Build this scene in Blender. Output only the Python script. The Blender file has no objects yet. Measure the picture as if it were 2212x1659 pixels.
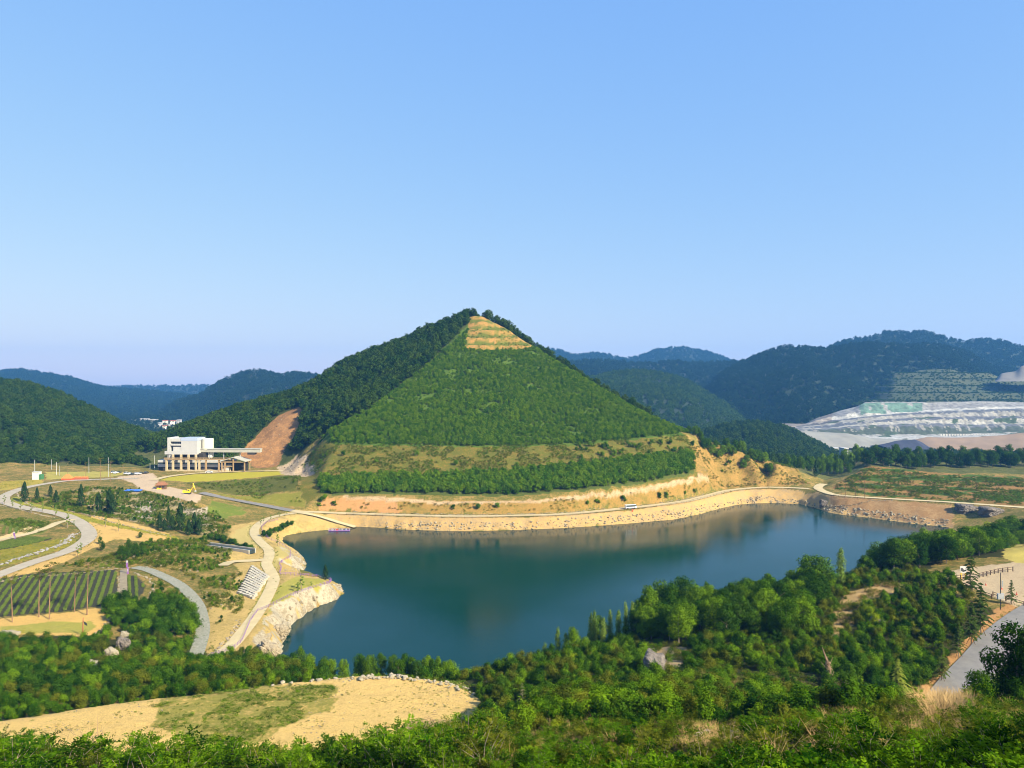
import bpy, math, random
import numpy as np
from mathutils import Vector, Matrix, geometry as mgeo

# ---------------------------------------------------------------- camera, sky, sun
SC = bpy.context.scene
COL = SC.collection
SUN_AZ, SUN_EL = math.radians(128), math.radians(33)   # azimuth clockwise from straight ahead (+Y)
cam = bpy.data.cameras.new('camera')
cam_o = bpy.data.objects.new('camera', cam); COL.objects.link(cam_o)
cam_o.location = (0, 0, 85); cam_o.rotation_euler = (math.pi/2, 0, 0)
cam.sensor_width = 36; cam.lens = 36*1671/2212; cam.clip_start = 0.3; cam.clip_end = 30000
SC.camera = cam_o
W_ = bpy.data.worlds.new('World'); SC.world = W_; W_.use_nodes = True
nt = W_.node_tree; nt.nodes.clear()
sky = nt.nodes.new('ShaderNodeTexSky'); sky.sky_type = 'NISHITA'; sky.sun_disc = False
sky.sun_elevation = SUN_EL; sky.sun_rotation = SUN_AZ
sky.air_density = 1.0; sky.dust_density = 0.6; sky.ozone_density = 3.0; sky.altitude = 100
bg = nt.nodes.new('ShaderNodeBackground'); bg.inputs['Strength'].default_value = 0.094
hs = nt.nodes.new('ShaderNodeHueSaturation'); hs.inputs['Saturation'].default_value = 1.0
wo = nt.nodes.new('ShaderNodeOutputWorld')
sp_ = nt.nodes.new('ShaderNodeSeparateColor'); cb_ = nt.nodes.new('ShaderNodeCombineColor')
nt.links.new(sky.outputs[0], sp_.inputs[0])
for i_, (g_, c_) in enumerate([(.69, 1.10), (.43, 1.745), (.08, 3.95)]):      # the pale, even blue of a humid summer sky
    pw = nt.nodes.new('ShaderNodeMath'); pw.operation = 'POWER'; pw.inputs[1].default_value = g_; ml_ = nt.nodes.new('ShaderNodeMath'); ml_.operation = 'MULTIPLY'; ml_.inputs[1].default_value = c_
    nt.links.new(sp_.outputs[i_], pw.inputs[0]); nt.links.new(pw.outputs[0], ml_.inputs[0]); nt.links.new(ml_.outputs[0], cb_.inputs[i_])
nt.links.new(cb_.outputs[0], hs.inputs['Color'])
nt.links.new(hs.outputs[0], bg.inputs['Color']); nt.links.new(bg.outputs[0], wo.inputs['Surface'])
sun = bpy.data.lights.new('sun', 'SUN'); sun.energy = 5.0; sun.angle = math.radians(0.55); sun.color = (1.0, 0.90, 0.66)
sun_o = bpy.data.objects.new('sun', sun); COL.objects.link(sun_o)
sd = Vector((math.sin(SUN_AZ)*math.cos(SUN_EL), math.cos(SUN_AZ)*math.cos(SUN_EL), math.sin(SUN_EL)))
sun_o.rotation_euler = sd.to_track_quat('Z', 'Y').to_euler()
SC.view_settings.view_transform = 'Standard'; SC.view_settings.look = 'None'
SC.view_settings.exposure = 1.2; SC.view_settings.gamma = 1.0
SC.cycles.use_denoising = True; SC.cycles.filter_width = 0.95
try: SC.cycles.denoiser = 'OPENIMAGEDENOISE'
except Exception: pass
SC.cycles.max_bounces = 5; SC.cycles.diffuse_bounces = 1; SC.cycles.glossy_bounces = 2
SC.cycles.transmission_bounces = 2; SC.cycles.transparent_max_bounces = 4; SC.cycles.volume_bounces = 0
SC.cycles.sample_clamp_indirect = 4.0; SC.cycles.caustics_reflective = False; SC.cycles.caustics_refractive = False

# ---------------------------------------------------------------- helpers
CX, CY, F, CH = 1106.0, 829.5, 1671.0, 85.0
rnd = random.Random(7); rng = np.random.default_rng(7)
def PZ(u, v, z):
    D = (CH-z)*F/(v-CY); return ((u-CX)/F*D, D, z)
def PD(u, v, D):
    return ((u-CX)/F*D, D, CH-(v-CY)/F*D)
def UZ(u, D, z): return ((u-CX)/F*D, D, z)

def _h(ix, iy, s):
    n = (ix.astype(np.int64)*374761393 + iy.astype(np.int64)*668265263 + s*1274126177) & 0x7fffffff
    n = ((n ^ (n >> 13))*1274126177) & 0x7fffffff
    n = (n ^ (n >> 16)) & 0xffff
    return n/65535.0
def vnoise(x, y, s=0):
    x = np.asarray(x, float); y = np.asarray(y, float)
    ix, iy = np.floor(x), np.floor(y); fx, fy = x-ix, y-iy
    fx = fx*fx*(3-2*fx); fy = fy*fy*(3-2*fy)
    a, b, c, d = _h(ix, iy, s), _h(ix+1, iy, s), _h(ix, iy+1, s), _h(ix+1, iy+1, s)
    return (a*(1-fx)+b*fx)*(1-fy)+(c*(1-fx)+d*fx)*fy
def fbm(x, y, o=4, s=0):
    r = 0; a = .5; t = 0
    for k in range(o):
        r = r + a*vnoise(x*2**k+k*17.3, y*2**k-k*9.1, s+k); t += a; a *= .5
    return r/t
def ridged(x, y, o=4, s=0):
    r = 0; a = .5; t = 0
    for k in range(o):
        r = r + a*(1-np.abs(2*vnoise(x*2**k+k*7.3, y*2**k+k*3.1, s+k)-1)); t += a; a *= .5
    return r/t

def tag(o, label=None, cat=None, group=None, kind=None):
    if label: o['label'] = label
    if cat: o['category'] = cat
    if group: o['group'] = group
    if kind: o['kind'] = kind
    return o
def link(o, parent=None):
    COL.objects.link(o)
    if parent is not None: o.parent = parent
    return o
def np_mesh(name, V, quads=None, tris=None, smooth=False):
    me = bpy.data.meshes.new(name)
    V = np.asarray(V, np.float32).reshape(-1, 3)
    me.vertices.add(len(V)); me.vertices.foreach_set('co', V.ravel())
    nq = 0 if quads is None else len(quads); ntr = 0 if tris is None else len(tris)
    idx = []
    if nq: idx.append(np.asarray(quads, np.int32).ravel())
    if ntr: idx.append(np.asarray(tris, np.int32).ravel())
    idx = np.concatenate(idx)
    me.loops.add(len(idx)); me.loops.foreach_set('vertex_index', idx)
    me.polygons.add(nq+ntr)
    st = np.concatenate([np.arange(nq)*4, nq*4+np.arange(ntr)*3]).astype(np.int32)
    me.polygons.foreach_set('loop_start', st)
    try: me.polygons.foreach_set('loop_total', np.concatenate([np.full(nq, 4), np.full(ntr, 3)]).astype(np.int32))
    except Exception: pass
    me.polygons.foreach_set('use_smooth', np.full(nq+ntr, smooth))
    me.update(calc_edges=True); me.validate(verbose=False)
    return me
def mobj(name, me, mat=None, parent=None, loc=None):
    o = bpy.data.objects.new(name, me)
    if mat is not None and len(me.materials) == 0: me.materials.append(mat)
    if loc is not None: o.location = loc
    return link(o, parent)
def empty(name, loc=(0, 0, 0), rz=0.0):
    o = bpy.data.objects.new(name, None); o.location = loc; o.rotation_euler = (0, 0, rz); o.empty_display_size = .2
    return link(o)
def gridquads(nr, nc, off=0):
    i = np.arange(nr*nc).reshape(nr, nc)+off
    return np.stack([i[:-1, :-1], i[:-1, 1:], i[1:, 1:], i[1:, :-1]], -1).reshape(-1, 4)

class MB:
    """collects boxes, tubes and free faces into one mesh"""
    def __init__(s): s.V = []; s.Q = []
    def add(s, vs, fs):
        o = len(s.V); s.V += [tuple(v) for v in vs]; s.Q += [tuple(i+o for i in f) for f in fs]; return s
    def box(s, x0, x1, y0, y1, z0, z1):
        return s.add([(x0,y0,z0),(x1,y0,z0),(x1,y1,z0),(x0,y1,z0),(x0,y0,z1),(x1,y0,z1),(x1,y1,z1),(x0,y1,z1)],
                     [(3,2,1,0),(4,5,6,7),(0,1,5,4),(1,2,6,5),(2,3,7,6),(3,0,4,7)])
    def tube(s, pts, rad, n=6, cap=True):
        pts = [Vector(p) for p in pts]
        if not hasattr(rad, '__len__'): rad = [rad]*len(pts)
        o = len(s.V); m = len(pts)
        for k, p in enumerate(pts):
            d = (pts[min(k+1, m-1)]-pts[max(k-1, 0)]).normalized()
            a = Vector((0, 0, 1)) if abs(d.z) < .9 else Vector((1, 0, 0))
            e1 = d.cross(a).normalized(); e2 = d.cross(e1)
            for j in range(n):
                t = 2*math.pi*j/n
                s.V.append(tuple(p+(e1*math.cos(t)+e2*math.sin(t))*rad[k]))
        for k in range(m-1):
            for j in range(n):
                a, b = o+k*n+j, o+k*n+(j+1) % n
                s.Q.append((a, b, b+n, a+n))
        if cap:
            s.Q.append(tuple(o+j for j in range(n))[::-1]); s.Q.append(tuple(o+(m-1)*n+j for j in range(n)))
        return s
    def prism(s, poly, z0, z1):
        n = len(poly)
        return s.add([(p[0], p[1], z0) for p in poly]+[(p[0], p[1], z1) for p in poly],
                     [tuple(range(n))[::-1], tuple(range(n, 2*n))]+[(i, (i+1) % n, (i+1) % n+n, i+n) for i in range(n)])
    def xprism(s, poly, y0, y1):
        n = len(poly)   # polygon in (x, z), extruded along y
        return s.add([(p[0], y0, p[1]) for p in poly]+[(p[0], y1, p[1]) for p in poly],
                     [tuple(range(n)), tuple(range(n, 2*n))[::-1]]+[(i, i+n, (i+1) % n+n, (i+1) % n) for i in range(n)])
    def build(s, name, mat, parent=None, loc=None, smooth=False):
        me = bpy.data.meshes.new(name); me.from_pydata(s.V, [], s.Q); me.update()
        if smooth: me.polygons.foreach_set('use_smooth', [True]*len(me.polygons))
        return mobj(name, me, mat, parent, loc)

# ---------------------------------------------------------------- materials
def newmat(name):
    m = bpy.data.materials.new(name); m.use_nodes = True; m.node_tree.nodes.clear()
    N, L = m.node_tree.nodes, m.node_tree.links
    out = N.new('ShaderNodeOutputMaterial')
    return m, N, L, out
def plain(name, c, c2=None, scale=3.0, rough=.8, bump=0.0, bscale=None, metal=0, detail=6, coat=0):
    """noise-mottled surface between two of its own colours, with bump"""
    m, N, L, out = newmat(name)
    p = N.new('ShaderNodeBsdfPrincipled'); p.inputs['Roughness'].default_value = rough; p.inputs['Metallic'].default_value = metal
    L.new(p.outputs[0], out.inputs['Surface'])
    tc = N.new('ShaderNodeTexCoord')
    nz = N.new('ShaderNodeTexNoise'); nz.inputs['Scale'].default_value = scale; nz.inputs['Detail'].default_value = detail; nz.inputs['Roughness'].default_value = .65
    L.new(tc.outputs['Object'], nz.inputs['Vector'])
    mx = N.new('ShaderNodeMix'); mx.data_type = 'RGBA'
    c2 = c2 or tuple(x*.75 for x in c)
    mx.inputs['A'].default_value = (*c, 1); mx.inputs['B'].default_value = (*c2, 1)
    mr = N.new('ShaderNodeMapRange'); mr.inputs['From Min'].default_value = .35; mr.inputs['From Max'].default_value = .65
    L.new(nz.outputs['Fac'], mr.inputs['Value']); L.new(mr.outputs[0], mx.inputs['Factor']); L.new(mx.outputs['Result'], p.inputs['Base Color'])
    if bump:
        b = N.new('ShaderNodeBump'); b.inputs['Strength'].default_value = 1; b.inputs['Distance'].default_value = bump
        n2 = N.new('ShaderNodeTexNoise'); n2.inputs['Scale'].default_value = bscale or scale*3; n2.inputs['Detail'].default_value = 5
        L.new(tc.outputs['Object'], n2.inputs['Vector']); L.new(n2.outputs['Fac'], b.inputs['Height']); L.new(b.outputs[0], p.inputs['Normal'])
    return m
def leafmat(name, ca, cb, trans=.35, gloss=0):
    """leaves: each plant its own tone between two, light through the leaf"""
    m, N, L, out = newmat(name)
    oi = N.new('ShaderNodeObjectInfo'); tc = N.new('ShaderNodeTexCoord')
    nz = N.new('ShaderNodeTexNoise'); nz.inputs['Scale'].default_value = 1.3; nz.inputs['Detail'].default_value = 3
    L.new(tc.outputs['Object'], nz.inputs['Vector'])
    ad = N.new('ShaderNodeMath'); ad.operation = 'ADD'
    mu = N.new('ShaderNodeMath'); mu.operation = 'MULTIPLY_ADD'; mu.inputs[1].default_value = 1.5; mu.inputs[2].default_value = -.75
    L.new(nz.outputs['Fac'], mu.inputs[0]); L.new(mu.outputs[0], ad.inputs[0]); L.new(oi.outputs['Random'], ad.inputs[1])
    n2 = N.new('ShaderNodeTexNoise'); n2.inputs['Scale'].default_value = 6.5; n2.inputs['Detail'].default_value = 1; L.new(tc.outputs['Object'], n2.inputs['Vector'])
    ad2 = N.new('ShaderNodeMath'); ad2.operation = 'MULTIPLY_ADD'; ad2.inputs[1].default_value = 2.6; ad2.inputs[2].default_value = -1.3; L.new(n2.outputs['Fac'], ad2.inputs[0])
    ad3 = N.new('ShaderNodeMath'); ad3.operation = 'ADD'; L.new(ad.outputs[0], ad3.inputs[0]); L.new(ad2.outputs[0], ad3.inputs[1])
    mx = N.new('ShaderNodeMix'); mx.data_type = 'RGBA'; mx.inputs['A'].default_value = (*ca, 1); mx.inputs['B'].default_value = (*cb, 1)
    mx.clamp_factor = True
    L.new(ad3.outputs[0], mx.inputs['Factor'])
    d = N.new('ShaderNodeBsdfDiffuse'); t = N.new('ShaderNodeBsdfTranslucent'); s = N.new('ShaderNodeMixShader')
    s.inputs[0].default_value = trans
    hv = N.new('ShaderNodeHueSaturation'); hv.inputs['Hue'].default_value = .485; hv.inputs['Value'].default_value = 1.25
    L.new(mx.outputs['Result'], hv.inputs['Color'])
    L.new(mx.outputs['Result'], d.inputs['Color']); L.new(hv.outputs[0], t.inputs['Color'])
    L.new(d.outputs[0], s.inputs[1]); L.new(t.outputs[0], s.inputs[2]); L.new(s.outputs[0], out.inputs['Surface'])
    if gloss:
        g = N.new('ShaderNodeBsdfGlossy'); g.inputs['Roughness'].default_value = .42; s2 = N.new('ShaderNodeMixShader'); s2.inputs[0].default_value = gloss
        L.new(s.outputs[0], s2.inputs[1]); L.new(g.outputs[0], s2.inputs[2]); L.new(s2.outputs[0], out.inputs['Surface'])
    return m
M = {}
M['bark'] = plain('bark', (.26,.21,.15), (.15,.115,.08), 6, .9)
M['pine_bark'] = plain('pine_bark', (.27,.16,.08), (.16,.095,.055), 2, .9)
M['wood'] = plain('weathered_wood', (.16,.085,.045), (.10,.055,.03), 4, .85)
M['darkwood'] = plain('dark_wood', (.12,.075,.045), (.075,.048,.03), 4, .8)
M['white'] = plain('white_paint', (.50,.49,.465), (.41,.40,.385), .8, .6)
M['concrete'] = plain('concrete', (.36,.33,.27), (.29,.265,.22), .35, .85, .02)
M['panel'] = plain('pale_grey_panel', (.46,.45,.44), (.41,.40,.40), .25, .6)
M['bluepanel'] = plain('blue_grey_panel', (.38,.44,.58), (.34,.40,.53), .4, .5)
M['cream'] = plain('cream_render', (.74,.72,.60), (.66,.63,.52), .3, .7)
M['tan_steel'] = plain('tan_painted_steel', (.50,.41,.26), (.42,.33,.19), .6, .6)
M['rust'] = plain('rusty_steel', (.36,.25,.13), (.28,.18,.09), .6, .8)
M['gallery'] = plain('green_grey_cladding', (.40,.385,.33), (.33,.315,.27), .3, .7)
M['glass'] = plain('dark_glass', (.03,.05,.055), (.02,.03,.035), .3, .15)
M['dark'] = plain('dark_paint_recess_shade', (.035,.03,.028), (.02,.02,.02), .5, .8)  # near-black paint; also stands in for shade in the building's recess
M['orange'] = plain('orange_canvas', (.80,.22,.05), (.70,.17,.04), 1, .8)
M['redbrown'] = plain('red_brown_paint', (.40,.12,.06), (.30,.09,.05), 1, .7)
M['blue'] = plain('blue_tarp', (.05,.16,.60), (.04,.12,.48), 1, .5)
M['yellow'] = plain('yellow_paint', (.80,.56,.02), (.70,.46,.02), 1, .5)
M['rubber'] = plain('black_rubber', (.02,.02,.02), (.03,.03,.03), 3, .8)
M['silver'] = plain('silver_paint', (.55,.56,.58), (.50,.51,.53), 1, .3)
M['carwhite'] = plain('white_car_paint', (.80,.80,.80), (.76,.76,.77), 1, .3)
M['cardark'] = plain('dark_car_paint', (.05,.055,.065), (.04,.045,.05), 1, .3)
M['purple'] = plain('purple_paint', (.26,.12,.36), (.21,.10,.30), 2, .6)
M['roofbrown'] = plain('brown_roof', (.28,.12,.05), (.20,.085,.04), 1.5, .8)
M['rock'] = plain('pale_rock', (.35,.29,.19), (.18,.14,.09), 1.6, .9, .15, 3)
M['greyrock'] = plain('grey_rock', (.36,.34,.31), (.20,.18,.165), .8, .9, .3, 1.5)
M['granite'] = plain('white_boulder_rock', (.33,.285,.20), (.21,.175,.12), 2, .9, .04, 6)
M['grey_metal'] = plain('grey_metal', (.35,.36,.37), (.28,.29,.30), 2, .5)
M['cone_red'] = plain('orange_red_plastic', (.75,.10,.03), (.65,.08,.03), 2, .5)
M['twig'] = plain('dry_twig', (.34,.22,.13), (.22,.14,.085), 2, .9)
M['straw'] = plain('dry_grass', (.46,.30,.12), (.34,.21,.075), 2, .9)
M['asphalt'] = plain('asphalt', (.20,.185,.165), (.15,.14,.13), .4, .9, .01, 20)
M['pave'] = plain('grey_paving', (.37,.315,.235), (.31,.265,.195), .25, .9, .01, 8)
M['pale'] = plain('pale_concrete_path', (.50,.40,.215), (.42,.33,.175), .25, .9, .01, 8)
M['gravel'] = plain('grey_gravel', (.29,.275,.225), (.16,.165,.11), 1.6, .95, .08, 6)
M['lot'] = plain('pinkish_gravel', (.60,.50,.38), (.50,.40,.30), .25, .95, .02, 10)
M['lf_mid'] = leafmat('leaf_green', (.015,.058,.002), (.130,.225,.007), .18)
M['lf_dark'] = leafmat('leaf_dark_green', (.008,.034,.003), (.055,.118,.006), .14)
M['lf_olive'] = leafmat('leaf_olive', (.036,.056,.005), (.125,.140,.011), .15)
M['lf_bright'] = leafmat('leaf_lime', (.13,.21,.008), (.27,.33,.015), .3)
M['lf_near'] = leafmat('leaf_locust', (.005,.026,.002), (.066,.140,.004), .2)
M['lf_poplar'] = leafmat('leaf_poplar', (.12,.20,.03), (.22,.30,.05), .35)
M['lf_con'] = leafmat('needle_dark', (.018,.045,.014), (.03,.062,.016), .15)
M['lf_cedar'] = leafmat('needle_cedar', (.04,.085,.015), (.10,.14,.025), .15)
M['lf_cedar2'] = leafmat('needle_golden_cedar', (.24,.30,.035), (.32,.36,.05), .25)
M['lf_for'] = leafmat('leaf_forest', (.012,.040,.006), (.052,.090,.009), .1)
M['lf_far_shade'] = leafmat('leaf_far_shaded', (.005,.020,.010), (.020,.042,.014), .1)  # darkened and blued: shade and haze of far hills put into leaf colour
M['lf_for2'] = leafmat('leaf_hill_planting', (.028,.094,.002), (.130,.215,.005), .16)
M['lf_flower'] = leafmat('leaf_yellow_flower', (.40,.30,.02), (.16,.20,.02), .3)
M['lf_weed'] = leafmat('leaf_weed', (.13,.17,.03), (.20,.21,.05), .3)
M['lf_row'] = leafmat('leaf_crop', (.11,.17,.03), (.19,.24,.05), .25)

M['dirt'] = plain('trodden_dirt', (.26,.21,.135), (.20,.16,.10), .5, .95, .02)
# ---------------------------------------------------------------- terrain survey: levels read at places of the valley
SHORE_PX = [(603,1426),(608,1396),(615,1371),(628,1351),(653,1328),(688,1308),(723,1296),(742,1282),(735,1262),(712,1251),(690,1246),(663,1243),(643,1240),
 (650,1235),(661,1226),(662,1214),(655,1203),(640,1190),(622,1182),(603,1172),(612,1160),(623,1155),(653,1150),(710,1144),(748,1143),(770,1137),(798,1138),(873,1144),
 (970,1147),(1040,1147),(1106,1145),(1206,1141),(1290,1136),(1368,1130),(1456,1122),(1510,1111),(1556,1098),(1590,1090),(1659,1086),(1726,1088),(1759,1096),(1796,1109),
 (1884,1119),(1971,1131),(2049,1139)]
SHORE = [PZ(u, v, 0) for u, v in SHORE_PX]
NEAR_SHORE = [(232,420),(205,385),(172,345),(138,305),(102,272),(72,245),(45,224),(20,211),(-8,207),(-38,212),(-62,224)]
LAKE_POLY = np.array([p[:2] for p in SHORE]+NEAR_SHORE)

ROADS = {   # name: (half width, [(u, v, z)])
 'lake_road': (3.2, [(435,1064,17.6),(466,1071,16),(498,1078,14),(553,1088,11.2),(600,1097,9.3),(640,1104,8.2),(690,1106,7.2),(748,1108.5,6.6),(873,1112.5,6.3),(998,1115,6.3),(1106,1113.5,6.3),(1206,1111,6.5),
   (1281,1105,6.7),(1348,1098,6.9),(1406,1092,7.2),(1481,1082,7.6),(1531,1070,8),(1568,1060.5,8),(1606,1055.5,8),(1659,1052.5,8.2),(1710,1053.5,8.6),(1748,1055.5,9)]),
 'valley_road': (3.2, [(1779,1045,9.6),(1770,1049,9.3),(1768,1055,9.1),(1784,1063,9.3),(1816,1070,9.6),(1909,1076.5,10),(2034,1083.5,10.5),(2130,1090,11),(2300,1102,11.5)]),
 'winding_road': (3.3, [(300,1033,20),(250,1034,20),(200,1036,20),(150,1038,20),(110,1043,19.6),(60,1052,19),(28,1062,18.5),(8,1074,18),(14,1085,17.4),(50,1096,16.6),(100,1104,16),(137,1112,15.6),(165,1124,15.1),(186,1140,14.5),(193,1157,14),
   (178,1173,13.6),(140,1192,13.2),(75,1213,12.8),(0,1240,12.4),(-80,1272,12)]),
 'branch_path': (2.2, [(160,1122,15.2),(128,1128,15.2),(100,1140,15),(60,1153,14.7),(0,1166,14.4),(-60,1178,14.2)]),
 'gravel_path': (2.1, [(290,1225,12.4),(318,1230,12.3),(350,1243,11.8),(385,1261,11.2),(411,1284,10.5),(428,1308,9.8),(436,1335,9.2),(438,1362,8.8),(430,1395,8.4),(416,1432,8)]),
 'concrete_path': (2.3, [(637,1108,8.2),(610,1112,8.1),(580,1120,8),(557,1134,8),(549,1151,8),(562,1170,8),(580,1187,8),(581,1203,8),(576,1218,8),(586,1237,8),(591,1254,8),(576,1290,8),(551,1331,8),(521,1370,8),(497,1397,8),(468,1416,8),(440,1432,8)]),
 'side_path': (2.4, [(583,1208,8),(540,1211,8.2),(512,1212,8.6),(494,1215,9.2),(480,1222,10)]),
 'boat_ramp': (2.6, [(640,1105.5,8.2),(668,1110,7.6),(700,1118,5.4),(735,1129,2.6),(768,1138,0.4)]),
 'field_path': (1.25, [(267,1230,12.2),(267,1262,11.6),(266,1300,11)]),
 'bench_road': (3.6, [(2330,1270,31.5),(2235,1320,31.3),(2170,1370,31.2),(2120,1428,31),(2075,1480,31),(2040,1530,30.6),(2000,1600,30)]),
 'front_road': (2.6, [(330,1037,20),(364,1029,20),(417,1022.5,20),(470,1020,20),(529,1018,20),(612,1016.5,20)]),
}
def smooth_path(P, step=2.5):
    P = np.array(P, float); Q = [P[0]]
    for i in range(len(P)-1):
        p0, p1, p2, p3 = P[max(i-1, 0)], P[i], P[i+1], P[min(i+2, len(P)-1)]
        n = max(2, int(np.linalg.norm(p2-p1)/step))
        for k in range(1, n+1):
            t = k/n
            Q.append(.5*((2*p1)+(p2-p0)*t+(2*p0-5*p1+4*p2-p3)*t*t+(3*p1-p0-3*p2+p3)*t**3))
    return np.array(Q)
ROADW = {}
for k, (hw, pts) in ROADS.items():
    C_ = smooth_path([PZ(*p) for p in pts])
    T = np.gradient(C_[:, :2], axis=0); T /= np.linalg.norm(T, axis=1)[:, None]+1e-9
    Nn = np.stack([-T[:, 1], T[:, 0]], 1)
    ROADW[k] = (hw, C_, Nn)

TP = []          # terrain points
def chain(pts, step=6):
    for a, b in zip(pts[:-1], pts[1:]):
        a, b = np.array(a), np.array(b); n = max(1, int(np.linalg.norm(a-b)/step))
        for k in range(n): TP.append(tuple(a+(b-a)*k/n))
    TP.append(tuple(pts[-1]))
chain(SHORE, 4)
chain([(x, y, 0) for x, y in NEAR_SHORE], 8)
for x, y in [(0,330),(-30,290),(0,270),(40,300),(80,340),(60,400),(130,420),(180,470),(140,500),(0,400),(-60,390),(-50,260),(10,235)]: TP.append((x, y, -10))
for k, (hw, C_, Nn) in ROADW.items():
    if k in ('side_path', 'front_road'): hw += .5
    for i in range(0, len(C_), 2):
        for s in (-1, 1):
            q = C_[i, :2]+Nn[i]*s*(hw+1.0); TP.append((q[0], q[1], C_[i, 2]))
# far bank: slope over the lake road, rock line, bench, tan slope, planted face
chain([PD(*p) for p in [(690,1074,481),(747,1070,481),(843,1074,479),(948,1081,476),(1050,1082,475),(1161,1078,476),(1281,1062,486),(1381,1052,501),(1506,1033,535),(1531,1022,548)]])
chain([PD(*p) for p in [(690,1066,485),(747,1061,485),(843,1065,483),(948,1072,480),(1050,1073,479),(1161,1069,480),(1281,1053,490),(1381,1043,505),(1500,1024,539)]])
chain([PD(*p) for p in [(690,1037,500),(800,1037,500),(900,1034,500),(1106,1028,505),(1281,1010,516),(1400,996,530),(1500,985,556)]])
chain([PD(*p) for p in [(640,1003,590),(668,975,580),(692,962,562),(720,960,550),(850,961,546),(1000,964,544),(1106,965,545),(1281,957,552),(1400,945,566),(1490,938,582)]])
FACE_L = [(712,930,565),(760,905,578),(800,880,592),(835,858,612),(870,835,632),(905,803,652),(940,770,675),(975,738,698),(1005,708,720),(1030,684,738)]
FACE_R = [(1045,683,739),(1085,705,728),(1120,727,718),(1150,748,704),(1180,770,690),(1235,805,668),(1290,838,646),(1330,860,632),(1400,902,606),(1470,930,588)]
chain([PD(*p) for p in FACE_L], 12); chain([PD(*p) for p in FACE_R], 12)
for p in [(1040,760,682),(1000,850,620),(1150,850,622),(900,900,582),(1250,900,592),(1106,925,568),(1040,720,708),(1060,800,652),(950,830,630),(1000,920,568),(1220,930,574),(1350,925,588),(820,925,566)]: TP.append(PD(*p))
RIDGE = [(330,985,660),(390,945,672),(400,940,680),(460,915,690),(520,890,702),(590,872,712),(650,853,722),(700,822,730),(750,790,737),(800,768,742),(850,754,746),(900,730,750),(950,707,752),(1000,687,750),(1030,682,748),(1045,682,747)]
chain([PD(*p) for p in RIDGE], 12)
RR = [(1100,716,745),(1150,752,728),(1200,785,712),(1290,846,676),(1340,872,660),(1400,905,640),(1480,938,610),(1560,955,600),(1620,975,596),(1680,1000,592),(1730,1030,590)]
chain([PD(*p) for p in RR], 12)
for u, D, z in [(250,760,26),(420,790,40),(560,820,55),(700,840,75),(850,860,95),(950,870,110),(1050,870,112),(1150,850,85),(1250,810,58),(1350,770,38),(1450,730,25),(1550,700,16),(1650,690,12),
                (400,900,24),(600,950,30),(800,980,36),(1000,1000,40),(1200,960,26),(1400,860,16)]: TP.append(UZ(u, D, z))
# bank of the left flank, cut scar
chain([UZ(380,606,20),UZ(450,603,20),UZ(520,604,20),UZ(590,608,20.5),UZ(630,600,22)])
for p in [(648,884,665),(658,905,650),(630,950,628),(600,985,618),(560,945,645),(525,980,622),(610,905,658),(690,900,640),(690,850,690),(600,945,636)]: TP.append(PD(*p))
# mound on the right of the face
for p in [(1531,1021,548),(1560,978,600),(1500,962,580),(1655,992,606),(1700,1008,600),(1748,1046,579),(1600,1022,592),(1650,1031,598),(1600,1047,583),(1562,1046,575),(1700,1043,586),(1640,1010,600),(1580,1000,592)]: TP.append(PD(*p))
# terraced slope far right
chain([PD(*p) for p in [(1800,1054,552),(1850,1024,590),(1876,1010,615),(1950,1016,606),(2034,1025,590),(2130,1031,578),(2250,1037,570),(2400,1040,560)]])
for u, D, z in [(1850,545,11),(1950,520,11.5),(2050,505,12),(2150,492,12.3),(2280,480,12.5),(1880,690,22),(2050,690,21),(2250,690,21),(2400,640,20),(1800,620,10),(1790,700,9),(1800,800,0),(2000,800,3),(2250,800,4),(2500,720,12),(2600,560,14)]: TP.append(UZ(u, D, z))
# plateau on the left: works yard, lawn, slope under the lawn
chain([PZ(*p) for p in [(345,1039,20),(400,1040,20),(454,1038,20),(500,1035,20),(544,1032,20),(604,1026,20),(650,1024,20.4)]])
chain([PZ(*p) for p in [(440,1056,17.9),(500,1066,15),(560,1078,12),(640,1096,9)]])
for u, v, z in [(422,1084,18.5),(410,1078,19),(430,1070,18.4),(380,1068,19),(340,1062,19.3),(300,1056,19.6),(260,1052,19.6),(190,1047,19.6),(150,1047,19.6),(110,1050,19),(330,1045,19.8),(300,1030,20),(200,1025,20.2),(100,1030,20.3),(40,1035,20.6),(-40,1040,21),
                (450,1020,20),(600,1018,20),(250,1022,20)]: TP.append(PZ(u, v, z))
for u, D, z in [(-100,560,22),(0,600,24),(100,600,22),(200,600,21),(300,600,20.5),(-100,700,30),(100,700,26),(250,680,22),(0,860,28)]: TP.append(UZ(u, D, z))
# hollow with cypresses, tan banks
for u, v, z in [(100,1092,15.8),(140,1102,15.5),(190,1112,14.8),(240,1120,14),(300,1133,12.8),(350,1143,12),(400,1153,11),(440,1165,9.6),(480,1180,8.6),(60,1085,17),(80,1070,17.6),(230,1085,16.2),(300,1090,15.5),(350,1100,14.8),(420,1110,13.5),(470,1125,11),(500,1140,9),(450,1140,11.5),
                (480,1100,13),(540,1105,10),(520,1120,9),(240,1150,13.6),(300,1165,12.4),(350,1175,12.6),(400,1172,13.2),(430,1190,12.6),(460,1205,11),(230,1190,13.2),(300,1200,13.6),(350,1195,14.4),(400,1195,14.6),(150,1208,12.9),(220,1222,12.5),
                (0,1115,15.6),(60,1125,15.6),(100,1122,15.6),(-60,1130,15.5),(60,1175,14.4),(110,1165,14.5),(130,1150,14.8),(100,1185,13.8),(0,1205,13.4),(-80,1215,13.2),(0,1252,11.9),(60,1243,12.0),(150,1238,12.1),(235,1232,12.2)]: TP.append(PZ(u, v, z))
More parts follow.
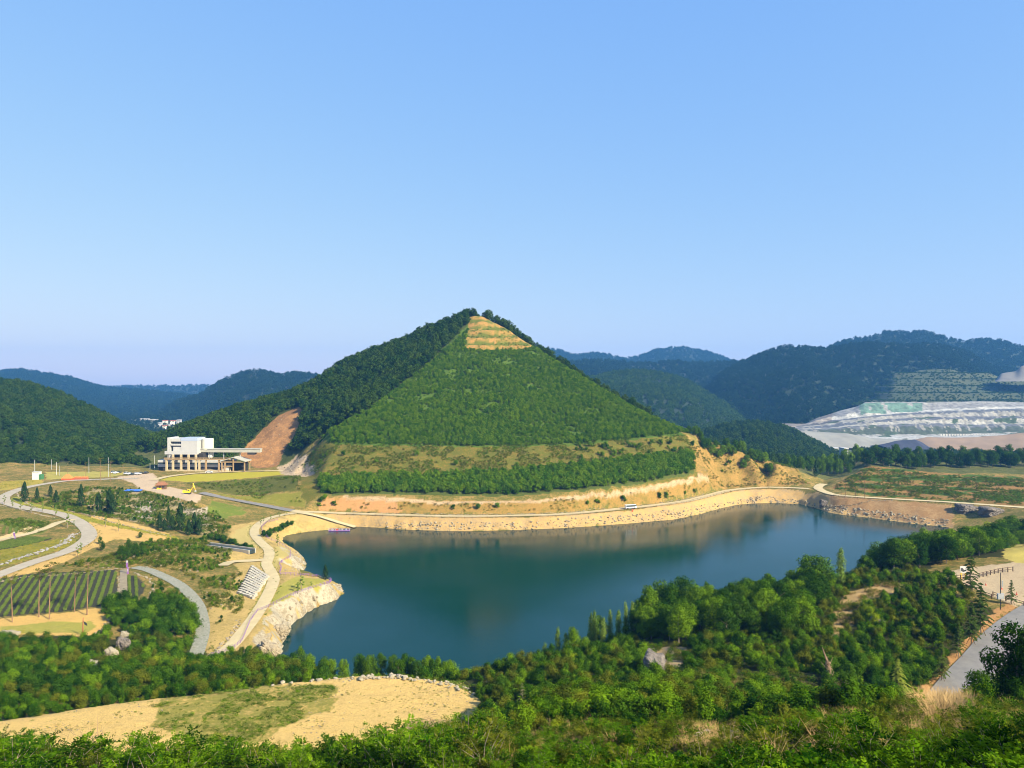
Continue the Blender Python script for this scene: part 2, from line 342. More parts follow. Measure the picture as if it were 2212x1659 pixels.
# crop field, lawn below, slopes to the path
for u, v, z in [(0,1333,10.8),(125,1322,10.9),(250,1304,11),(150,1280,11.4),(50,1290,11.3),(300,1262,11.4),(325,1265,10.8),(310,1290,10.6),(290,1300,10.7),(-80,1340,10.8),(-80,1270,11.5),
                (0,1365,10.4),(90,1370,10.3),(180,1374,10.2),(215,1350,10.4),(240,1320,10.8),(-80,1372,10.4),(340,1310,9.8),(370,1320,9.4),(390,1360,8.8),(385,1400,8.5),(330,1400,8.6),(270,1370,8.8),(280,1340,9.8),
                (400,1238,11.4),(430,1230,11),(450,1255,10.4),(470,1240,10.3),(500,1228,9.6),(470,1290,9.4),(500,1270,9.2),(500,1310,8.8),(540,1260,8.6),(540,1290,8.3),(470,1330,8.8),(470,1370,8.4),(455,1395,8.2),(530,1237,9),(560,1225,8.3)]: TP.append(PZ(u, v, z))
# lake side strip, peninsula
for u, v, z in [(612,1300,7.6),(640,1280,7.4),(670,1268,7.2),(700,1260,6.6),(640,1255,7.3),(610,1262,7.8),(660,1250,6.8),(705,1255,5.2),(580,1330,7.6),(555,1370,7.6),(528,1400,7.6),(500,1425,7.6),(607,1330,6.6),(585,1360,6.6),(562,1400,6.8),(547,1425,7),
                (640,1300,6.0),(690,1285,5.0),(720,1270,4.4),(600,1210,7.6),(618,1190,7),(632,1205,6.2),(604,1232,7.6),(625,1222,6.4),(645,1216,4.2),(585,1160,7.7),(595,1150,7.6),(630,1135,6.6),(680,1132,5.0),(640,1122,7.8),(600,1135,7.9),(720,1138,2.2)]: TP.append(PZ(u, v, z))
# slope from the lawn up to the sandy terrace
for u, v, z in [(0,1382,9.8),(150,1392,9.6),(250,1400,9.4),(100,1440,14),(300,1432,12.6),(450,1440,10.6),(550,1440,9.8),(0,1470,17),(200,1470,17),(400,1460,16.5),(600,1445,14),(-100,1450,15),(-100,1385,10),(350,1425,10),(500,1440,9)]: TP.append(PZ(u, v, z))
EDGE = [(-120,1572,25),(0,1556,25),(100,1543,25),(200,1527,25),(340,1510,25),(500,1490,25),(600,1477,25),(700,1467,25),(770,1460,25.2),(830,1457,25.3),(900,1463,25.2),(960,1473,25),(1005,1488,25),(1045,1512,25)]
chain([PZ(*p) for p in EDGE], 4)
chain([(p[0]*1.03, p[1]*1.03, p[2]-2.4) for p in [PZ(*p) for p in EDGE]], 4)
for u, D, z in [(0,122,25),(200,122,25),(400,122,25),(600,124,25),(800,126,25),(950,130,25),(-150,122,25),(300,135,25.2),(600,140,25.2),(800,145,25.1)]: TP.append(UZ(u, D, z))
# lookout slope in front of the camera
rows = {'l': [(4,80.4),(15,73.5),(35,64.6),(50,58.4),(60,54.2),(70,48.5),(85,39),(100,31),(112,26)],
        'c': [(4,80.8),(15,75),(35,66.6),(50,61),(62,56.6),(75,52.2),(92,46.5),(110,40.2),(125,35)],
        'r': [(4,81),(15,76),(40,66.6),(55,61.2),(67,57),(82,49.5),(98,42),(114,36)]}
for key, us in (('l', (-250,0,250,500,750)), ('c', (1250,1450,1650)), ('r', (1850,2050,2250,2500))):
    for u in us:
        for D, z in rows[key]: TP.append(UZ(u, D, z))
for (a, b) in zip(rows['l'], rows['c']): TP.append(UZ(980, (a[0]+b[0])/2, (a[1]+b[1])/2-.4))
for x in (-30,-12,0,12,30): TP.append((x, -3, 82.6)); TP.append((x, -40, 84))
TP += [(-90,-40,80),(90,-40,82),(-70,-5,78),(70,-5,79)]
# bench between lookout slope and lake
for u, D, z in [(1130,150,27),(1130,168,24),(1180,178,20),(1250,145,30),(1250,168,25),(1300,185,21.5),(1430,140,32),(1430,158,28.5),(1430,180,26),(1450,200,21),(1600,135,34),(1600,160,30),(1600,190,28),(1620,215,26),(1750,135,34),(1750,165,30.5),(1750,195,29),(1760,220,28),(1780,238,22),
                (1850,135,34),(1850,165,31),(1850,200,30),(1900,235,28),(1950,180,31.3),(1980,130,32.5),(2000,205,31),(2050,220,31),(2070,160,31.3),(2100,195,31.2),(2212,225,31),(2212,200,31.3),(2300,240,30.5),(2212,262,29.2),(2300,275,29),(2170,255,29.4),(2100,250,29),
                (2050,280,23),(2212,310,20),(2350,320,20),(2000,300,15),(2150,370,12),(2300,420,12),(2250,360,16),(1960,260,25),(2250,120,34),(2350,160,32),(2500,220,32),(2600,320,24),(2500,420,14),(1080,175,18),(1000,180,15.5),(900,182,15.5),(760,182,14.5)]: TP.append(UZ(u, D, z))

# ---------------------------------------------------------------- heightfield from the survey
GX0, GX1, GY0, GY1, GS = -560.0, 620.0, -45.0, 1000.0, 1.25
NX, NY = int((GX1-GX0)/GS)+1, int((GY1-GY0)/GS)+1
TPa = np.array(TP, float)
TPa = TPa[(TPa[:, 0] > GX0-200) & (TPa[:, 0] < GX1+200)]
hull = [(GX0-300, -300, 70), (GX1+300, -300, 70), (GX0-300, 1300, -20), (GX1+300, 1300, -28), (-620, 300, 14), (-640, 600, 26), (700, 400, 16), (700, 700, 18), (-400, 150, 24), (-260, 60, 48), (330, 100, 40), (0, 1300, -28), (-300, 1300, -24), (300, 1300, -28), (-420, 240, 11), (-500, 420, 16)]
TPa = np.concatenate([TPa, np.array(hull, float)])
TPa += np.concatenate([rng.uniform(-1e-3, 1e-3, (len(TPa), 2)), np.zeros((len(TPa), 1))], 1)
dv, de, df, ov, oe, of_ = mgeo.delaunay_2d_cdt([Vector((p[0], p[1])) for p in TPa], [], [], 0, 1e-4)
DV = np.array([(v.x, v.y) for v in dv]); DZ = np.array([TPa[o[0], 2] if o else 20.0 for o in ov])
ZG = np.full((NY, NX), 20.0)
for f in df:
    a, b, c = DV[f[0]], DV[f[1]], DV[f[2]]
    i0 = max(0, int((min(a[0], b[0], c[0])-GX0)/GS)); i1 = min(NX-1, int((max(a[0], b[0], c[0])-GX0)/GS)+1)
    j0 = max(0, int((min(a[1], b[1], c[1])-GY0)/GS)); j1 = min(NY-1, int((max(a[1], b[1], c[1])-GY0)/GS)+1)
    if i0 > i1 or j0 > j1: continue
    xs = GX0+np.arange(i0, i1+1)*GS; ys = GY0+np.arange(j0, j1+1)*GS
    X, Y = np.meshgrid(xs, ys)
    den = (b[1]-c[1])*(a[0]-c[0])+(c[0]-b[0])*(a[1]-c[1])
    if abs(den) < 1e-12: continue
    w0 = ((b[1]-c[1])*(X-c[0])+(c[0]-b[0])*(Y-c[1]))/den; w1 = ((c[1]-a[1])*(X-c[0])+(a[0]-c[0])*(Y-c[1]))/den; w2 = 1-w0-w1
    m = (w0 >= -1e-6) & (w1 >= -1e-6) & (w2 >= -1e-6)
    z = w0*DZ[f[0]]+w1*DZ[f[1]]+w2*DZ[f[2]]
    ZG[j0:j1+1, i0:i1+1][m] = z[m]
def blur(A, n=1):
    for _ in range(n):
        P = np.pad(A, 1, mode='edge'); A = (P[:-2, 1:-1]+2*A+P[2:, 1:-1])/4
        P = np.pad(A, 1, mode='edge'); A = (P[1:-1, :-2]+2*A+P[1:-1, 2:])/4
    return A
GXX, GYY = np.meshgrid(GX0+np.arange(NX)*GS, GY0+np.arange(NY)*GS)
ZB = blur(ZG, 2); ZS = blur(ZG, 14)
far = np.clip((GYY-560)/60, 0, 1); near = np.clip((125-GYY)/25, 0, 1)
w = np.maximum(far, near); ZG = ZB*(1-w)+ZS*w
def in_poly(px, py, poly):
    poly = np.asarray(poly); ins = np.zeros(np.shape(px), bool); n = len(poly)
    for i in range(n):
        x0, y0 = poly[i]; x1, y1 = poly[i-1]
        c = ((y0 > py) != (y1 > py))
        with np.errstate(divide='ignore', invalid='ignore'):
            ins ^= c & (px < (x1-x0)*(py-y0)/(y1-y0+1e-12)+x0)
    return ins
# natural unevenness, none on roads
RD = np.full((NY, NX), 99.0)
def stamp(hw, C_):
    for p in C_:
        r = 14; i, j = int((p[0]-GX0)/GS), int((p[1]-GY0)/GS)
        i0, i1, j0, j1 = max(0, i-r), min(NX, i+r+1), max(0, j-r), min(NY, j+r+1)
        if i0 >= i1 or j0 >= j1: continue
        d = np.hypot(GXX[j0:j1, i0:i1]-p[0], GYY[j0:j1, i0:i1]-p[1])-hw
        RD[j0:j1, i0:i1] = np.minimum(RD[j0:j1, i0:i1], d)
for k, (hw, C_, Nn) in ROADW.items(): stamp(hw, C_)
lake_in = in_poly(GXX, GYY, LAKE_POLY)
LD = lake_in.astype(float); LD = blur(LD, 30)      # near-shore weight
rk = np.clip(RD/6, 0, 1)
amp = .5+1.1*np.clip((GYY-480)/80, 0, 1)
amp = np.where(ZG > 32, np.where(GYY < 200, 1.0, amp), amp)
flat = in_poly(GXX, GYY, np.array([PZ(*p)[:2] for p in [(0,1260,11),(250,1232,12),(330,1250,11),(330,1300,11),(240,1310,11),(0,1380,10),(-90,1380,10),(-90,1260,11)]])) | in_poly(GXX, GYY, np.array([PZ(*p)[:2] for p in [(100,1052,20),(330,1050,20),(620,1030,20),(640,1012,20),(100,1010,20)]]))
flat = flat | ((ZG > 24.3) & (ZG < 26.2) & (GYY > 112) & (GYY < 162) & (GXX < 0))
flat = flat | in_poly(GXX, GYY, np.array([(112,185),(118,212),(135,250),(230,255),(230,170),(120,165)]))
amp = np.where(in_poly(GXX, GYY, np.array([UZ(1500,545,0)[:2], UZ(1780,560,0)[:2], UZ(1780,640,0)[:2], UZ(1480,640,0)[:2]])), 2.2, amp)
amp = np.where(flat, .12, amp)
nz = (fbm(GXX/14, GYY/14, 4, 3)-.5)*2*amp
shore_w = np.clip(LD*4, 0, 1)*np.clip(1-np.abs(ZG-4)/6, 0, 1)
nz += shore_w*(ridged(GXX/7, GYY/7, 3, 11)-.6)*3.2*np.clip(ZG/3, 0, 1)
bank = np.clip(LD*4, 0, 1)*np.clip(ZG/1.5, 0, 1)*np.clip((6.2-ZG)/1.5, 0, 1)*(GYY > 380)
nz += bank*((ridged(GXX/5.5, GYY/26, 3, 13)-.62)*3.0+(ridged(GXX/2.6, GYY/5, 2, 14)-.6)*1.2)
# old benches at the hill top and on the far slope
for bp, bs in ((np.array([PD(*p)[:2] for p in [(1045,680,745),(1000,706,722),(995,760,690),(1062,764,676),(1160,756,702)]]), 7.5), (np.array([UZ(1790,550,0)[:2], UZ(2500,500,0)[:2], UZ(2500,625,0)[:2], UZ(1870,625,0)[:2]]), 2.4)):
    bm_ = blur(in_poly(GXX, GYY, bp).astype(float), 3); fr_ = (ZG/bs) % 1; ZG = ZG*(1-bm_)+bm_*((np.floor(ZG/bs)+np.clip((fr_-.5)/.5, 0, 1))*bs*.75+ZG*.25)
ZG = ZG+nz*rk
ZG = np.where(lake_in & (ZG > -.4), -.4, ZG)
ZG = np.where(RD < 1.2, np.minimum(ZG, 999), ZG)
for k, (hw, C_, Nn) in ROADW.items():      # carve road beds
    for p in C_:
        r = int((hw+1.5)/GS)+1; i, j = int(round((p[0]-GX0)/GS)), int(round((p[1]-GY0)/GS))
        i0, i1, j0, j1 = max(0, i-r), min(NX, i+r+1), max(0, j-r), min(NY, j+r+1)
        if i0 >= i1 or j0 >= j1: continue
        d = np.hypot(GXX[j0:j1, i0:i1]-p[0], GYY[j0:j1, i0:i1]-p[1])
        s = ZG[j0:j1, i0:i1]; mm = d < hw+1.4
        s[mm] = np.minimum(s[mm], p[2]-.18)
def zat(x, y):
    fx = np.clip((np.asarray(x, float)-GX0)/GS, 0, NX-1.001); fy = np.clip((np.asarray(y, float)-GY0)/GS, 0, NY-1.001)
    i, j = fx.astype(int), fy.astype(int); fx, fy = fx-i, fy-j
    return (ZG[j, i]*(1-fx)+ZG[j, i+1]*fx)*(1-fy)+(ZG[j+1, i]*(1-fx)+ZG[j+1, i+1]*fx)*fy
MARCH = np.concatenate([[3.0], 3*1.006**np.arange(1, 970)]); MARCH = MARCH[MARCH < 985]
def hit(u, v):
    """where the sight line through a photo pixel meets the terrain"""
    u = np.atleast_1d(np.asarray(u, float)); v = np.atleast_1d(np.asarray(v, float))
    a, b = (u-CX)/F, (v-CY)/F
    X = a[:, None]*MARCH; Zr = CH-b[:, None]*MARCH
    below = Zr <= np.maximum(zat(X, np.broadcast_to(MARCH, X.shape)), -.3)
    k = np.where(below.any(1), below.argmax(1), len(MARCH)-1)
    lo = MARCH[np.maximum(k-1, 0)].copy(); hi = MARCH[k].copy()
    for _ in range(14):
        mid = (lo+hi)/2; bl = CH-b*mid <= zat(a*mid, mid)
        hi = np.where(bl, mid, hi); lo = np.where(bl, lo, mid)
    return np.stack([a*hi, hi, zat(a*hi, hi)], 1)
def hit1(u, v): return tuple(hit([u], [v])[0])
def pxpoly(P):
    """a polygon of photo pixels laid on the terrain"""
    Q = []
    for i in range(len(P)):
        a, b = P[i], P[(i+1) % len(P)]
        n = max(1, int(math.hypot(a[0]-b[0], a[1]-b[1])/25))
        for k in range(n): Q.append((a[0]+(b[0]-a[0])*k/n, a[1]+(b[1]-a[1])*k/n))
    Q = np.array(Q); return hit(Q[:, 0], Q[:, 1])[:, :2]
def slope_at(x, y): return np.hypot(zat(x+1.5, y)-zat(x-1.5, y), zat(x, y+1.5)-zat(x, y-1.5))/3

# terrain mesh: rows closer together near the lookout
ys = [-38.0]
while ys[-1] < 955: ys.append(ys[-1]+np.interp(ys[-1], [-40,15,60,120,250,450,600,950],[2.0,.35,.5,.55,.75,1.1,1.8,4]))
ys = np.array(ys); NC = 820
ss = np.linspace(-.78, .80, NC)
TX = ss[None, :]*(ys[:, None]+70); TY = np.broadcast_to(ys[:, None], TX.shape)
ok = (TX > GX0) & (TX < GX1)
TX = np.clip(TX, GX0, GX1)
TZ = zat(TX, TY)
# fine grain, calm on roads
ri = RD[np.clip(((TY-GY0)/GS).astype(int), 0, NY-1), np.clip(((TX-GX0)/GS).astype(int), 0, NX-1)]
TZ = TZ+np.clip(ri/3-.2, 0, 1)*(fbm(TX/2.2, TY/2.2, 3, 5)-.5)*np.where(TZ > 1, .5, 0)*np.where((TY > 112) & (TY < 162) & (TX < 0) & (np.abs(TZ-25) < 1.4), .35, 1)
TZ = TZ+((TY > 112) & (TY < 162) & (TX < 0) & (np.abs(TZ-25) < 1.4))*((ridged(TX/1.6, TY/1.1, 3, 8)-.6)*.30+(ridged(TX/9+TY/9, TY/3, 2, 6)-.6)*.35)
# ---------------------------------------------------------------- ground cover zones (own colours; soil under shrubs darkened as painted shade)
SOIL = ((.36,.225,.075), (.125,.125,.025))
TURF = ((.33,.29,.05), (.42,.32,.09))
ZONES = []   # (pixel polygon, colour A, colour B, share of B, edge jitter m)
def zone(P, A, B, sh=.5, jit=1.0, world=False): ZONES.append((np.array(P) if world else pxpoly(P), A, B, sh, jit))
GREENSOIL = ((.10,.12,.025), (.22,.17,.06))
def make_zones():
    # lookout slope, soil darkened to paint shade between the shrubs
    zone([(-260,4),(-170,130),(-60,118),(-20,112),(10,150),(40,190),(110,215),(120,165),(300,150),(300,-40),(-260,-40)], (.045,.045,.012), (.12,.085,.03), .38, 3, True)
    # spur and lake-side wood, same painted shade in the soil colour
    zone([(-20,118),(-40,150),(-70,160),(-170,146),(-190,225),(-70,234),(-40,214),(0,208),(45,225),(75,247),(120,290),(190,370),(240,425),(330,430),(400,300),(300,240),(140,250),(118,220),(104,190),(70,140)], (.04,.045,.012), (.11,.085,.028), .35, 3, True)
    # sandy terrace
    zone([(-150,1640),(-100,1573),(0,1556),(100,1543),(200,1527),(340,1510),(500,1490),(600,1477),(700,1467),(770,1460),(830,1457),(900,1463),(960,1473),(1005,1488),(1048,1513),(1020,1560),(930,1590),(700,1615),(400,1640),(100,1655)], (.66,.45,.16), (.53,.35,.115), .4, .5)
    zone([(330,1520),(345,1511),(480,1493),(600,1480),(725,1478),(728,1492),(700,1500),(732,1510),(720,1530),(640,1560),(560,1600),(400,1605),(330,1570)], (.28,.25,.055), (.60,.40,.13), .42, 1.5)
    # left side: tan banks, sand, scrub
    zone([(200,1112),(290,1130),(360,1150),(385,1165),(340,1172),(250,1165),(225,1172),(150,1210),(80,1235),(0,1262),(-60,1280),(0,1240),(80,1213),(150,1193),(195,1170),(207,1150),(190,1130)], (.58,.37,.12), (.42,.27,.08), .4, .8)
    zone([(0,1250),(60,1240),(250,1230),(258,1290),(250,1304),(125,1322),(0,1333),(-80,1340),(-80,1262)], (.045,.045,.035), (.06,.06,.035), .5, .3)
    zone([(-80,1343),(0,1336),(125,1325),(250,1307),(262,1312),(235,1335),(215,1365),(180,1376),(0,1368),(-80,1370)], (.60,.38,.115), (.48,.29,.08), .4, .5)
    zone([(0,1352),(110,1345),(200,1342),(212,1350),(180,1370),(130,1366),(60,1367),(0,1366)], (.33,.30,.06), (.50,.37,.12), .4, 1.5)
    zone([(275,1243),(295,1245),(312,1263),(310,1278),(292,1295),(275,1297)], (.045,.045,.035), (.06,.06,.035), .5, .3)
    zone([(0,1123),(60,1120),(110,1130),(100,1150),(60,1160),(0,1132)], (.16,.18,.03), (.30,.24,.07), .4, 1.2)
    zone([(0,1160),(70,1135),(90,1140),(50,1155),(0,1170)], (.62,.45,.22), (.5,.36,.16), .4, .5)
    zone([(0,1170),(60,1158),(115,1163),(60,1178),(0,1188)], (.035,.035,.03), (.05,.06,.025), .5, .3)
    zone([(0,1188),(120,1165),(165,1160),(168,1172),(120,1190),(60,1208),(0,1225)], (.30,.24,.03), (.20,.19,.03), .5, 1)
    zone([(20,1090),(55,1090),(130,1112),(180,1125),(260,1140),(390,1165),(380,1158),(250,1132),(150,1105),(60,1085),(45,1072),(25,1075)], (.36,.30,.035), (.25,.25,.03), .5, .6)
    # works yard, lawns
    zone([(250,1030),(330,1022),(345,1037),(330,1052),(370,1052),(440,1070),(425,1086),(405,1082),(330,1062),(300,1055),(290,1045)], (.52,.39,.26), (.44,.33,.22), .4, .4)
    zone([(347,1037),(364,1031),(417,1025),(529,1020),(610,1018),(622,1022),(604,1026),(544,1032),(454,1039),(400,1041)], (.38,.33,.035), (.46,.36,.055), .4, .4)
    zone([(100,1020),(250,1018),(280,1022),(240,1030),(100,1036)], (.36,.31,.07), (.44,.35,.12), .4, .6)
    zone([(0,1040),(90,1035),(90,1048),(40,1052),(0,1060)], (.34,.27,.05), (.28,.25,.05), .4, 1)
    zone([(400,1043),(454,1041),(544,1034),(604,1028),(655,1026),(640,1060),(520,1070),(440,1056)], (.10,.105,.018), (.16,.15,.03), .4, .8)
    zone([(440,1060),(520,1073),(650,1062),(660,1096),(600,1092),(540,1082),(470,1068)], (.20,.19,.03), (.30,.24,.06), .4, .8)
    zone([(190,1055),(300,1060),(400,1090),(440,1110),(480,1160),(440,1160),(350,1135),(250,1120),(200,1110)], (.18,.16,.045), (.36,.27,.14), .5, 1.5)
    zone([(295,1085),(320,1080),(345,1095),(320,1120),(280,1125)], (.33,.29,.25), (.44,.37,.30), .5, .8)
    zone([(395,1100),(450,1095),(455,1130),(430,1145),(400,1120)], (.42,.35,.27), (.34,.28,.21), .5, 1)
    zone([(455,1080),(520,1095),(530,1110),(480,1120),(450,1105)], (.14,.18,.025), (.26,.22,.06), .4, 1.5)
    # lake strip with its lawns, rock point
    zone([(640,1100),(560,1125),(500,1135),(490,1200),(520,1235),(480,1290),(440,1330),(430,1400),(480,1432),(600,1426),(640,1335),(742,1280),(740,1255),(640,1240),(660,1215),(640,1188),(600,1170),(640,1150),(770,1137),(700,1110)], (.48,.335,.12), (.35,.26,.085), .45, 1)
    zone([(606,1262),(640,1246),(690,1250),(706,1256),(700,1268),(650,1282),(600,1310),(575,1330),(590,1290)], (.34,.31,.06), (.42,.33,.11), .4, .8)
    zone([(520,1140),(545,1132),(540,1160),(560,1180),(530,1190),(500,1180),(495,1165)], (.46,.36,.13), (.38,.32,.08), .4, .8)
    zone([(598,1180),(622,1180),(625,1200),(600,1215),(600,1235),(585,1225),(588,1200)], (.44,.35,.12), (.38,.31,.08), .4, .8)
    zone([(545,1330),(575,1290),(585,1262),(577,1258),(560,1290),(530,1340),(500,1380)], (.30,.29,.05), (.38,.31,.08), .4, .5)
    # far bank
    zone([(690,1106),(870,1116),(1106,1118),(1300,1108),(1420,1094),(1540,1070),(1600,1058),(1700,1056),(1790,1068),(1900,1082),(2060,1090),(2060,1142),(1971,1133),(1884,1121),(1796,1111),(1700,1090),(1590,1092),(1456,1124),(1206,1143),(970,1149),(760,1139)], (.50,.315,.115), (.38,.27,.14), .46, 1)
    zone([(1790,1072),(2060,1090),(2060,1138),(1960,1128),(1860,1112),(1800,1100)], (.38,.245,.115), (.29,.165,.07), .5, 1.5)
    zone([(650,1000),(690,960),(1480,936),(1520,1020),(1490,1040),(1281,1052),(1100,1070),(950,1072),(740,1062),(690,1070),(660,1090),(650,1060)], (.22,.145,.032), (.115,.118,.017), .52, 1)
    zone([(690,1076),(747,1071),(948,1083),(1161,1080),(1381,1054),(1531,1024),(1531,1060),(1400,1088),(1206,1107),(870,1108),(700,1100)], (.34,.20,.055), (.19,.155,.035), .45, 1)
    zone([(690,1100),(690,1076),(850,1078),(870,1105),(760,1103)], (.48,.25,.10), (.34,.20,.07), .4, 1.5)
    zone([(740,1071),(850,1075),(950,1083),(1161,1080),(1381,1055),(1531,1024),(1531,1035),(1381,1066),(1161,1086),(950,1089),(747,1078)], (.50,.36,.21), (.38,.24,.12), .45, .4)
    zone([(690,1032),(900,1028),(1106,1020),(1281,1002),(1400,988),(1500,980),(1500,1024),(1381,1047),(1281,1058),(1106,1073),(900,1070),(690,1068)], (.075,.10,.02), (.14,.14,.035), .4, 1)
    # hill: planted face, wood, cut scar, top benches
    zone([(1040,676),(1010,700),(905,800),(800,878),(705,935),(680,962),(1106,967),(1281,959),(1400,947),(1500,938),(1400,898),(1290,832),(1180,764),(1100,705)], (.07,.12,.014), (.16,.165,.03), .38, 2)
    zone([(380,930),(520,865),(650,832),(850,735),(1040,664),(1010,700),(905,800),(800,878),(705,935),(660,968),(620,1000),(380,1006)], (.055,.07,.018), (.075,.085,.022), .4, 2)
    zone([(648,878),(655,895),(640,935),(612,975),(600,1006),(560,1012),(515,985),(530,965),(560,935),(605,895)], (.42,.215,.08), (.24,.125,.055), .5, .8)
    zone([(600,1008),(640,985),(665,990),(690,1015),(650,1030),(610,1026)], (.50,.38,.26), (.40,.29,.18), .5, 1.5)
    zone([(1040,682),(1012,706),(1008,735),(1000,756),(1060,758),(1150,752),(1120,725),(1085,704),(1050,684)], (.37,.205,.06), (.17,.15,.03), .46, .8)
    zone([(1490,960),(1560,960),(1640,985),(1700,1005),(1755,1046),(1660,1050),(1560,1056),(1530,1030),(1505,1020)], (.35,.205,.06), (.20,.145,.035), .48, 1.2)
    zone([(1795,1054),(1850,1020),(1876,1006),(2034,1022),(2300,1034),(2300,1100),(2034,1083),(1900,1074)], (.30,.155,.055), (.13,.13,.02), .45, 1.2)
    # bench near the road
    zone([(2030,1240),(2080,1228),(2400,1190),(2400,1330),(2212,1318),(2190,1310),(2100,1270)], (.50,.38,.235), (.41,.30,.18), .4, .6)
    zone([(2165,1178),(2300,1172),(2300,1222),(2195,1216),(2168,1205)], (.50,.40,.10), (.40,.35,.08), .4, .8)
    zone([(1790,1330),(1830,1280),(1900,1262),(1960,1255),(1970,1270),(1900,1290),(1860,1320),(1820,1370),(1800,1400)], (.44,.29,.12), (.32,.22,.08), .4, 1.2)
    zone([(1990,1500),(2055,1412),(2125,1350),(2172,1302),(2204,1316),(2160,1362),(2095,1440),(2055,1500),(2000,1512)], (.45,.24,.09), (.34,.18,.07), .4, .8)
    zone([(1395,1430),(1400,1400),(1480,1395),(1485,1420),(1460,1450),(1420,1455)], (.40,.28,.14), (.36,.30,.22), .4, .8)
    zone([(1110,1465),(1130,1450),(1180,1445),(1170,1460),(1130,1475)], (.46,.31,.13), (.3,.22,.08), .4, 1)
make_zones()
jx = (fbm(TX/5, TY/5, 3, 21)-.5)*2; jy = (fbm(TX/5, TY/5, 3, 22)-.5)*2
CA = np.empty(TX.shape+(3,)); CB = np.empty_like(CA); SHR = np.full(TX.shape, .5)
CA[:] = SOIL[0]; CB[:] = SOIL[1]
fm = TY > 600; CA[fm] = (.06,.08,.02); CB[fm] = (.12,.12,.04)
for P, A, B, sh, jit in ZONES:
    m = in_poly(TX+jx*jit*1.6, TY+jy*jit*1.6, P)
    CA[m] = A; CB[m] = B; SHR[m] = sh
# steep bare rock shows through near the water
sl = slope_at(TX, TY); li = np.clip(LD[np.clip(((TY-GY0)/GS).astype(int), 0, NY-1), np.clip(((TX-GX0)/GS).astype(int), 0, NX-1)]*6, 0, 1)
rm = (li > .05) & (sl > .5) & (TX < -40) & (TZ < 8) & (TY < 385) & (fbm(TX/6, TY/6, 3, 27) > .42)
CA[rm] = (.46,.40,.29); CB[rm] = (.28,.22,.14)
# grass lines on the treads of the old benches
for bp, bs, cg in ((pxpoly([(1040,680),(1008,704),(1000,758),(1060,760),(1155,753),(1085,704)]), 7.5, (.10,.115,.02)), (pxpoly([(1795,1054),(1850,1020),(1876,1006),(2034,1022),(2300,1034),(2300,1100),(2034,1083),(1900,1074)]), 2.4, (.055,.095,.012))):
    tm = in_poly(TX, TY, bp) & (((TZ/bs+jx*.2) % 1) < .48) & (fbm(TX/9, TY/9, 3, 29) > .36)
    CA[tm] = cg; CB[tm] = tuple(1.3*c for c in cg)
def ground_mat():
    m, N, L, out = newmat('ground_cover')
    p = N.new('ShaderNodeBsdfPrincipled'); p.inputs['Roughness'].default_value = .95; p.inputs['Specular IOR Level'].default_value = .1
    L.new(p.outputs[0], out.inputs['Surface'])
    a = N.new('ShaderNodeAttribute'); a.attribute_name = 'soil_a'; b = N.new('ShaderNodeAttribute'); b.attribute_name = 'soil_b'
    geo = N.new('ShaderNodeNewGeometry')
    n1 = N.new('ShaderNodeTexNoise'); n1.inputs['Scale'].default_value = .16; n1.inputs['Detail'].default_value = 8; n1.inputs['Roughness'].default_value = .72
    n2 = N.new('ShaderNodeTexNoise'); n2.inputs['Scale'].default_value = 1.1; n2.inputs['Detail'].default_value = 5; n2.inputs['Roughness'].default_value = .7
    for n in (n1, n2): L.new(geo.outputs['Position'], n.inputs['Vector'])
    ad = N.new('ShaderNodeMath'); ad.operation = 'ADD'; L.new(n1.outputs['Fac'], ad.inputs[0]); L.new(n2.outputs['Fac'], ad.inputs[1])
    sb = N.new('ShaderNodeMath'); sb.operation = 'MULTIPLY_ADD'; sb.inputs[1].default_value = .5; L.new(ad.outputs[0], sb.inputs[0])
    L.new(a.outputs['Alpha'], sb.inputs[2])
    mr = N.new('ShaderNodeMapRange'); mr.inputs['From Min'].default_value = .90; mr.inputs['From Max'].default_value = 1.06; mr.interpolation_type = 'SMOOTHSTEP'
    L.new(sb.outputs[0], mr.inputs['Value'])
    mx = N.new('ShaderNodeMix'); mx.data_type = 'RGBA'
    L.new(mr.outputs[0], mx.inputs['Factor']); L.new(a.outputs['Color'], mx.inputs['A']); L.new(b.outputs['Color'], mx.inputs['B'])
    n3 = N.new('ShaderNodeTexNoise'); n3.inputs['Scale'].default_value = 4.0; n3.inputs['Detail'].default_value = 6; n3.inputs['Roughness'].default_value = .75
    L.new(geo.outputs['Position'], n3.inputs['Vector'])
    mr3 = N.new('ShaderNodeMapRange'); mr3.inputs['From Min'].default_value = .3; mr3.inputs['From Max'].default_value = .7; mr3.inputs['To Min'].default_value = .72; mr3.inputs['To Max'].default_value = 1.22
    L.new(n3.outputs['Fac'], mr3.inputs['Value'])
    ml = N.new('ShaderNodeMix'); ml.data_type = 'RGBA'; ml.blend_type = 'MULTIPLY'; ml.inputs['Factor'].default_value = 1
    L.new(mx.outputs['Result'], ml.inputs['A']); L.new(mr3.outputs[0], ml.inputs['B']); L.new(ml.outputs['Result'], p.inputs['Base Color'])
    bp = N.new('ShaderNodeBump'); bp.inputs['Distance'].default_value = .45
    a2 = N.new('ShaderNodeMath'); a2.operation = 'ADD'; L.new(n2.outputs['Fac'], a2.inputs[0]); L.new(n3.outputs['Fac'], a2.inputs[1])
    L.new(a2.outputs[0], bp.inputs['Height']); L.new(bp.outputs[0], p.inputs['Normal'])
    return m
def color_attr(me, name, C_, alpha):
    at = me.color_attributes.new(name, 'FLOAT_COLOR', 'POINT')
    A = np.concatenate([C_.reshape(-1, 3), alpha.reshape(-1, 1)], 1).astype(np.float32)
    at.data.foreach_set('color', A.ravel())
M['ground'] = ground_mat()
q = gridquads(*TX.shape)
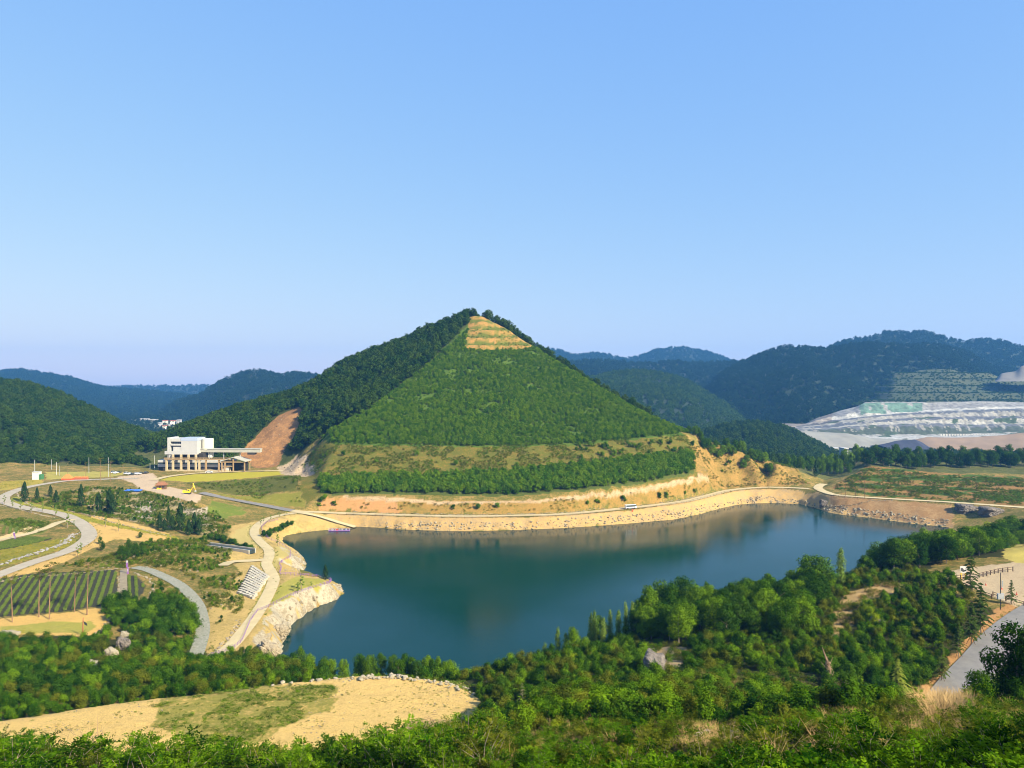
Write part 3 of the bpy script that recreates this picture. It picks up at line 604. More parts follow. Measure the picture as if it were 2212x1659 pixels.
keep = ok.ravel()[q].all(1)
me = np_mesh('ground', np.stack([TX, TY, TZ], -1).reshape(-1, 3), quads=q[keep], smooth=True)
color_attr(me, 'soil_a', CA, SHR); color_attr(me, 'soil_b', CB, SHR)
ground = tag(mobj('ground', me, M['ground']), kind='structure')

# roads and paths: ribbons on their carved beds, with low kerbs along the paved ones
def ribbon(name, key, mat, dz=.02, kerb=None):
    hw, C_, Nn = ROADW[key]
    offs = np.linspace(-hw, hw, 5)
    V = np.concatenate([np.concatenate([C_[:, :2]+Nn*o, (C_[:, 2:]+dz+.05*(1-(o/hw)**2))], 1)[:, None] for o in offs], 1)
    o = mobj(name, np_mesh(name, V.reshape(-1, 3), quads=gridquads(len(C_), 5)[:, ::-1], smooth=True), mat)
    return tag(o, kind='structure')
RO = [('lake_road','pale',0),('valley_road','pale',.02),('winding_road','pave',0),('branch_path','pale',.02),('gravel_path','gravel',0),('concrete_path','pale',.02),('side_path','pale',.04),('boat_ramp','pale',.05),('field_path','dirt',0),('bench_road','asphalt',0),('front_road','pale',.05)]
for k, mname, dz in RO: ribbon('road' if 'road' in k else 'path', k, M[mname], dz)
# dark asphalt stretch of the lake road below the lawn
hw, C_, Nn = ROADW['lake_road']; n_as = int(len(C_)*.0)+np.argmin(np.abs(C_[:, 0]-PZ(640,1104,8.2)[0]))
ROADW['asphalt_road'] = (hw, C_[:n_as], Nn[:n_as]); ribbon('road', 'asphalt_road', M['asphalt'], .05)

# water
def water_mat():
    m, N, L, out = newmat('lake_water')
    p = N.new('ShaderNodeBsdfPrincipled'); p.inputs['Base Color'].default_value = (.000,.027,.025,1); p.inputs['Specular IOR Level'].default_value = .38; p.inputs['Roughness'].default_value = .075; p.inputs['IOR'].default_value = 1.24
    geo = N.new('ShaderNodeNewGeometry'); mp = N.new('ShaderNodeMapping'); mp.inputs['Scale'].default_value = (1, 1.6, 1)
    n = N.new('ShaderNodeTexNoise'); n.inputs['Scale'].default_value = .9; n.inputs['Detail'].default_value = 6; n.inputs['Roughness'].default_value = .6
    L.new(geo.outputs['Position'], mp.inputs['Vector']); L.new(mp.outputs[0], n.inputs['Vector'])
    w = N.new('ShaderNodeTexNoise'); w.inputs['Scale'].default_value = .02; w.inputs['Detail'].default_value = 2; L.new(geo.outputs['Position'], w.inputs['Vector'])
    rr_ = N.new('ShaderNodeMapRange'); rr_.inputs['From Min'].default_value = .35; rr_.inputs['From Max'].default_value = .65; rr_.inputs['To Min'].default_value = .05; rr_.inputs['To Max'].default_value = .15; L.new(w.outputs['Fac'], rr_.inputs['Value']); L.new(rr_.outputs[0], p.inputs['Roughness'])
    bs = N.new('ShaderNodeMapRange'); bs.inputs['To Min'].default_value = .008; bs.inputs['To Max'].default_value = .05; L.new(w.outputs['Fac'], bs.inputs['Value'])
    b = N.new('ShaderNodeBump'); L.new(bs.outputs[0], b.inputs['Distance']); L.new(n.outputs['Fac'], b.inputs['Height']); L.new(b.outputs[0], p.inputs['Normal'])
    L.new(p.outputs[0], out.inputs['Surface'])
    return m
M['water'] = water_mat()
wm = MB(); wm.add([(-130,180,0),(300,180,0),(300,600,0),(-130,600,0)], [(0,1,2,3)])
tag(wm.build('water', M['water']), kind='structure')

# valley floor to the horizon
gx = np.concatenate([[-6500,-5000,-3000], np.arange(-2000, 2001, 100), [3000,5000,6500]]); gy = np.concatenate([np.arange(940, 2600, 50), [3000,4000,5200]])
gX, gY = np.meshgrid(gx, gy); gZ = -14.5+(fbm(gX/160, gY/160, 3, 33)-.5)*3
fg = np_mesh('valley_ground', np.stack([gX, gY, gZ], -1).reshape(-1, 3), quads=gridquads(*gX.shape), smooth=True)
M['valley'] = plain('valley_floor', (.045,.07,.022), (.09,.10,.04), .01, .95, 0)
tag(mobj('valley_ground', fg, M['valley']), kind='structure')

# ---------------------------------------------------------------- hills
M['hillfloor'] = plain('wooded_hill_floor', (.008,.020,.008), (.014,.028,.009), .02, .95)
HILLS = {}
def hill(key, sky_px, D0, z0, back=.5, spur=.5, fac=1.0, res=None, seed=0, treeh=0, ridge_noise=0, nspur=5.0):
    """a hill: its crest as surveyed (pixel, distance), spurs running down to its foot"""
    us = np.array([p[0] for p in sky_px], float); vs = np.array([p[1] for p in sky_px], float); Ds = np.array([p[2] for p in sky_px], float)
    nu = int((us[-1]-us[0])/(res or 4))+1; U = np.linspace(us[0], us[-1], nu)
    Vc = np.interp(U, us, vs); k = np.ones(3)/3; Vc = np.convolve(np.pad(Vc, 1, mode='edge'), k, 'valid')
    Dc = np.interp(U, us, Ds)
    zc = CH-(Vc-CY)/F*Dc-treeh+ridge_noise*(fbm(U/40, U*0, 4, seed+50)-.5)
    nt_ = 90; T = np.concatenate([np.linspace(0, 1, nt_), 1+np.linspace(.06, 1, 12)*back])
    d0 = D0 if np.isscalar(D0) else np.interp(U, [p[0] for p in D0], [p[1] for p in D0])
    DD = d0+(Dc-d0)*T[:, None]
    X = (U-CX)/F*Dc*(.35+.65*DD/Dc) if False else (U[None, :]-CX)/F*DD
    tt = np.clip(T[:, None], 0, 1)
    prof = tt**1.15
    Z = z0+(zc-z0)*prof
    L_ = np.median(Dc)
    sp = ridged(X/(L_/nspur)+seed, DD/(L_/nspur*1.6), 3, seed)-.55
    sp2 = fbm(X/(L_/22), DD/(L_/22), 3, seed+9)-.5
    env = np.sin(np.pi*np.clip(tt, 0, 1)**.9)
    Z = Z+(sp*.9*spur+sp2*.25*spur)*env*np.maximum(zc-z0, 5)
    bk = T[:, None] > 1
    Z = np.where(bk, zc-(zc-z0)*((T[:, None]-1)/max(back, .01))*.7, Z)
    Z = np.minimum(Z, np.where(bk, 1e9, CH-(Vc-CY)/F*DD-treeh+2+0*Z)) if treeh >= 0 else Z
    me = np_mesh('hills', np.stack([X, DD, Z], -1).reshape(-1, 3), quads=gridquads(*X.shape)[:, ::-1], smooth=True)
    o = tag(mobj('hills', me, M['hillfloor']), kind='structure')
    HILLS[key] = (X, DD, Z, nt_)
    return o
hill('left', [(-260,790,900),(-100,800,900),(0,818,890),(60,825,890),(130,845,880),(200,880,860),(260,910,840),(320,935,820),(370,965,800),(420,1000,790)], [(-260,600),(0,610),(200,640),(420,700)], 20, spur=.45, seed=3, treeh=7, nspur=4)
hill('left_low', [(-260,855,690),(0,875,690),(60,895,700),(120,925,700),(200,960,700),(280,990,700),(340,1012,690)], [(-260,590),(340,610)], 21, spur=.3, seed=5, treeh=7, nspur=5)
hill('far_left', [(-300,800,3600),(0,803,3600),(40,797,3600),(80,803,3600),(150,815,3600),(220,836,3600),(250,840,3600),(310,843,3600),(360,849,3600),(420,855,3600),(480,868,3600),(600,900,3600)], 2600, -17, spur=.35, seed=8, treeh=7)
hill('horizon', [(150,836,4800),(300,833,4800),(420,831,4800),(520,832,4800),(650,830,4800),(800,834,4800)], 4400, -17, spur=.2, seed=45, treeh=7)
hill('far_left_right', [(300,910,2500),(340,893,2500),(380,866,2500),(430,851,2500),(460,832,2500),(482,818,2500),(515,806,2500),(548,796,2500),(575,801,2500),(605,809,2500),(640,803,2500),(672,806,2500),(700,815,2500),(800,830,2500),(900,850,2500)], [(300,2100),(900,1500)], -17, spur=.4, seed=11, treeh=7)
hill('blue_ridge', [(1050,770,4300),(1150,760,4300),(1200,754,4300),(1240,768,4300),(1290,762,4300),(1350,774,4300),(1385,768,4300),(1420,755,4300),(1470,749,4300),(1530,760,4300),(1585,779,4300),(1700,800,4300)], 3000, -17, spur=.3, seed=14, treeh=7)
hill('mid_ridge', [(1050,800,2700),(1180,790,2700),(1250,778,2700),(1300,776,2700),(1350,780,2700),(1400,783,2700),(1450,779,2700),(1520,782,2700),(1600,779,2600),(1650,760,2600),(1700,780,2600),(1800,800,2600)], 1900, -17, spur=.45, seed=17, treeh=7)
hill('top_peak', [(1700,760,2900),(1790,748,2900),(1830,731,2900),(1870,727,2900),(1915,714,2900),(1955,716,2900),(1995,713,2900),(2040,727,2900),(2080,735,2900),(2115,730,2900),(2160,733,2900),(2200,746,2900),(2240,750,2900),(2330,740,2900),(2500,750,2900)], 1900, -17, spur=.45, seed=20, treeh=7)
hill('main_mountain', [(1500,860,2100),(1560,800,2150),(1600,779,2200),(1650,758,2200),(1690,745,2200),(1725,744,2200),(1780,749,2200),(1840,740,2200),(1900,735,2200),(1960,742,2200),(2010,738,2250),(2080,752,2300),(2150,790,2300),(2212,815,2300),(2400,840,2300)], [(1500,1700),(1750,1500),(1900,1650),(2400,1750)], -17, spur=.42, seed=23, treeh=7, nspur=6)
hill('brown_hill', [(1180,860,1900),(1260,815,1900),(1320,800,1900),(1380,795,1900),(1430,801,1900),(1480,815,1880),(1530,845,1850),(1590,880,1820),(1650,925,1800)], [(1180,1200),(1650,1350)], -17, spur=.4, seed=27, treeh=7, nspur=5)
hill('dark_spur', [(1480,950,1150),(1530,925,1150),(1580,912,1150),(1630,908,1150),(1680,915,1150),(1720,930,1140),(1770,960,1120),(1820,985,1100)], [(1480,850),(1820,860)], -9, spur=.3, seed=31, treeh=6, nspur=6)
# ---------------------------------------------------------------- plants: shapes shared by all plants of a kind
def unit(n, r=rng):
    v = r.normal(size=(n, 3)); return v/np.linalg.norm(v, axis=1)[:, None]
def leaves(P, Nrm, size, asp=.55, r=rng):
    """one pointed leaf (rhombus) per point, facing its normal"""
    n = len(P); t = np.cross(Nrm, unit(n, r)); t /= np.linalg.norm(t, axis=1)[:, None]+1e-9
    b = np.cross(Nrm, t); s = (size*(.7+.6*r.random(n)))[:, None]
    V = np.stack([P-t*s*.5, P+b*s*asp*.5-Nrm*s*.04, P+t*s*.5, P-b*s*asp*.5-Nrm*s*.04], 1)
    return V.reshape(-1, 3)
def cloud(blobs, n, size, r, up=.35, rag=.25, fill=.25):
    """leaves over a set of (cx,cy,cz,rx,ry,rz) clumps"""
    B = np.array(blobs, float); vol = (B[:, 3]*B[:, 4]*B[:, 5])**(2/3); k = r.choice(len(B), n, p=vol/vol.sum())
    d = unit(n, r); rad = np.where(r.random(n) < fill, r.random(n)**.5, 1+rag*r.normal(size=n)*.5)
    P = B[k, :3]+d*B[k, 3:]*rad[:, None]
    Nn = d*.95+unit(n, r)*.62+np.array([0, 0, up]); Nn /= np.linalg.norm(Nn, axis=1)[:, None]
    return leaves(P, Nn, np.full(n, size), r=r)
def leafmesh(name, V, mat):
    me = np_mesh(name, V, quads=np.arange(len(V)).reshape(-1, 4)); me.materials.append(mat); return me
def tree_blobs(r, h, w, base=.28, nb=16, flat=.75):
    """uneven broad crown: clumps round a leader, larger low, some sticking out"""
    B = []
    for i in range(nb):
        t = base+(1-base)*(i+.5)/nb*.93
        prof = math.sin(math.pi*min(1, (t-base)/(1-base)*.80+.20))**.8
        a = i*2.4+r.random()*1.2; rr = w*.5*prof*(.35+.55*r.random())
        s = w*(.15+.11*r.random())*(.6+.5*prof)
        B.append((math.cos(a)*rr, math.sin(a)*rr, h*t, s, s, s*flat))
    return B
def trunk_mesh(name, r, h, rad, mat, limbs=4, lean=.05, spread=.3, top=.8):
    mb = MB(); dx, dy = r.normal()*lean*h, r.normal()*lean*h
    pts = [(dx*t*t, dy*t*t, h*t*top-.3*(t == 0)) for t in (0, .25, .5, .75, 1)]
    mb.tube(pts, [rad*1.25, rad, rad*.8, rad*.5, rad*.15], 6)
    for i in range(limbs):
        t = .3+.5*i/max(1, limbs); p = (dx*t*t, dy*t*t, h*t*top); a = i*2.4+r.random(); l = h*spread*(1-.4*t)
        mb.tube([p, (p[0]+math.cos(a)*l*.5, p[1]+math.sin(a)*l*.5, p[2]+l*.35), (p[0]+math.cos(a)*l, p[1]+math.sin(a)*l, p[2]+l*.75)], [rad*.5, rad*.32, rad*.08], 5, False)
    me = bpy.data.meshes.new(name); me.from_pydata(mb.V, [], mb.Q); me.update(); me.materials.append(mat); return me

PROTO = {}
def R(s): return np.random.default_rng(s)
# broadleaf trees, unit height 10 m
def make_broad(key, mat, n, size, count, h=10, w=7, base=.2, nb=18, bark='bark'):
    out = []
    for i in range(count):
        r = R(hash_(key)+i); ww = w*(.85+.3*r.random())
        V = cloud(tree_blobs(r, h, ww, base, nb), n, size, r)
        out.append((leafmesh('crown', V, M[mat]), trunk_mesh('trunk', r, h, h*.016, M[bark], 5)))
    PROTO[key] = out
def hash_(s): return sum(ord(c)*(i+3) for i, c in enumerate(s))
make_broad('tree_mid', 'lf_mid', 5000, .42, 6)
make_broad('tree_dark', 'lf_dark', 4600, .40, 4)
make_broad('tree_lime', 'lf_bright', 3000, .36, 2, w=6)
# shrubs, unit height 3 m, several stems from the ground
def make_shrub(key, mat, n, size, count, h=3.0, w=3.4, stems=5, nb=12, base=.05):
    out = []
    for i in range(count):
        r = R(hash_(key)+i); B = []
        for j in range(nb):
            a = r.random()*6.28; t = base+(1-base)*r.random()**.8; rr = w*.42*math.sqrt(r.random())*(1.15-.75*t)
            s = w*(.09+.12*r.random()); B.append((math.cos(a)*rr, math.sin(a)*rr, h*t*.88, s, s, s*(.7+.7*r.random())))
        V = cloud(B, n, size, r, .4, .7)
        V[:, 2] = np.maximum(V[:, 2], .02)
        mb = MB()
        for j in range(stems):
            b = B[j]; mb.tube([(b[0]*.15, b[1]*.15, -.2), (b[0]*.5, b[1]*.5, b[2]*.55), (b[0], b[1], b[2]+.25*h*.3)], [.045, .03, .008], 5, False)
        ms = bpy.data.meshes.new('stems'); ms.from_pydata(mb.V, [], mb.Q); ms.update(); ms.materials.append(M['bark'])
        out.append((leafmesh('foliage', V, M[mat]), ms))
    PROTO[key] = out
make_shrub('shrub_mid', 'lf_mid', 2000, .25, 5, nb=10)
make_shrub('shrub_dark', 'lf_dark', 2000, .25, 5, nb=10)
make_shrub('shrub_olive', 'lf_olive', 1800, .23, 4, nb=10)
make_shrub('shrub_lime', 'lf_bright', 1800, .20, 2)
# near shrubs: arching compound leaves, many small leaflets in pairs
def make_near(key, mat, count, nspray, h=2.6, w=3.0, leaf=.085, rach=.42, pairs=7):
    out = []
    for i in range(count):
        r = R(hash_(key)+i); mb = MB(); tips = []
        ns = 11
        for j in range(ns):
            a = j*2.4+r.random(); rr = w*.5*(.2+.8*r.random()); hh = h*(.55+.5*r.random())*(1-.35*rr/(w*.5))
            p0 = np.array([0, 0, -.2])+r.normal(size=3)*[.15, .15, 0]; p2 = np.array([math.cos(a)*rr, math.sin(a)*rr, hh]); p1 = (p0+p2)/2+np.array([-math.cos(a)*.12, -math.sin(a)*.12, .28])
            mb.tube([tuple(p0), tuple(p1), tuple(p2)], [.03, .02, .006], 4, False); tips.append((p0, p1, p2))
        k = r.integers(0, ns, nspray); t = .25+.75*r.random(nspray)**.7
        T0, T1, T2 = (np.array([tips[q][c] for q in k]) for c in range(3)); t = t[:, None]
        base = T0*(1-t)**2+2*T1*t*(1-t)+T2*t*t
        d = unit(nspray, r); d[:, 2] = np.abs(d[:, 2])*.6+.1; d[:, :2] += base[:, :2]/w*1.2; d /= np.linalg.norm(d, axis=1)[:, None]
        side = np.cross(d, np.array([0, 0, 1.0])); side /= np.linalg.norm(side, axis=1)[:, None]+1e-9
        upv = np.cross(side, d)
        VV = []
        L = rach*(.6+.7*r.random(nspray))[:, None]
        for s in range(pairs):
            f = (s+1)/pairs; droop = np.array([0, 0, -1.0])*(f*f)*.28*L
            c = base+d*L*f+droop
            for sg in (-1, 1):
                ax = side*sg*.9+d*.45+r.normal(size=(nspray, 3))*.18; ax /= np.linalg.norm(ax, axis=1)[:, None]
                wv = np.cross(upv+r.normal(size=(nspray, 3))*.3, ax); wv /= np.linalg.norm(wv, axis=1)[:, None]+1e-9
                l = leaf*(.75+.5*r.random(nspray))[:, None]*(1.15-.45*f)
                VV.append(np.stack([c, c+ax*l*.5+wv*l*.24, c+ax*l, c+ax*l*.5-wv*l*.24], 1))
        V = np.concatenate(VV, 0).reshape(-1, 3)
        ms = bpy.data.meshes.new('stems'); ms.from_pydata(mb.V, [], mb.Q); ms.update(); ms.materials.append(M['bark'])
        out.append((leafmesh('foliage', V, M[mat]), ms))
    PROTO[key] = out
make_near('near_locust', 'lf_near', 5, 210, leaf=.17, rach=.60, pairs=5)
make_near('near_dark', 'lf_mid', 4, 240, leaf=.14, rach=.50, pairs=5)
make_near('near_olive', 'lf_olive', 3, 240, leaf=.12, rach=.45, pairs=5)
# poplars
def make_poplar():
    out = []
    for i in range(3):
        r = R(400+i); h, w = 10, 2.6
        B = [(r.normal()*.12, r.normal()*.12, h*(.12+.86*j/15), w*.36*math.sin(math.pi*min(1, .12+.8*(j+1)/16))**.6,)*1 for j in range(16)]
        B = [(b[0], b[1], b[2], b[3], b[3], .65) for b in B]
        out.append((leafmesh('crown', cloud(B, 1700, .36, r, .3, .7), M['lf_poplar']), trunk_mesh('trunk', r, h, .10, M['bark'], 0, .01, top=.97)))
    PROTO['poplar'] = out
make_poplar()
# cypress-like columns and cones, dark
def make_cone(key, mat, count, h, w, n, size, shape=1.0, base=.04):
    out = []
    for i in range(count):
        r = R(hash_(key)+i); t = r.random(n)**.75; a = r.random(n)*6.283
        lump = .75+.35*np.sin(a*3+t*14+i)+.25*r.normal(size=n)*.5
        rad = w*.5*np.minimum(1, (1-t)**shape*1.05+.02)*np.minimum(1, t*6+.35)*np.clip(lump, .2, 1.25)
        P = np.stack([np.cos(a)*rad, np.sin(a)*rad, h*(base+(1-base)*t)], 1)
        Nn = np.stack([np.cos(a), np.sin(a), np.full(n, .4)], 1)+unit(n, r)*.7; Nn /= np.linalg.norm(Nn, axis=1)[:, None]
        out.append((leafmesh('crown', leaves(P, Nn, np.full(n, size), r=r), M[mat]), trunk_mesh('trunk', r, h, h*.014, M['bark'], 0, .0, top=.95)))
    PROTO[key] = out
make_cone('cypress', 'lf_con', 3, 10, 3.2, 2400, .42, .7)
# cedars: flat tiers of drooping boughs on a bare leader
def make_cedar(key, mat, count, h=8.0, w=4.6, tiers=11, per=6, base=.22, fringe=60, size=.17, stakes=True):
    out = []
    for i in range(count):
        r = R(hash_(key)+i); PP = []; NN = []; mb = MB()
        mb.tube([(0, 0, -.3), (0, 0, h*.5), (r.normal()*.08, r.normal()*.08, h)], [h*.014, h*.009, .01], 6)
        for t in range(tiers):
            f = base+(1-base)*(t/(tiers-1))**.92*.97; L = w*.5*(1-(f-base)/(1-base))**.8+.18
            for k in range(per):
                if r.random() < .12: continue
                a = t*1.1+k*6.283/per+r.normal()*.25; l = L*(.65+.5*r.random()); z0 = h*f+r.normal()*.08
                m = max(8, int(fringe*l/L*(.4+.6*L/(w*.5))))
                s = r.random(m)**.8; lift = .14*l*np.sin(s*2.2)-.34*l*s*s
                off = (r.random(m)-.5)*.42*l*(1-.55*s)
                PP.append(np.stack([math.cos(a)*l*s-math.sin(a)*off, math.sin(a)*l*s+math.cos(a)*off, z0+lift-.06*np.abs(off)], 1))
                nn = np.tile([math.cos(a)*.3, math.sin(a)*.3, 1.0], (m, 1))+r.normal(size=(m, 3))*.45; NN.append(nn/np.linalg.norm(nn, axis=1)[:, None])
                mb.tube([(0, 0, z0), (math.cos(a)*l*.5, math.sin(a)*l*.5, z0+.06*l), (math.cos(a)*l*.9, math.sin(a)*l*.9, z0-.18*l)], [.03, .02, .006], 4, False)
        P = np.concatenate(PP); Nn = np.concatenate(NN)
        ms = bpy.data.meshes.new('trunk'); ms.from_pydata(mb.V, [], mb.Q); ms.update(); ms.materials.append(M['bark'])
        st = None
        if stakes:
            s = MB()
            for k in range(3):
                a = k*2.094+.4; s.tube([(math.cos(a)*1.1, math.sin(a)*1.1, -.3), (0, 0, 1.9)], .045, 5)
            st = bpy.data.meshes.new('support_stakes'); st.from_pydata(s.V, [], s.Q); st.update(); st.materials.append(M['wood'])
        out.append((leafmesh('crown', leaves(P, Nn, np.full(len(P), size), .4, r=r), M[mat]), ms, st))
    PROTO[key] = out
make_cedar('cedar', 'lf_cedar', 3, w=3.3, fringe=110, size=.30, per=7, tiers=12)
make_cedar('cedar_gold', 'lf_cedar2', 1, h=6, w=4.2, tiers=11, per=8, base=.12, fringe=100, size=.22, stakes=False)
make_cedar('cedar_pale', 'lf_cedar', 1, h=5, w=3.4, tiers=10, per=6, base=.15, fringe=34, size=.16, stakes=False)
# transplanted pines: long bare red trunk, sparse flat top
def make_pine():
    out = []
    for i in range(3):
        r = R(700+i); h = 12; dx = r.normal()*.4
        mb = MB(); mb.tube([(0, 0, -.3), (dx*.3, 0, h*.3), (dx*.6, .1, h*.62), (dx, .15, h*.95)], [.15, .12, .09, .04], 7)
        B = []
        for k in range(7):
            a = k*2.4; l = .7+1.3*r.random(); z = h*(.80+.19*r.random()); x, y = dx+math.cos(a)*l, math.sin(a)*l
            mb.tube([(dx*.9, .1, z-.7), (x*.7, y*.7, z-.25), (x, y, z)], [.06, .04, .015], 4, False); B.append((x, y, z, .65, .65, .28))
        ms = bpy.data.meshes.new('trunk'); ms.from_pydata(mb.V, [], mb.Q); ms.update(); ms.materials.append(M['pine_bark'])
        out.append((leafmesh('crown', cloud(B, 420, .26, r, .5, .4), M['lf_olive']), ms))
    PROTO['pine'] = out
make_pine()
# thin saplings along the roads
make_broad('sapling', 'lf_poplar', 420, .24, 2, h=4, w=1.1, base=.3, nb=7)

def plant(kind, name, cat, loc, h, unit_h, label, group=None, sx=1.0, rz=None, i=None, parts=('trunk', 'crown')):
    """a plant of its own: Empty at its foot, crown and trunk as parts"""
    pr = PROTO[kind]; i = rnd.randrange(len(pr)) if i is None else i
    s = h/unit_h; root = empty(name, loc, rnd.random()*6.28 if rz is None else rz); root.scale = (s*sx, s*sx, s)
    tag(root, label, cat, group)
    for me in pr[i]:
        if me is None: continue
        o = bpy.data.objects.new(me.name.split('.')[0], me); link(o, root)
    return root

# ---------------------------------------------------------------- stuff: what nobody could count, instanced over its ground
HID = {}
def proto_coll(key, meshes):
    if key in HID: return HID[key]
    c = bpy.data.collections.new(key)
    for i, me in enumerate(meshes):
        o = bpy.data.objects.new(me.name, me); c.objects.link(o)
    HID[key] = c; return c
def scatter(name, pts, scales, key, meshes, label=None, tilt=0.0, zs=None):
    """one object of kind stuff: pts with a plant on each"""
    pts = np.asarray(pts, np.float32); n = len(pts)
    if n == 0: return None
    me = bpy.data.meshes.new(name); me.vertices.add(n); me.vertices.foreach_set('co', pts.ravel())
    sc = np.stack([scales, scales, scales if zs is None else zs], 1).astype(np.float32)
    a = me.attributes.new('sc', 'FLOAT_VECTOR', 'POINT'); a.data.foreach_set('vector', sc.ravel())
    rot = np.stack([rng.normal(size=n)*tilt, rng.normal(size=n)*tilt, rng.random(n)*6.283], 1).astype(np.float32)
    b = me.attributes.new('rt', 'FLOAT_VECTOR', 'POINT'); b.data.foreach_set('vector', rot.ravel())
    k = me.attributes.new('ix', 'INT', 'POINT'); k.data.foreach_set('value', rng.integers(0, len(meshes), n).astype(np.int32))
    o = mobj(name, me); tag(o, label, None, None, 'stuff')
    ng = bpy.data.node_groups.new(name, 'GeometryNodeTree')
    ng.interface.new_socket('Geometry', in_out='INPUT', socket_type='NodeSocketGeometry'); ng.interface.new_socket('Geometry', in_out='OUTPUT', socket_type='NodeSocketGeometry')
    N, L = ng.nodes, ng.links
    gi, go = N.new('NodeGroupInput'), N.new('NodeGroupOutput')
    ci = N.new('GeometryNodeCollectionInfo'); ci.inputs['Collection'].default_value = proto_coll(key, meshes); ci.inputs['Separate Children'].default_value = True; ci.inputs['Reset Children'].default_value = True
    ip = N.new('GeometryNodeInstanceOnPoints'); ip.inputs['Pick Instance'].default_value = True
    def attr(nm, t):
        q = N.new('GeometryNodeInputNamedAttribute'); q.data_type = t; q.inputs['Name'].default_value = nm; return q.outputs['Attribute']
    L.new(gi.outputs[0], ip.inputs['Points']); L.new(ci.outputs[0], ip.inputs['Instance'])
    L.new(attr('sc', 'FLOAT_VECTOR'), ip.inputs['Scale']); L.new(attr('ix', 'INT'), ip.inputs['Instance Index'])
    er = N.new('FunctionNodeEulerToRotation'); L.new(attr('rt', 'FLOAT_VECTOR'), er.inputs[0]); L.new(er.outputs[0], ip.inputs['Rotation'])
    L.new(ip.outputs[0], go.inputs[0])
    md = o.modifiers.new('plants', 'NODES'); md.node_group = ng
    return o
def forest_protos(key, mat, n, size, count, h=8, w=6, con=0):
    out = []
    for i in range(count):
        r = R(hash_(key)+i)
        V = cloud(tree_blobs(r, h, w*(.85+.35*r.random()), .22, 11), n, size, r, .45, .3, .15)
        out.append(leafmesh(key, V, M[mat]))
    return out
FP = {
 'wood': forest_protos('woodland_tree', 'lf_for', 700, .95, 5, 9, 7),
 'far': forest_protos('distant_tree', 'lf_for', 130, 2.2, 4, 9, 8.5),
 'fardark': forest_protos('distant_conifer', 'lf_far_shade', 130, 2.2, 4, 9, 8.5),  # same broad crowns as above, in the painted shade-and-haze leaf colour
 'plant': forest_protos('planted_tree', 'lf_for2', 420, .66, 6, 5, 3.8),
 'bush': [PROTO['shrub_mid'][i][0] for i in range(2)]+[PROTO['shrub_dark'][i][0] for i in range(2)]+[PROTO['shrub_olive'][0][0]],
}
def weed_mesh(name, mat, n, h, w, size, seed):
    r = R(seed); a = r.random(n)*6.283; rr = w*.5*np.sqrt(r.random(n)); P = np.stack([np.cos(a)*rr, np.sin(a)*rr, h*r.random(n)], 1)
    Nn = unit(n, r)*.8+np.array([0, 0, .7]); Nn /= np.linalg.norm(Nn, axis=1)[:, None]
    return leafmesh(name, leaves(P, Nn, np.full(n, size), r=r), M[mat])
def grass_mesh(name, mat, n, h, w, bw, seed, lean=.5):
    r = R(seed); a = r.random(n)*6.283; rr = w*.5*np.sqrt(r.random(n)); b = np.stack([np.cos(a)*rr, np.sin(a)*rr, np.full(n, -.05)], 1)
    a2 = a+r.normal(size=n)*.9; l = h*(.55+.6*r.random(n)); ln = lean*(.3+r.random(n))
    d = np.stack([np.cos(a2)*ln, np.sin(a2)*ln, np.ones(n)], 1); d /= np.linalg.norm(d, axis=1)[:, None]
    s = np.stack([-np.sin(a2), np.cos(a2), np.zeros(n)], 1)*bw
    mid = b+d*l[:, None]*.55; tip = b+d*l[:, None]+np.stack([np.cos(a2), np.sin(a2), -np.ones(n)*.4], 1)*(l*ln*.35)[:, None]
    V = np.stack([b-s, b+s, mid+s*.7, mid-s*.7, mid-s*.7, mid+s*.7, tip+s*.15, tip-s*.15], 1)
    me = np_mesh(name, V.reshape(-1, 3), quads=np.arange(n*8).reshape(-1, 4)); me.materials.append(M[mat]); return me
FP['weed'] = [weed_mesh('weed', 'lf_weed', 60, .35, .8, .16, 31), weed_mesh('weed', 'lf_weed', 40, .25, .6, .14, 32), weed_mesh('weed', 'lf_mid', 60, .4, .9, .16, 33)]
FP['olive_weed'] = [weed_mesh('scrub', 'lf_olive', 150, .9, 1.3, .2, 41), weed_mesh('scrub', 'lf_olive', 120, .7, 1.4, .2, 42), weed_mesh('scrub', 'lf_mid', 150, 1.0, 1.4, .2, 43)]
FP['straw'] = [grass_mesh('dry_grass', 'straw', 110, 1.1, .7, .008, 51), grass_mesh('dry_grass', 'straw', 80, .8, .8, .008, 52, .8)]
FP['flower'] = [weed_mesh('flower', 'lf_flower', 80, .5, 1.0, .16, 61), weed_mesh('flower', 'lf_flower', 60, .4, 1.0, .15, 62), weed_mesh('flower', 'lf_weed', 60, .4, 1.0, .15, 63)]
FP['row'] = [weed_mesh('crop', 'lf_row', 70, .45, .75, .17, 71), weed_mesh('crop', 'lf_row', 70, .4, .7, .17, 72)]
def rock_mesh(name, seed, mat, sub=2, jag=.35, flat=.7):
    import bmesh
    bm = bmesh.new(); bmesh.ops.create_icosphere(bm, subdivisions=sub, radius=.5)
    r = R(seed); cuts = unit(9, r)
    for v in bm.verts:
        p = np.array(v.co)
        for c in cuts:
            dd = p@c; lim = .30+.12*r.random()*0+.06*math.sin(seed+c[0]*9)
            if dd > lim: p = p-c*(dd-lim)
        p = p*(1+jag*.25*(vnoise(p[0]*5+seed, p[1]*5+p[2]*3, seed)-.5)); p[2] *= flat
        v.co = p*1.35
    me = bpy.data.meshes.new(name); bm.to_mesh(me); bm.free(); me.materials.append(M[mat]); return me
FP['stone'] = [rock_mesh('stone', 80+i, 'rock', 1) for i in range(3)]
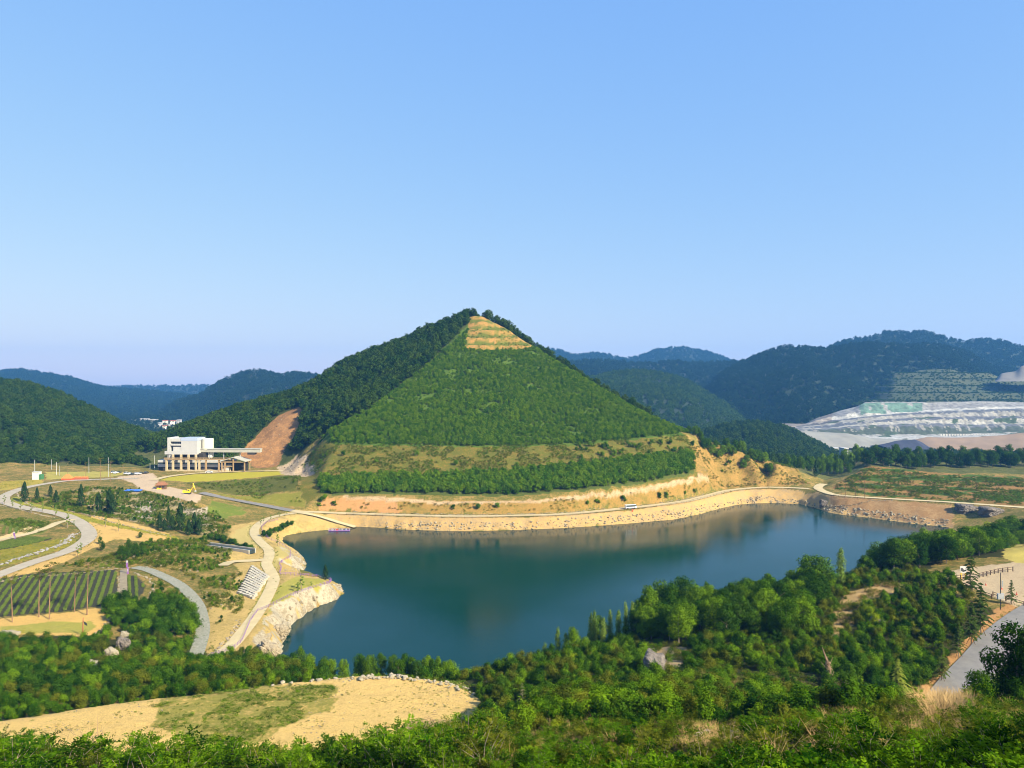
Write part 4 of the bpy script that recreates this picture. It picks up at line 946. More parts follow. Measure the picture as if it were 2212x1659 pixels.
ROCKS = {'granite': [rock_mesh('boulder', 90+i, 'granite') for i in range(5)], 'greyrock': [rock_mesh('boulder', 97+i, 'greyrock', 3, .8) for i in range(4)]}
# ---------------------------------------------------------------- planting
def proj(p):
    p = np.atleast_2d(p); return CX+F*p[:, 0]/p[:, 1], CY+F*(CH-p[:, 2])/p[:, 1]
def visible(p, slack=.3):
    """does the terrain leave the sight line to p open"""
    p = np.atleast_2d(p); t = np.linspace(.05, .98, 60)[None, :]
    X = p[:, :1]*t; Y = p[:, 1:2]*t; Z = CH+(p[:, 2:3]-CH)*t
    return (Z > zat(X, Y)-slack).all(1)
def fill(poly, sp, jit=.42):
    """jittered stand of points over a world polygon"""
    poly = np.asarray(poly); x0, y0 = poly.min(0); x1, y1 = poly.max(0)
    X, Y = np.meshgrid(np.arange(x0, x1+sp, sp), np.arange(y0, y1+sp, sp*.87)); X = X.copy(); X[1::2] += sp/2
    X = X+rng.uniform(-jit, jit, X.shape)*sp; Y = Y+rng.uniform(-jit, jit, Y.shape)*sp
    m = in_poly(X, Y, poly); return X[m], Y[m]
def outside(x, y, polys):
    m = np.ones(len(x), bool)
    for P in polys: m &= ~in_poly(x, y, P)
    return m
def roadclear(x, y, d):
    return RD[np.clip(((y-GY0)/GS).astype(int), 0, NY-1), np.clip(((x-GX0)/GS).astype(int), 0, NX-1)] > d
def p3(x, y, dz=0): return np.stack([x, y, zat(x, y)+dz], 1)

# --- the hills' woods
def wood_on(key, sp, proto, s0, s1, name, rows=None, label=None):
    X, Y, Z, n1 = HILLS[key]
    n1 = n1+3
    P = np.stack([X, Y, Z], -1)[:n1]
    a = P[:-1, :-1]; b = P[:-1, 1:]; c = P[1:, :-1]
    ar = np.linalg.norm(np.cross(b-a, c-a), axis=-1)
    cnt = rng.poisson(ar/(sp*sp)); idx = np.repeat(np.arange(ar.size), cnt.ravel())
    i, j = np.unravel_index(idx, ar.shape); s, t = rng.random(len(i))[:, None], rng.random(len(i))[:, None]
    pts = a[i, j]+(b[i, j]-a[i, j])*s+(c[i, j]-a[i, j])*t
    pts[:, 2] -= .5
    u, v = proj(pts); k = (u > -330) & (u < 2540)
    pts = pts[k]
    scatter(name, pts, rng.uniform(s0, s1, len(pts)), proto, FP[proto], label)
    return len(pts)
NW = {}
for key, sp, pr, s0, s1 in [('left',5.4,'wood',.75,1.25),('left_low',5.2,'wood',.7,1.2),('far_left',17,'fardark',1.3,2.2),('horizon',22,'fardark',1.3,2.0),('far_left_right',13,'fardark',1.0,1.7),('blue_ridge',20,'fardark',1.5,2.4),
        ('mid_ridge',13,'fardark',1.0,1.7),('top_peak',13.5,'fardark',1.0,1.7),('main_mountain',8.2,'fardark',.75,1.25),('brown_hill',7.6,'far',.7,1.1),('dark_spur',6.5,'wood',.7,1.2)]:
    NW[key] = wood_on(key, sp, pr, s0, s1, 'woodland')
x, y = fill(np.array([UZ(u, D, 0)[:2] for u, D in [(150,1050),(520,1050),(560,2500),(200,2600)]]), 13); z = np.full(len(x), -15.0)
k = ~((np.abs(x/y*F+CX-340) < 55) & (np.abs(y-1800) < 340) & (rng.random(len(x)) < .55)); scatter('woodland', np.stack([x, y, z], 1)[k], rng.uniform(.5, 1.0, k.sum()), 'fardark', FP['fardark'])
# trees beside the lookout and the paved road, just out of sight, that shade them
tp = np.array([(23,4),(28,10),(34,15),(31,5),(40,21),(47,27),(26,-3),(112,118),(120,131),(127,142),(134,150),(118,110),(107,106)], float)
scatter('woodland', p3(tp[:, 0], tp[:, 1], -.4), rng.uniform(.85, 1.25, len(tp)), 'tree_mid', [m_[0] for m_ in PROTO['tree_mid']])
# --- the big hill: wood on the left flank, planted face, green band
P = pxpoly([(385,935),(520,868),(650,835),(850,737),(1035,670),(1012,702),(905,803),(800,880),(705,938),(660,970),(640,985),(628,975),(650,935),(655,895),(648,876),(605,893),(555,935),(525,970),(500,1008),(380,1008)])
hidden = np.array([UZ(u, D, 0)[:2] for u, D in [(1045,742),(950,748),(800,735),(650,715),(520,695),(400,675),(330,655),(300,720),(500,790),(700,800),(900,800),(1050,790),(1150,780),(1300,720),(1420,660),(1400,625),(1290,668),(1150,718)]])
for P_, sp in ((P, 4.4), (hidden, 6.5)):
    x, y = fill(P_, sp); scatter('woodland', p3(x, y, -.4), rng.uniform(.65, 1.2, len(x)), 'wood', FP['wood'])
FACE = pxpoly([(1012,712),(905,806),(800,884),(708,938),(690,958),(850,961),(1106,964),(1281,956),(1400,944),(1490,936),(1400,902),(1290,838),(1180,770),(1155,755),(1005,758)])
BAND = pxpoly([(690,1034),(900,1030),(1106,1022),(1281,1004),(1400,990),(1498,982),(1500,1020),(1381,1044),(1281,1054),(1106,1070),(900,1066),(690,1066)])
x, y = fill(FACE, 1.85, .35); k = fbm(x/16, y/9, 3, 61)+.3*rng.random(len(x)) > .44; x, y = x[k], y[k]
scatter('hill_planting', p3(x, y, -.2), rng.uniform(.28, .72, len(x))*(.8+.5*fbm(x/25, y/25, 2, 64)), 'plant', FP['plant'])
x, y = fill(BAND, 2.5); scatter('hill_planting', p3(x, y, -.2), rng.uniform(.7, 1.15, len(x)), 'plant', FP['plant'])
# scattered low scrub on the tan slopes, banks, works-yard slopes
TANS = [pxpoly([(650,1000),(690,962),(1480,940),(1530,1000),(1490,1000),(1281,1000),(1106,1018),(900,1026),(690,1032)]),
        pxpoly([(690,1080),(948,1090),(1161,1086),(1381,1064),(1531,1036),(1531,1058),(1400,1086),(1206,1105),(870,1106),(700,1098)]),
        pxpoly([(1500,962),(1560,962),(1640,986),(1700,1006),(1750,1046),(1660,1049),(1560,1054),(1530,1030)]),
        pxpoly([(1800,1054),(1850,1022),(1876,1010),(2034,1026),(2212,1036),(2212,1092),(2034,1082),(1900,1072)]),
        pxpoly([(1012,706),(1085,706),(1150,752),(1003,757)])]
for P_, sp, thr in zip(TANS, (1.5, 1.9, 1.9, 1.7, 3.0), (.47, .49, .47, .45, .5)):
    x, y = fill(P_, sp); k = (fbm(x/7, y/7, 3, 71) > thr) & roadclear(x, y, 1.5); x, y = x[k], y[k]
    scatter('hill_scrub', p3(x, y, -.1), rng.uniform(.6, 1.5, len(x)), 'olive_weed', FP['olive_weed'])
LEFTS = [pxpoly([(60,1082),(190,1052),(300,1058),(420,1088),(470,1105),(500,1140),(470,1175),(430,1158),(350,1138),(250,1122),(130,1102)]),
         pxpoly([(220,1205),(290,1178),(350,1165),(440,1168),(500,1190),(500,1222),(440,1235),(400,1235),(320,1225),(230,1228),(130,1225)]),
         pxpoly([(330,1265),(350,1252),(400,1275),(425,1310),(432,1350),(425,1400),(390,1410),(350,1400),(310,1310)]),
         pxpoly([(400,1240),(450,1250),(520,1240),(535,1280),(520,1320),(470,1350),(450,1330),(440,1290)]),
         pxpoly([(400,1046),(454,1043),(544,1036),(650,1028),(650,1090),(560,1078),(440,1056)]),
         pxpoly([(0,1123),(60,1120),(110,1130),(100,1148),(60,1156),(0,1130)])]
for P_, sp, thr in zip(LEFTS, (1.5, 1.5, 1.6, 1.7, 2.2, 1.7), (.46, .43, .45, .5, .5, .45)):
    x, y = fill(P_, sp); k = (fbm(x/6, y/6, 3, 75) > thr) & roadclear(x, y, .8); x, y = x[k], y[k]
    scatter('scrub', p3(x, y, -.1), rng.uniform(.6, 1.5, len(x)), 'olive_weed', FP['olive_weed'])
for P_ in LEFTS[:4]:
    x, y = fill(P_, 2.6); k = (fbm(x/8, y/8, 3, 77) > .50) & roadclear(x, y, 1.2) & (rng.random(len(x)) < .75); x, y = x[k], y[k]
    scatter('scrub_bushes', p3(x, y, -.1), rng.uniform(.28, .62, len(x)), 'bush', FP['bush'])
    x, y = fill(P_, 3.0); k = (fbm(x/5, y/5, 3, 79) > .55) & roadclear(x, y, .8); x, y = x[k], y[k]
    scatter('broken_stone', p3(x, y, 0), .3+1.1*rng.random(len(x))**2, 'stone', FP['stone'], tilt=.3)
# yellow flowering verges and crop rows
FL = [pxpoly([(0,1190),(120,1166),(160,1162),(165,1172),(110,1192),(50,1210),(0,1226)]), pxpoly([(30,1085),(60,1090),(150,1108),(280,1137),(385,1160),(380,1166),(250,1140),(140,1118),(50,1098)]), pxpoly([(440,1062),(520,1074),(600,1090),(600,1094),(520,1081),(445,1068)]), pxpoly([(0,1040),(80,1038),(60,1048),(0,1056)]), pxpoly([(5,1360),(70,1355),(72,1372),(0,1370)])]
for P_ in FL:
    x, y = fill(P_, 1.3); k = roadclear(x, y, .5) & (rng.random(len(x)) < .7); x, y = x[k], y[k]
    scatter('flowering_verge', p3(x, y, -.05), rng.uniform(.5, 1.1, len(x)), 'flower', FP['flower'])
def rows(px, d, gap, sp, s=1.0):
    P_ = pxpoly(px); c = P_.mean(0); dv_ = np.array(d, float); dv_ /= np.linalg.norm(dv_); nv = np.array([-dv_[1], dv_[0]])
    r = np.abs(P_-c).max()*1.5; a = np.arange(-r, r, sp); b = np.arange(-r, r, gap); A, B = np.meshgrid(a, b)
    x = (c[0]+A*dv_[0]+B*nv[0]).ravel(); y = (c[1]+A*dv_[1]+B*nv[1]).ravel(); m = in_poly(x, y, P_); x, y = x[m], y[m]
    x = x+rng.normal(size=len(x))*.08; y = y+rng.normal(size=len(x))*.08
    scatter('crop_rows', p3(x, y, -.03), rng.uniform(.95, 1.4, len(x))*s, 'row', FP['row'])  
def dirpx(a, b): a, b = hit1(*a), hit1(*b); return (b[0]-a[0], b[1]-a[1])
rows([(0,1254),(57,1244),(250,1234),(254,1296),(250,1303),(125,1321),(0,1332),(-60,1336),(-60,1260)], dirpx((120,1320),(160,1240)), 2.4, .45, 1.25)
rows([(277,1244),(294,1246),(310,1264),(308,1278),(292,1293),(277,1294)], dirpx((284,1292),(282,1246)), 2.2, .45, 1.2)
rows([(0,1171),(60,1159),(112,1163),(60,1178),(0,1187),(-50,1195),(-50,1178)], dirpx((20,1180),(80,1166)), 1.5, .5)
rows([(-40,1138),(44,1138),(42,1152),(-40,1156)], dirpx((20,1155),(24,1138)), 2.6, .5, 1.3)
# weeds creeping in from the verges of the paths
vp = []
for k_, out_ in (('winding_road',1.6),('concrete_path',1.2),('gravel_path',1.4),('branch_path',1.2),('side_path',1.2),('lake_road',1.2),('bench_road',1.6),('valley_road',1.2)):
    hw, C_, Nn = ROADW[k_]
    for p_, n_ in zip(C_, Nn):
        for _ in range(7): s_ = rng.choice([-1, 1]); o_ = hw-.25+out_*rng.random()**1.5; q_ = p_[:2]+n_*s_*o_+rng.normal(size=2)*.7; vp.append((q_[0], q_[1]))
    if k_ == 'gravel_path':
        for p_ in C_: vp.append((p_[0]+rng.normal()*.5, p_[1]+rng.normal()*.5))
vp = np.array(vp); vp = vp[fbm(vp[:, 0]/5, vp[:, 1]/5, 3, 78) > .42]
scatter('verge_weeds', p3(vp[:, 0], vp[:, 1], .02), rng.uniform(.35, .9, len(vp)), 'weed', FP['weed'])
# weeds on the sandy terrace
SAND = pxpoly([(0,1640),(0,1560),(200,1530),(500,1493),(700,1470),(830,1461),(960,1478),(1040,1513),(1010,1560),(700,1612)])
PATCH = pxpoly([(330,1522),(480,1494),(600,1481),(725,1479),(730,1500),(700,1515),(640,1560),(560,1600),(400,1605),(330,1570)])
x, y = fill(PATCH, .55); k = fbm(x/4, y/4, 3, 81) > .42; x, y = x[k], y[k]
scatter('terrace_weeds', p3(x, y, -.04), rng.uniform(.5, 1.1, len(x)), 'weed', FP['weed'])
x, y = fill(SAND, .9); k = (fbm(x/5, y/3, 4, 82) > .55) & (rng.random(len(x)) < .7); x, y = x[k], y[k]
scatter('terrace_weeds', p3(x, y, -.04), rng.uniform(.25, .7, len(x)), 'weed', FP['weed'])
x, y = fill(SAND, 1.0); k = (fbm(x/6, y/4, 3, 83) > .52) & (rng.random(len(x)) < .5); x, y = x[k], y[k]
scatter('stones', p3(x, y, .0), rng.uniform(.12, .38, len(x)), 'stone', FP['stone'], zs=rng.uniform(.12, .3, len(x)))
# broken stone on the banks of the lake
for P_, sp, s0, s1, d in [(pxpoly([(600,1425),(608,1398),(628,1352),(688,1310),(740,1282),(735,1262),(705,1268),(650,1298),(600,1325),(560,1390),(545,1425)]), 1.6, .4, 2.4, .6),
        (pxpoly([(770,1137),(970,1146),(1206,1140),(1456,1121),(1590,1089),(1659,1085),(1796,1108),(1971,1130),(2049,1138),(2049,1122),(1800,1090),(1650,1070),(1560,1085),(1400,1108),(1106,1128),(800,1128)]), 1.15, .3, 1.9, .75),
        (pxpoly([(605,1172),(653,1151),(750,1143),(740,1136),(650,1142),(598,1162)]), 1.4, .3, 1.0, .7), (pxpoly([(600,1235),(648,1236),(660,1225),(655,1203),(640,1191),(625,1190),(636,1210),(625,1225)]), 1.3, .3, 1.3, .8),
        (pxpoly([(740,1072),(948,1084),(1161,1081),(1381,1056),(1531,1026),(1531,1034),(1381,1064),(1161,1087),(950,1090),(747,1078)]), 1.0, .3, .9, .8),
        (pxpoly([(295,1082),(330,1080),(345,1100),(300,1130),(280,1125)]), 1.2, .3, 1.2, .6), (pxpoly([(395,1100),(450,1095),(460,1130),(430,1150),(400,1125)]), 1.2, .3, 1.2, .6),
        (pxpoly([(600,1008),(640,985),(665,990),(690,1012),(650,1028),(610,1024)]), 1.8, .4, 1.6, .6), (pxpoly([(565,985),(610,900),(650,880),(652,900),(640,940),(605,1000),(560,1008)]), 2.6, .4, 1.4, .4)]:
    x, y = fill(P_, sp); k = (rng.random(len(x)) < d) & roadclear(x, y, .6) & (zat(x, y) > .05); x, y = x[k], y[k]
    s = s0+(s1-s0)*rng.random(len(x))**2.5
    scatter('broken_stone', p3(x, y, 0), s, 'stone', FP['stone'], tilt=.3)

# --- individual plants: all are gathered first, then named by what stands near them
PL = []      # dict(kind, unit, name, cat, x, y, h, sx, tone, noun)
def add(kind, unit, name, cat, x, y, h, sx=1.0, tone='', i=None, label=None, noun=None, grp=None, dz=0.0):
    PL.append(dict(kind=kind, unit=unit, name=name, cat=cat, x=float(x), y=float(y), z=float(zat(x, y))+dz, h=float(h), sx=sx, tone=tone, i=i, label=label, noun=noun or cat, grp=grp))
def tree_top(u, vt, D, wpx, kind, tone, unit=10, w0=7.0, cat='tree', name='tree', **k):
    x = (u-CX)/F*D; zt = CH-(vt-CY)/F*D; h = max(2.0, (zt-float(zat(x, D)))*1.04); s = h/unit
    add(kind, unit, name, cat, x, D, h, min(1.3, (wpx*D/F)/(w0*s)), tone, **k)
for u, vt, D, w_, kd, tn in [(1385,1290,196,42,'tree_dark','dark green'),(1405,1268,196,55,'tree_mid','green'),(1430,1260,200,60,'tree_mid','green'),(1453,1262,196,48,'tree_mid','green'),(1478,1246,198,54,'tree_mid','green'),(1504,1264,194,52,'tree_mid','green'),
        (1527,1257,206,26,'tree_dark','dark green'),(1550,1276,204,46,'tree_dark','dark green'),(1572,1270,206,44,'tree_mid','green'),(1592,1256,208,52,'tree_dark','dark green'),(1619,1251,208,56,'tree_dark','dark green'),(1646,1254,206,50,'tree_mid','green'),(1668,1264,206,44,'tree_dark','dark green'),
        (1704,1270,200,48,'tree_mid','green'),(1372,1330,186,48,'tree_dark','dark green'),(1398,1322,184,54,'tree_mid','green'),(1440,1318,182,58,'tree_mid','green'),(1478,1312,182,58,'tree_mid','green'),(1512,1310,184,50,'tree_mid','green'),(1545,1306,186,52,'tree_dark','dark green'),(1580,1310,188,50,'tree_mid','green'),
        (1615,1304,190,54,'tree_dark','dark green'),(1648,1308,190,50,'tree_dark','dark green'),(1684,1318,186,52,'tree_mid','green'),(1720,1316,188,50,'tree_mid','green'),
        (1500,1382,168,56,'tree_mid','bright green'),(1535,1372,168,58,'tree_mid','bright green'),(1572,1372,168,56,'tree_mid','bright green'),(1605,1384,166,52,'tree_mid','green'),(1640,1362,172,58,'tree_dark','dark green'),(1680,1356,174,62,'tree_mid','green'),(1716,1352,176,58,'tree_mid','green'),(1752,1362,176,52,'tree_mid','green'),
        (1480,1412,156,48,'tree_mid','bright green'),(1660,1396,160,56,'tree_mid','green'),(1700,1390,162,58,'tree_mid','green'),(1742,1392,162,52,'tree_mid','green'),(1622,1410,158,48,'tree_dark','dark green'),
        (1820,1392,160,52,'tree_dark','dark green'),(1855,1376,164,56,'tree_mid','green'),(1890,1372,166,56,'tree_mid','green'),(1925,1376,166,54,'tree_dark','dark green'),(1960,1386,164,50,'tree_dark','dark green'),(1840,1420,150,52,'tree_dark','dark green'),(1880,1412,150,56,'tree_dark','dark green'),(1920,1418,150,54,'tree_dark','dark green'),(1990,1398,162,46,'tree_dark','dark green'),(2020,1372,168,42,'tree_dark','dark green'),
        (1760,1199,212,82,'tree_mid','broad green'),(1742,1226,208,56,'tree_mid','green'),(1785,1232,212,46,'tree_mid','green'),
        (1848,1232,246,46,'tree_dark','dark green'),(1870,1214,255,40,'tree_dark','dark green'),(1891,1174,268,34,'tree_mid','green'),(1920,1175,270,36,'tree_mid','green'),(1946,1171,272,36,'tree_mid','green'),(1974,1160,285,38,'tree_mid','green'),(1997,1145,300,42,'tree_mid','green'),(2022,1147,305,38,'tree_dark','dark green'),(2058,1145,315,44,'tree_dark','dark green'),(2085,1138,325,40,'tree_mid','green'),
        (2110,1135,340,38,'tree_mid','green'),(2160,1122,350,44,'tree_mid','green'),(2186,1115,355,42,'tree_mid','green'),(2212,1122,350,44,'tree_dark','dark green'),(2240,1118,350,44,'tree_mid','green'),
        (1900,1206,252,46,'tree_dark','dark green'),(1930,1204,252,48,'tree_dark','dark green'),(1962,1196,258,50,'tree_dark','dark green'),(1995,1186,265,50,'tree_dark','dark green'),(2028,1182,270,50,'tree_mid','green'),(2060,1180,272,50,'tree_dark','dark green'),(2095,1172,285,46,'tree_mid','green'),(2128,1160,300,44,'tree_dark','dark green'),
        (1912,1232,240,46,'tree_dark','dark green'),(1945,1230,240,48,'tree_dark','dark green'),(1980,1222,244,50,'tree_dark','dark green'),(2012,1214,248,48,'tree_dark','dark green'),(2045,1208,252,44,'tree_mid','green'),(2072,1204,254,40,'tree_dark','dark green'),(2105,1198,262,38,'tree_dark','dark green'),(2148,1184,262,34,'tree_dark','dark green'),
        (2175,1150,310,40,'tree_mid','green'),(2210,1146,312,44,'tree_mid','green')]:
    tree_top(u, vt-(12 if u < 1740 and 1300 < vt < 1400 else 0), D, w_*1.12, kd, tn, noun='tree')
tree_top(2134, 1128, 322, 38, 'tree_lime', 'yellow-green', label='yellow-green tree among dark trees on the lake shore, above the lawn by the gravel lot')
tree_top(1690, 1256, 203, 40, 'tree_mid', 'pale green', label='pale green tree at the lake edge, just left of the broad green tree')
for u, vt, D, w_ in [(1176,1394,192,15),(1205,1362,192,16),(1276,1330,190,14),(1284,1324,189,13),(1318,1323,190,14),(1336,1322,188,16),(1352,1306,190,13),(1366,1304,190,14),(1303,1338,187,15),(1222,1372,191,18)]:
    tree_top(u, vt, D, w_, 'poplar', 'pale green', 10, 2.2, 'poplar', 'poplar_tree', noun='slender poplar')
tree_top(1816, 1188, 216, 20, 'poplar', 'green', 10, 2.2, 'poplar', 'poplar_tree', label='lone slender poplar at the lake edge, right of the broad green tree')
for u, vt, D, w_ in [(1240,1356,190,40),(1292,1332,192,36),(1262,1376,186,34),(1190,1392,190,30)]:
    tree_top(u, vt, D, w_, 'tree_mid', 'grey-green', noun='loose tree')
# cypresses and dark conifers left
for u, vb, vt, w_ in [(53,1084,1040,15),(80,1080,1052,9),(109,1072,1047,9),(121,1086,1058,10),(175,1096,1045,13),(213,1104,1062,15),(236,1106,1056,17),(243,1112,1066,15),(389,1146,1086,19),(420,1152,1106,16),(364,1132,1092,9),(345,1142,1106,13),(372,1146,1112,14),(408,1156,1122,14),(430,1156,1118,13),(355,1148,1120,12)]:
    b = hit1(u, vb); h = (vb-vt)*b[1]/F
    add('cypress', 10, 'cypress', 'cypress', b[0], b[1], h, (w_*b[1]/F)/(3.2*h/10)*1.3, 'dark', noun='cypress')
for u, vb, vt, w_ in [(216,1176,1158,8),(222,1190,1168,10),(303,1162,1148,9),(278,1196,1162,14),(262,1200,1176,16),(292,1202,1170,16),(308,1200,1176,14),(272,1212,1186,14)]:
    b = hit1(u, vb); h = (vb-vt)*b[1]/F
    add('tree_dark', 10, 'bushy_tree', 'tree', b[0], b[1], h, (w_*b[1]/F)/(7*h/10)*1.2, 'small dark', noun='bushy tree')
b = hit1(703, 1252); add('cypress', 10, 'conifer', 'conifer', b[0], b[1], 33*b[1]/F, 1.5, label='bright conical conifer at the tip of the rocky point in the lake', i=1)
for u, vb, vt, lab in [(651,1275,1240,'slim young tree on the lawn of the rocky point, its top silvery'),(643,1282,1256,'slimmest young tree on the lawn of the rocky point, left of a silvery one'),(672,1270,1254,'low round tree on the lawn of the rocky point')]:
    b = hit1(u, vb); add('sapling', 4, 'sapling', 'tree', b[0], b[1], (vb-vt)*b[1]/F, 1.5, label=lab)
for u, vb, vt in [(563,1134,1118),(570,1129,1114),(585,1124,1110),(604,1118,1106),(620,1113,1102),(600,1180,1152),(563,1228,1214),
                  (10,1090,1068),(26,1098,1076),(45,1102,1078),(68,1108,1082),(92,1106,1082),(120,1116,1090),(146,1140,1106),(160,1140,1122),(168,1204,1174),(175,1196,1170),(205,1116,1092),(228,1138,1112),(256,1148,1122)]:
    b = hit1(u, vb); add('sapling', 4, 'sapling', 'sapling', b[0], b[1], (vb-vt)*b[1]/F, 1.1, 'thin', noun='sapling')
# bare-trunked pines
for u, vb, vt in [(27,1344,1238),(84,1333,1226),(107,1337,1216),(161,1322,1232),(188,1329,1208)]:
    b = hit1(u, vb); add('pine', 12, 'pine_tree', 'pine', b[0], b[1], (vb-vt)*b[1]/F, 1.0, 'bare-trunked', noun='transplanted pine')
for u, vb, vt in [(146,1030,1000),(185,1029,996),(217,1039,988),(239,1041,994),(266,1041,1000),(203,1112,1062),(97,1020,1004)]:
    b = hit1(u, vb); add('pine', 12, 'pine_tree', 'pine', b[0], b[1], (vb-vt)*b[1]/F, .8, 'thin bare-trunked', noun='pine')
# dark pines along the right skyline of the hill
for i in range(34):
    t = (i+.5*rnd.random())/34; u = 1050+t*245; pts = np.array([(p[0], p[1], p[2]) for p in RR])
    v = np.interp(u, [1045]+[p[0] for p in RR], [683]+[p[1] for p in RR]); D = np.interp(u, [1045]+[p[0] for p in RR], [747]+[p[2] for p in RR])
    x = (u-CX)/F*D; add('tree_dark', 10, 'hilltop_tree', 'tree', x, D-rnd.random()*4, 6.5+2.5*rnd.random(), .75, 'dark', noun='pine on the skyline of the hill')
# tree row on the terraced slope, and the trees round its foot
x = 0
for i in range(30):
    u = 1870+i*12.5+rnd.uniform(-3, 3); D = 622+rnd.random()*14; add('tree_dark', 10, 'tree', 'tree', (u-CX)/F*D, D, 11.5+3.5*rnd.random(), 1.0, 'dark green', noun='tree of the row above the terraced slope')
for i in range(16):
    u = 1862+i*24+rnd.uniform(-5, 5); D = 650+rnd.random()*16; add('tree_dark', 10, 'tree', 'tree', (u-CX)/F*D, D, 11+3.5*rnd.random(), 1.0, 'dark green', noun='tree of the row above the terraced slope')
for u, D, h in [(1790,640,15),(1800,655,17),(1812,630,14),(1825,650,18),(1840,640,14),(1745,650,14),(1730,640,13),(1715,655,14),(1700,640,12),(1755,660,13),(1778,670,15),(1850,660,17),(1860,645,14),(1775,620,12),(1835,612,9)]:
    add('tree_mid', 10, 'tree', 'tree', (u-CX)/F*D, D, h, .7, 'green', noun='tree where the valley road leaves the lake')
b = hit1(1777, 1042); add('cypress', 10, 'brown_tree', 'tree', b[0]-1, 600, 13, 1.1, label='bare brownish conical tree beside the road into the valley')
# wooded knoll right of the big hill
for i in range(26):
    u = 1490+i*7+rnd.uniform(-4, 4); D = 590+rnd.random()*14
    add('tree_mid', 10, 'tree', 'tree', (u-CX)/F*D, D, 6+4*rnd.random(), 1.0, 'green', noun='tree on the knoll right of the big hill')
# bushes on the tan slope
for i in range(44):
    u = rnd.uniform(1240, 1500); v = rnd.uniform(962, 1005)-(u-1240)*.02; b = hit1(u, v)
    add('shrub_mid', 3, 'slope_bush', 'bush', b[0], b[1], 2.5+2*rnd.random(), 1.1, 'green', noun='bush on the tan slope of the big hill')
for u, v in [(740,985),(812,1000),(900,985),(985,1005),(690,1092),(722,1090),(980,1098),(1033,1100),(1073,1098),(1115,1010),(1290,1086),(1345,1082),(1425,1075),(1440,1074),(1270,1090),(1560,1020),(1568,1006),(1500,1064),(1480,1068),(695,1085),(702,1078),(1610,1010),(1545,985),(1575,1000)]:
    b = hit1(u, v); add('shrub_mid', 3, 'slope_bush', 'bush', b[0], b[1], 2.2+1.8*rnd.random(), 1.1, 'green', noun='bush on the bank above the lake road')
for u0, v0, u1, v1, n in [(568,1162,632,1132,12),(452,1160,510,1178,12),(512,1180,545,1190,6)]:
    for i in range(n):
        t = (i+.5)/n; b = hit1(u0+(u1-u0)*t+rnd.uniform(-4, 4), v0+(v1-v0)*t+rnd.uniform(-2, 3)); add('shrub_dark', 3, 'bush', 'bush', b[0], b[1], 2.4+rnd.random(), 1.3, 'dark green', noun='bush in the hedge beside the concrete path' if u0 > 560 else 'bush along the concrete channel')
# cedars by the road right, golden cedar, pale cedars
for u, vb, vt, kd, lab in [(2118,1372,1258,'cedar','tall thin staked cedar left of the fork of the road'),(2096,1290,1190,'cedar','staked cedar in front of the white picture board'),(2185,1305,1252,'cedar','staked cedar on the gravel lot behind the wooden fence'),
        (2070,1420,1340,'cedar','staked cedar half hidden by dark trees, downhill of the tallest one'),(2098,1392,1300,'cedar','dark staked cedar between two others above the road verge'),(2034,1472,1390,'cedar','lowest staked cedar, at the bend of the paved road')]:
    b = hit1(u, vb); add(kd, 8, 'cedar_tree', 'cedar', b[0], b[1], (vb-vt)*b[1]/F, 1.0, label=lab)
b = hit1(1940, 1496); add('cedar_gold', 6, 'cedar_tree', 'cedar', b[0], b[1], (1496-1421)*b[1]/F, .95, label='golden green tiered cedar standing out before the dark trees')
b = hit1(1829, 1520); add('cedar_pale', 5, 'cedar_tree', 'cedar', b[0], b[1], 58*b[1]/F, .95, label='small sparse pale cedar right of the dead brown trunk')
b = hit1(1128, 1545); add('cedar_pale', 5, 'cedar_tree', 'cedar', b[0], b[1], 70*b[1]/F, .8, label='sparse olive cedar sapling at the right end of the sandy terrace')
# slender treetops over the near shore, beyond the terrace
for u, vt, D in [(648,1398,200),(632,1410,196),(668,1412,198),(700,1420,196),(742,1424,194),(778,1412,186),(800,1415,184),(822,1412,184),(848,1414,182),(876,1412,182),(890,1420,180),(922,1416,182),(934,1424,178),(946,1420,180),(962,1428,178),(972,1426,182),(900,1426,178),(1008,1444,182),(1030,1446,178),(612,1416,196),(715,1424,192),(862,1424,180)]:
    tree_top(u, vt, D, 22+rnd.random()*10, rnd.choice(['tree_dark','tree_mid']), 'dark', noun='young tree')
# shrubs, by stand
ROCKP = pxpoly([(1385,1465),(1395,1400),(1480,1392),(1490,1420),(1460,1462)])
EXC = [pxpoly([(0,1660),(0,1556),(200,1529),(500,1491),(700,1468),(830,1458),(960,1474),(1046,1512),(1030,1545),(1010,1572),(900,1590),(700,1618)]), ROCKP,
       pxpoly([(1795,1385),(1800,1330),(1830,1285),(1900,1264),(1960,1258),(1968,1270),(1900,1292),(1862,1320),(1825,1370),(1812,1390)]),
       pxpoly([(2000,1510),(2050,1480),(2140,1390),(2200,1318),(2212,1318),(2212,1420),(2140,1505)]), pxpoly([(2050,1240),(2212,1195),(2212,1330),(2110,1270)]),
       pxpoly([(2160,1176),(2260,1170),(2260,1222),(2165,1220)]), pxpoly([(1985,1545),(2000,1505),(2060,1510),(2090,1540),(2050,1560),(2000,1570)]),
       pxpoly([(1500,1600),(1530,1580),(1610,1575),(1612,1620),(1560,1640),(1510,1625)])]
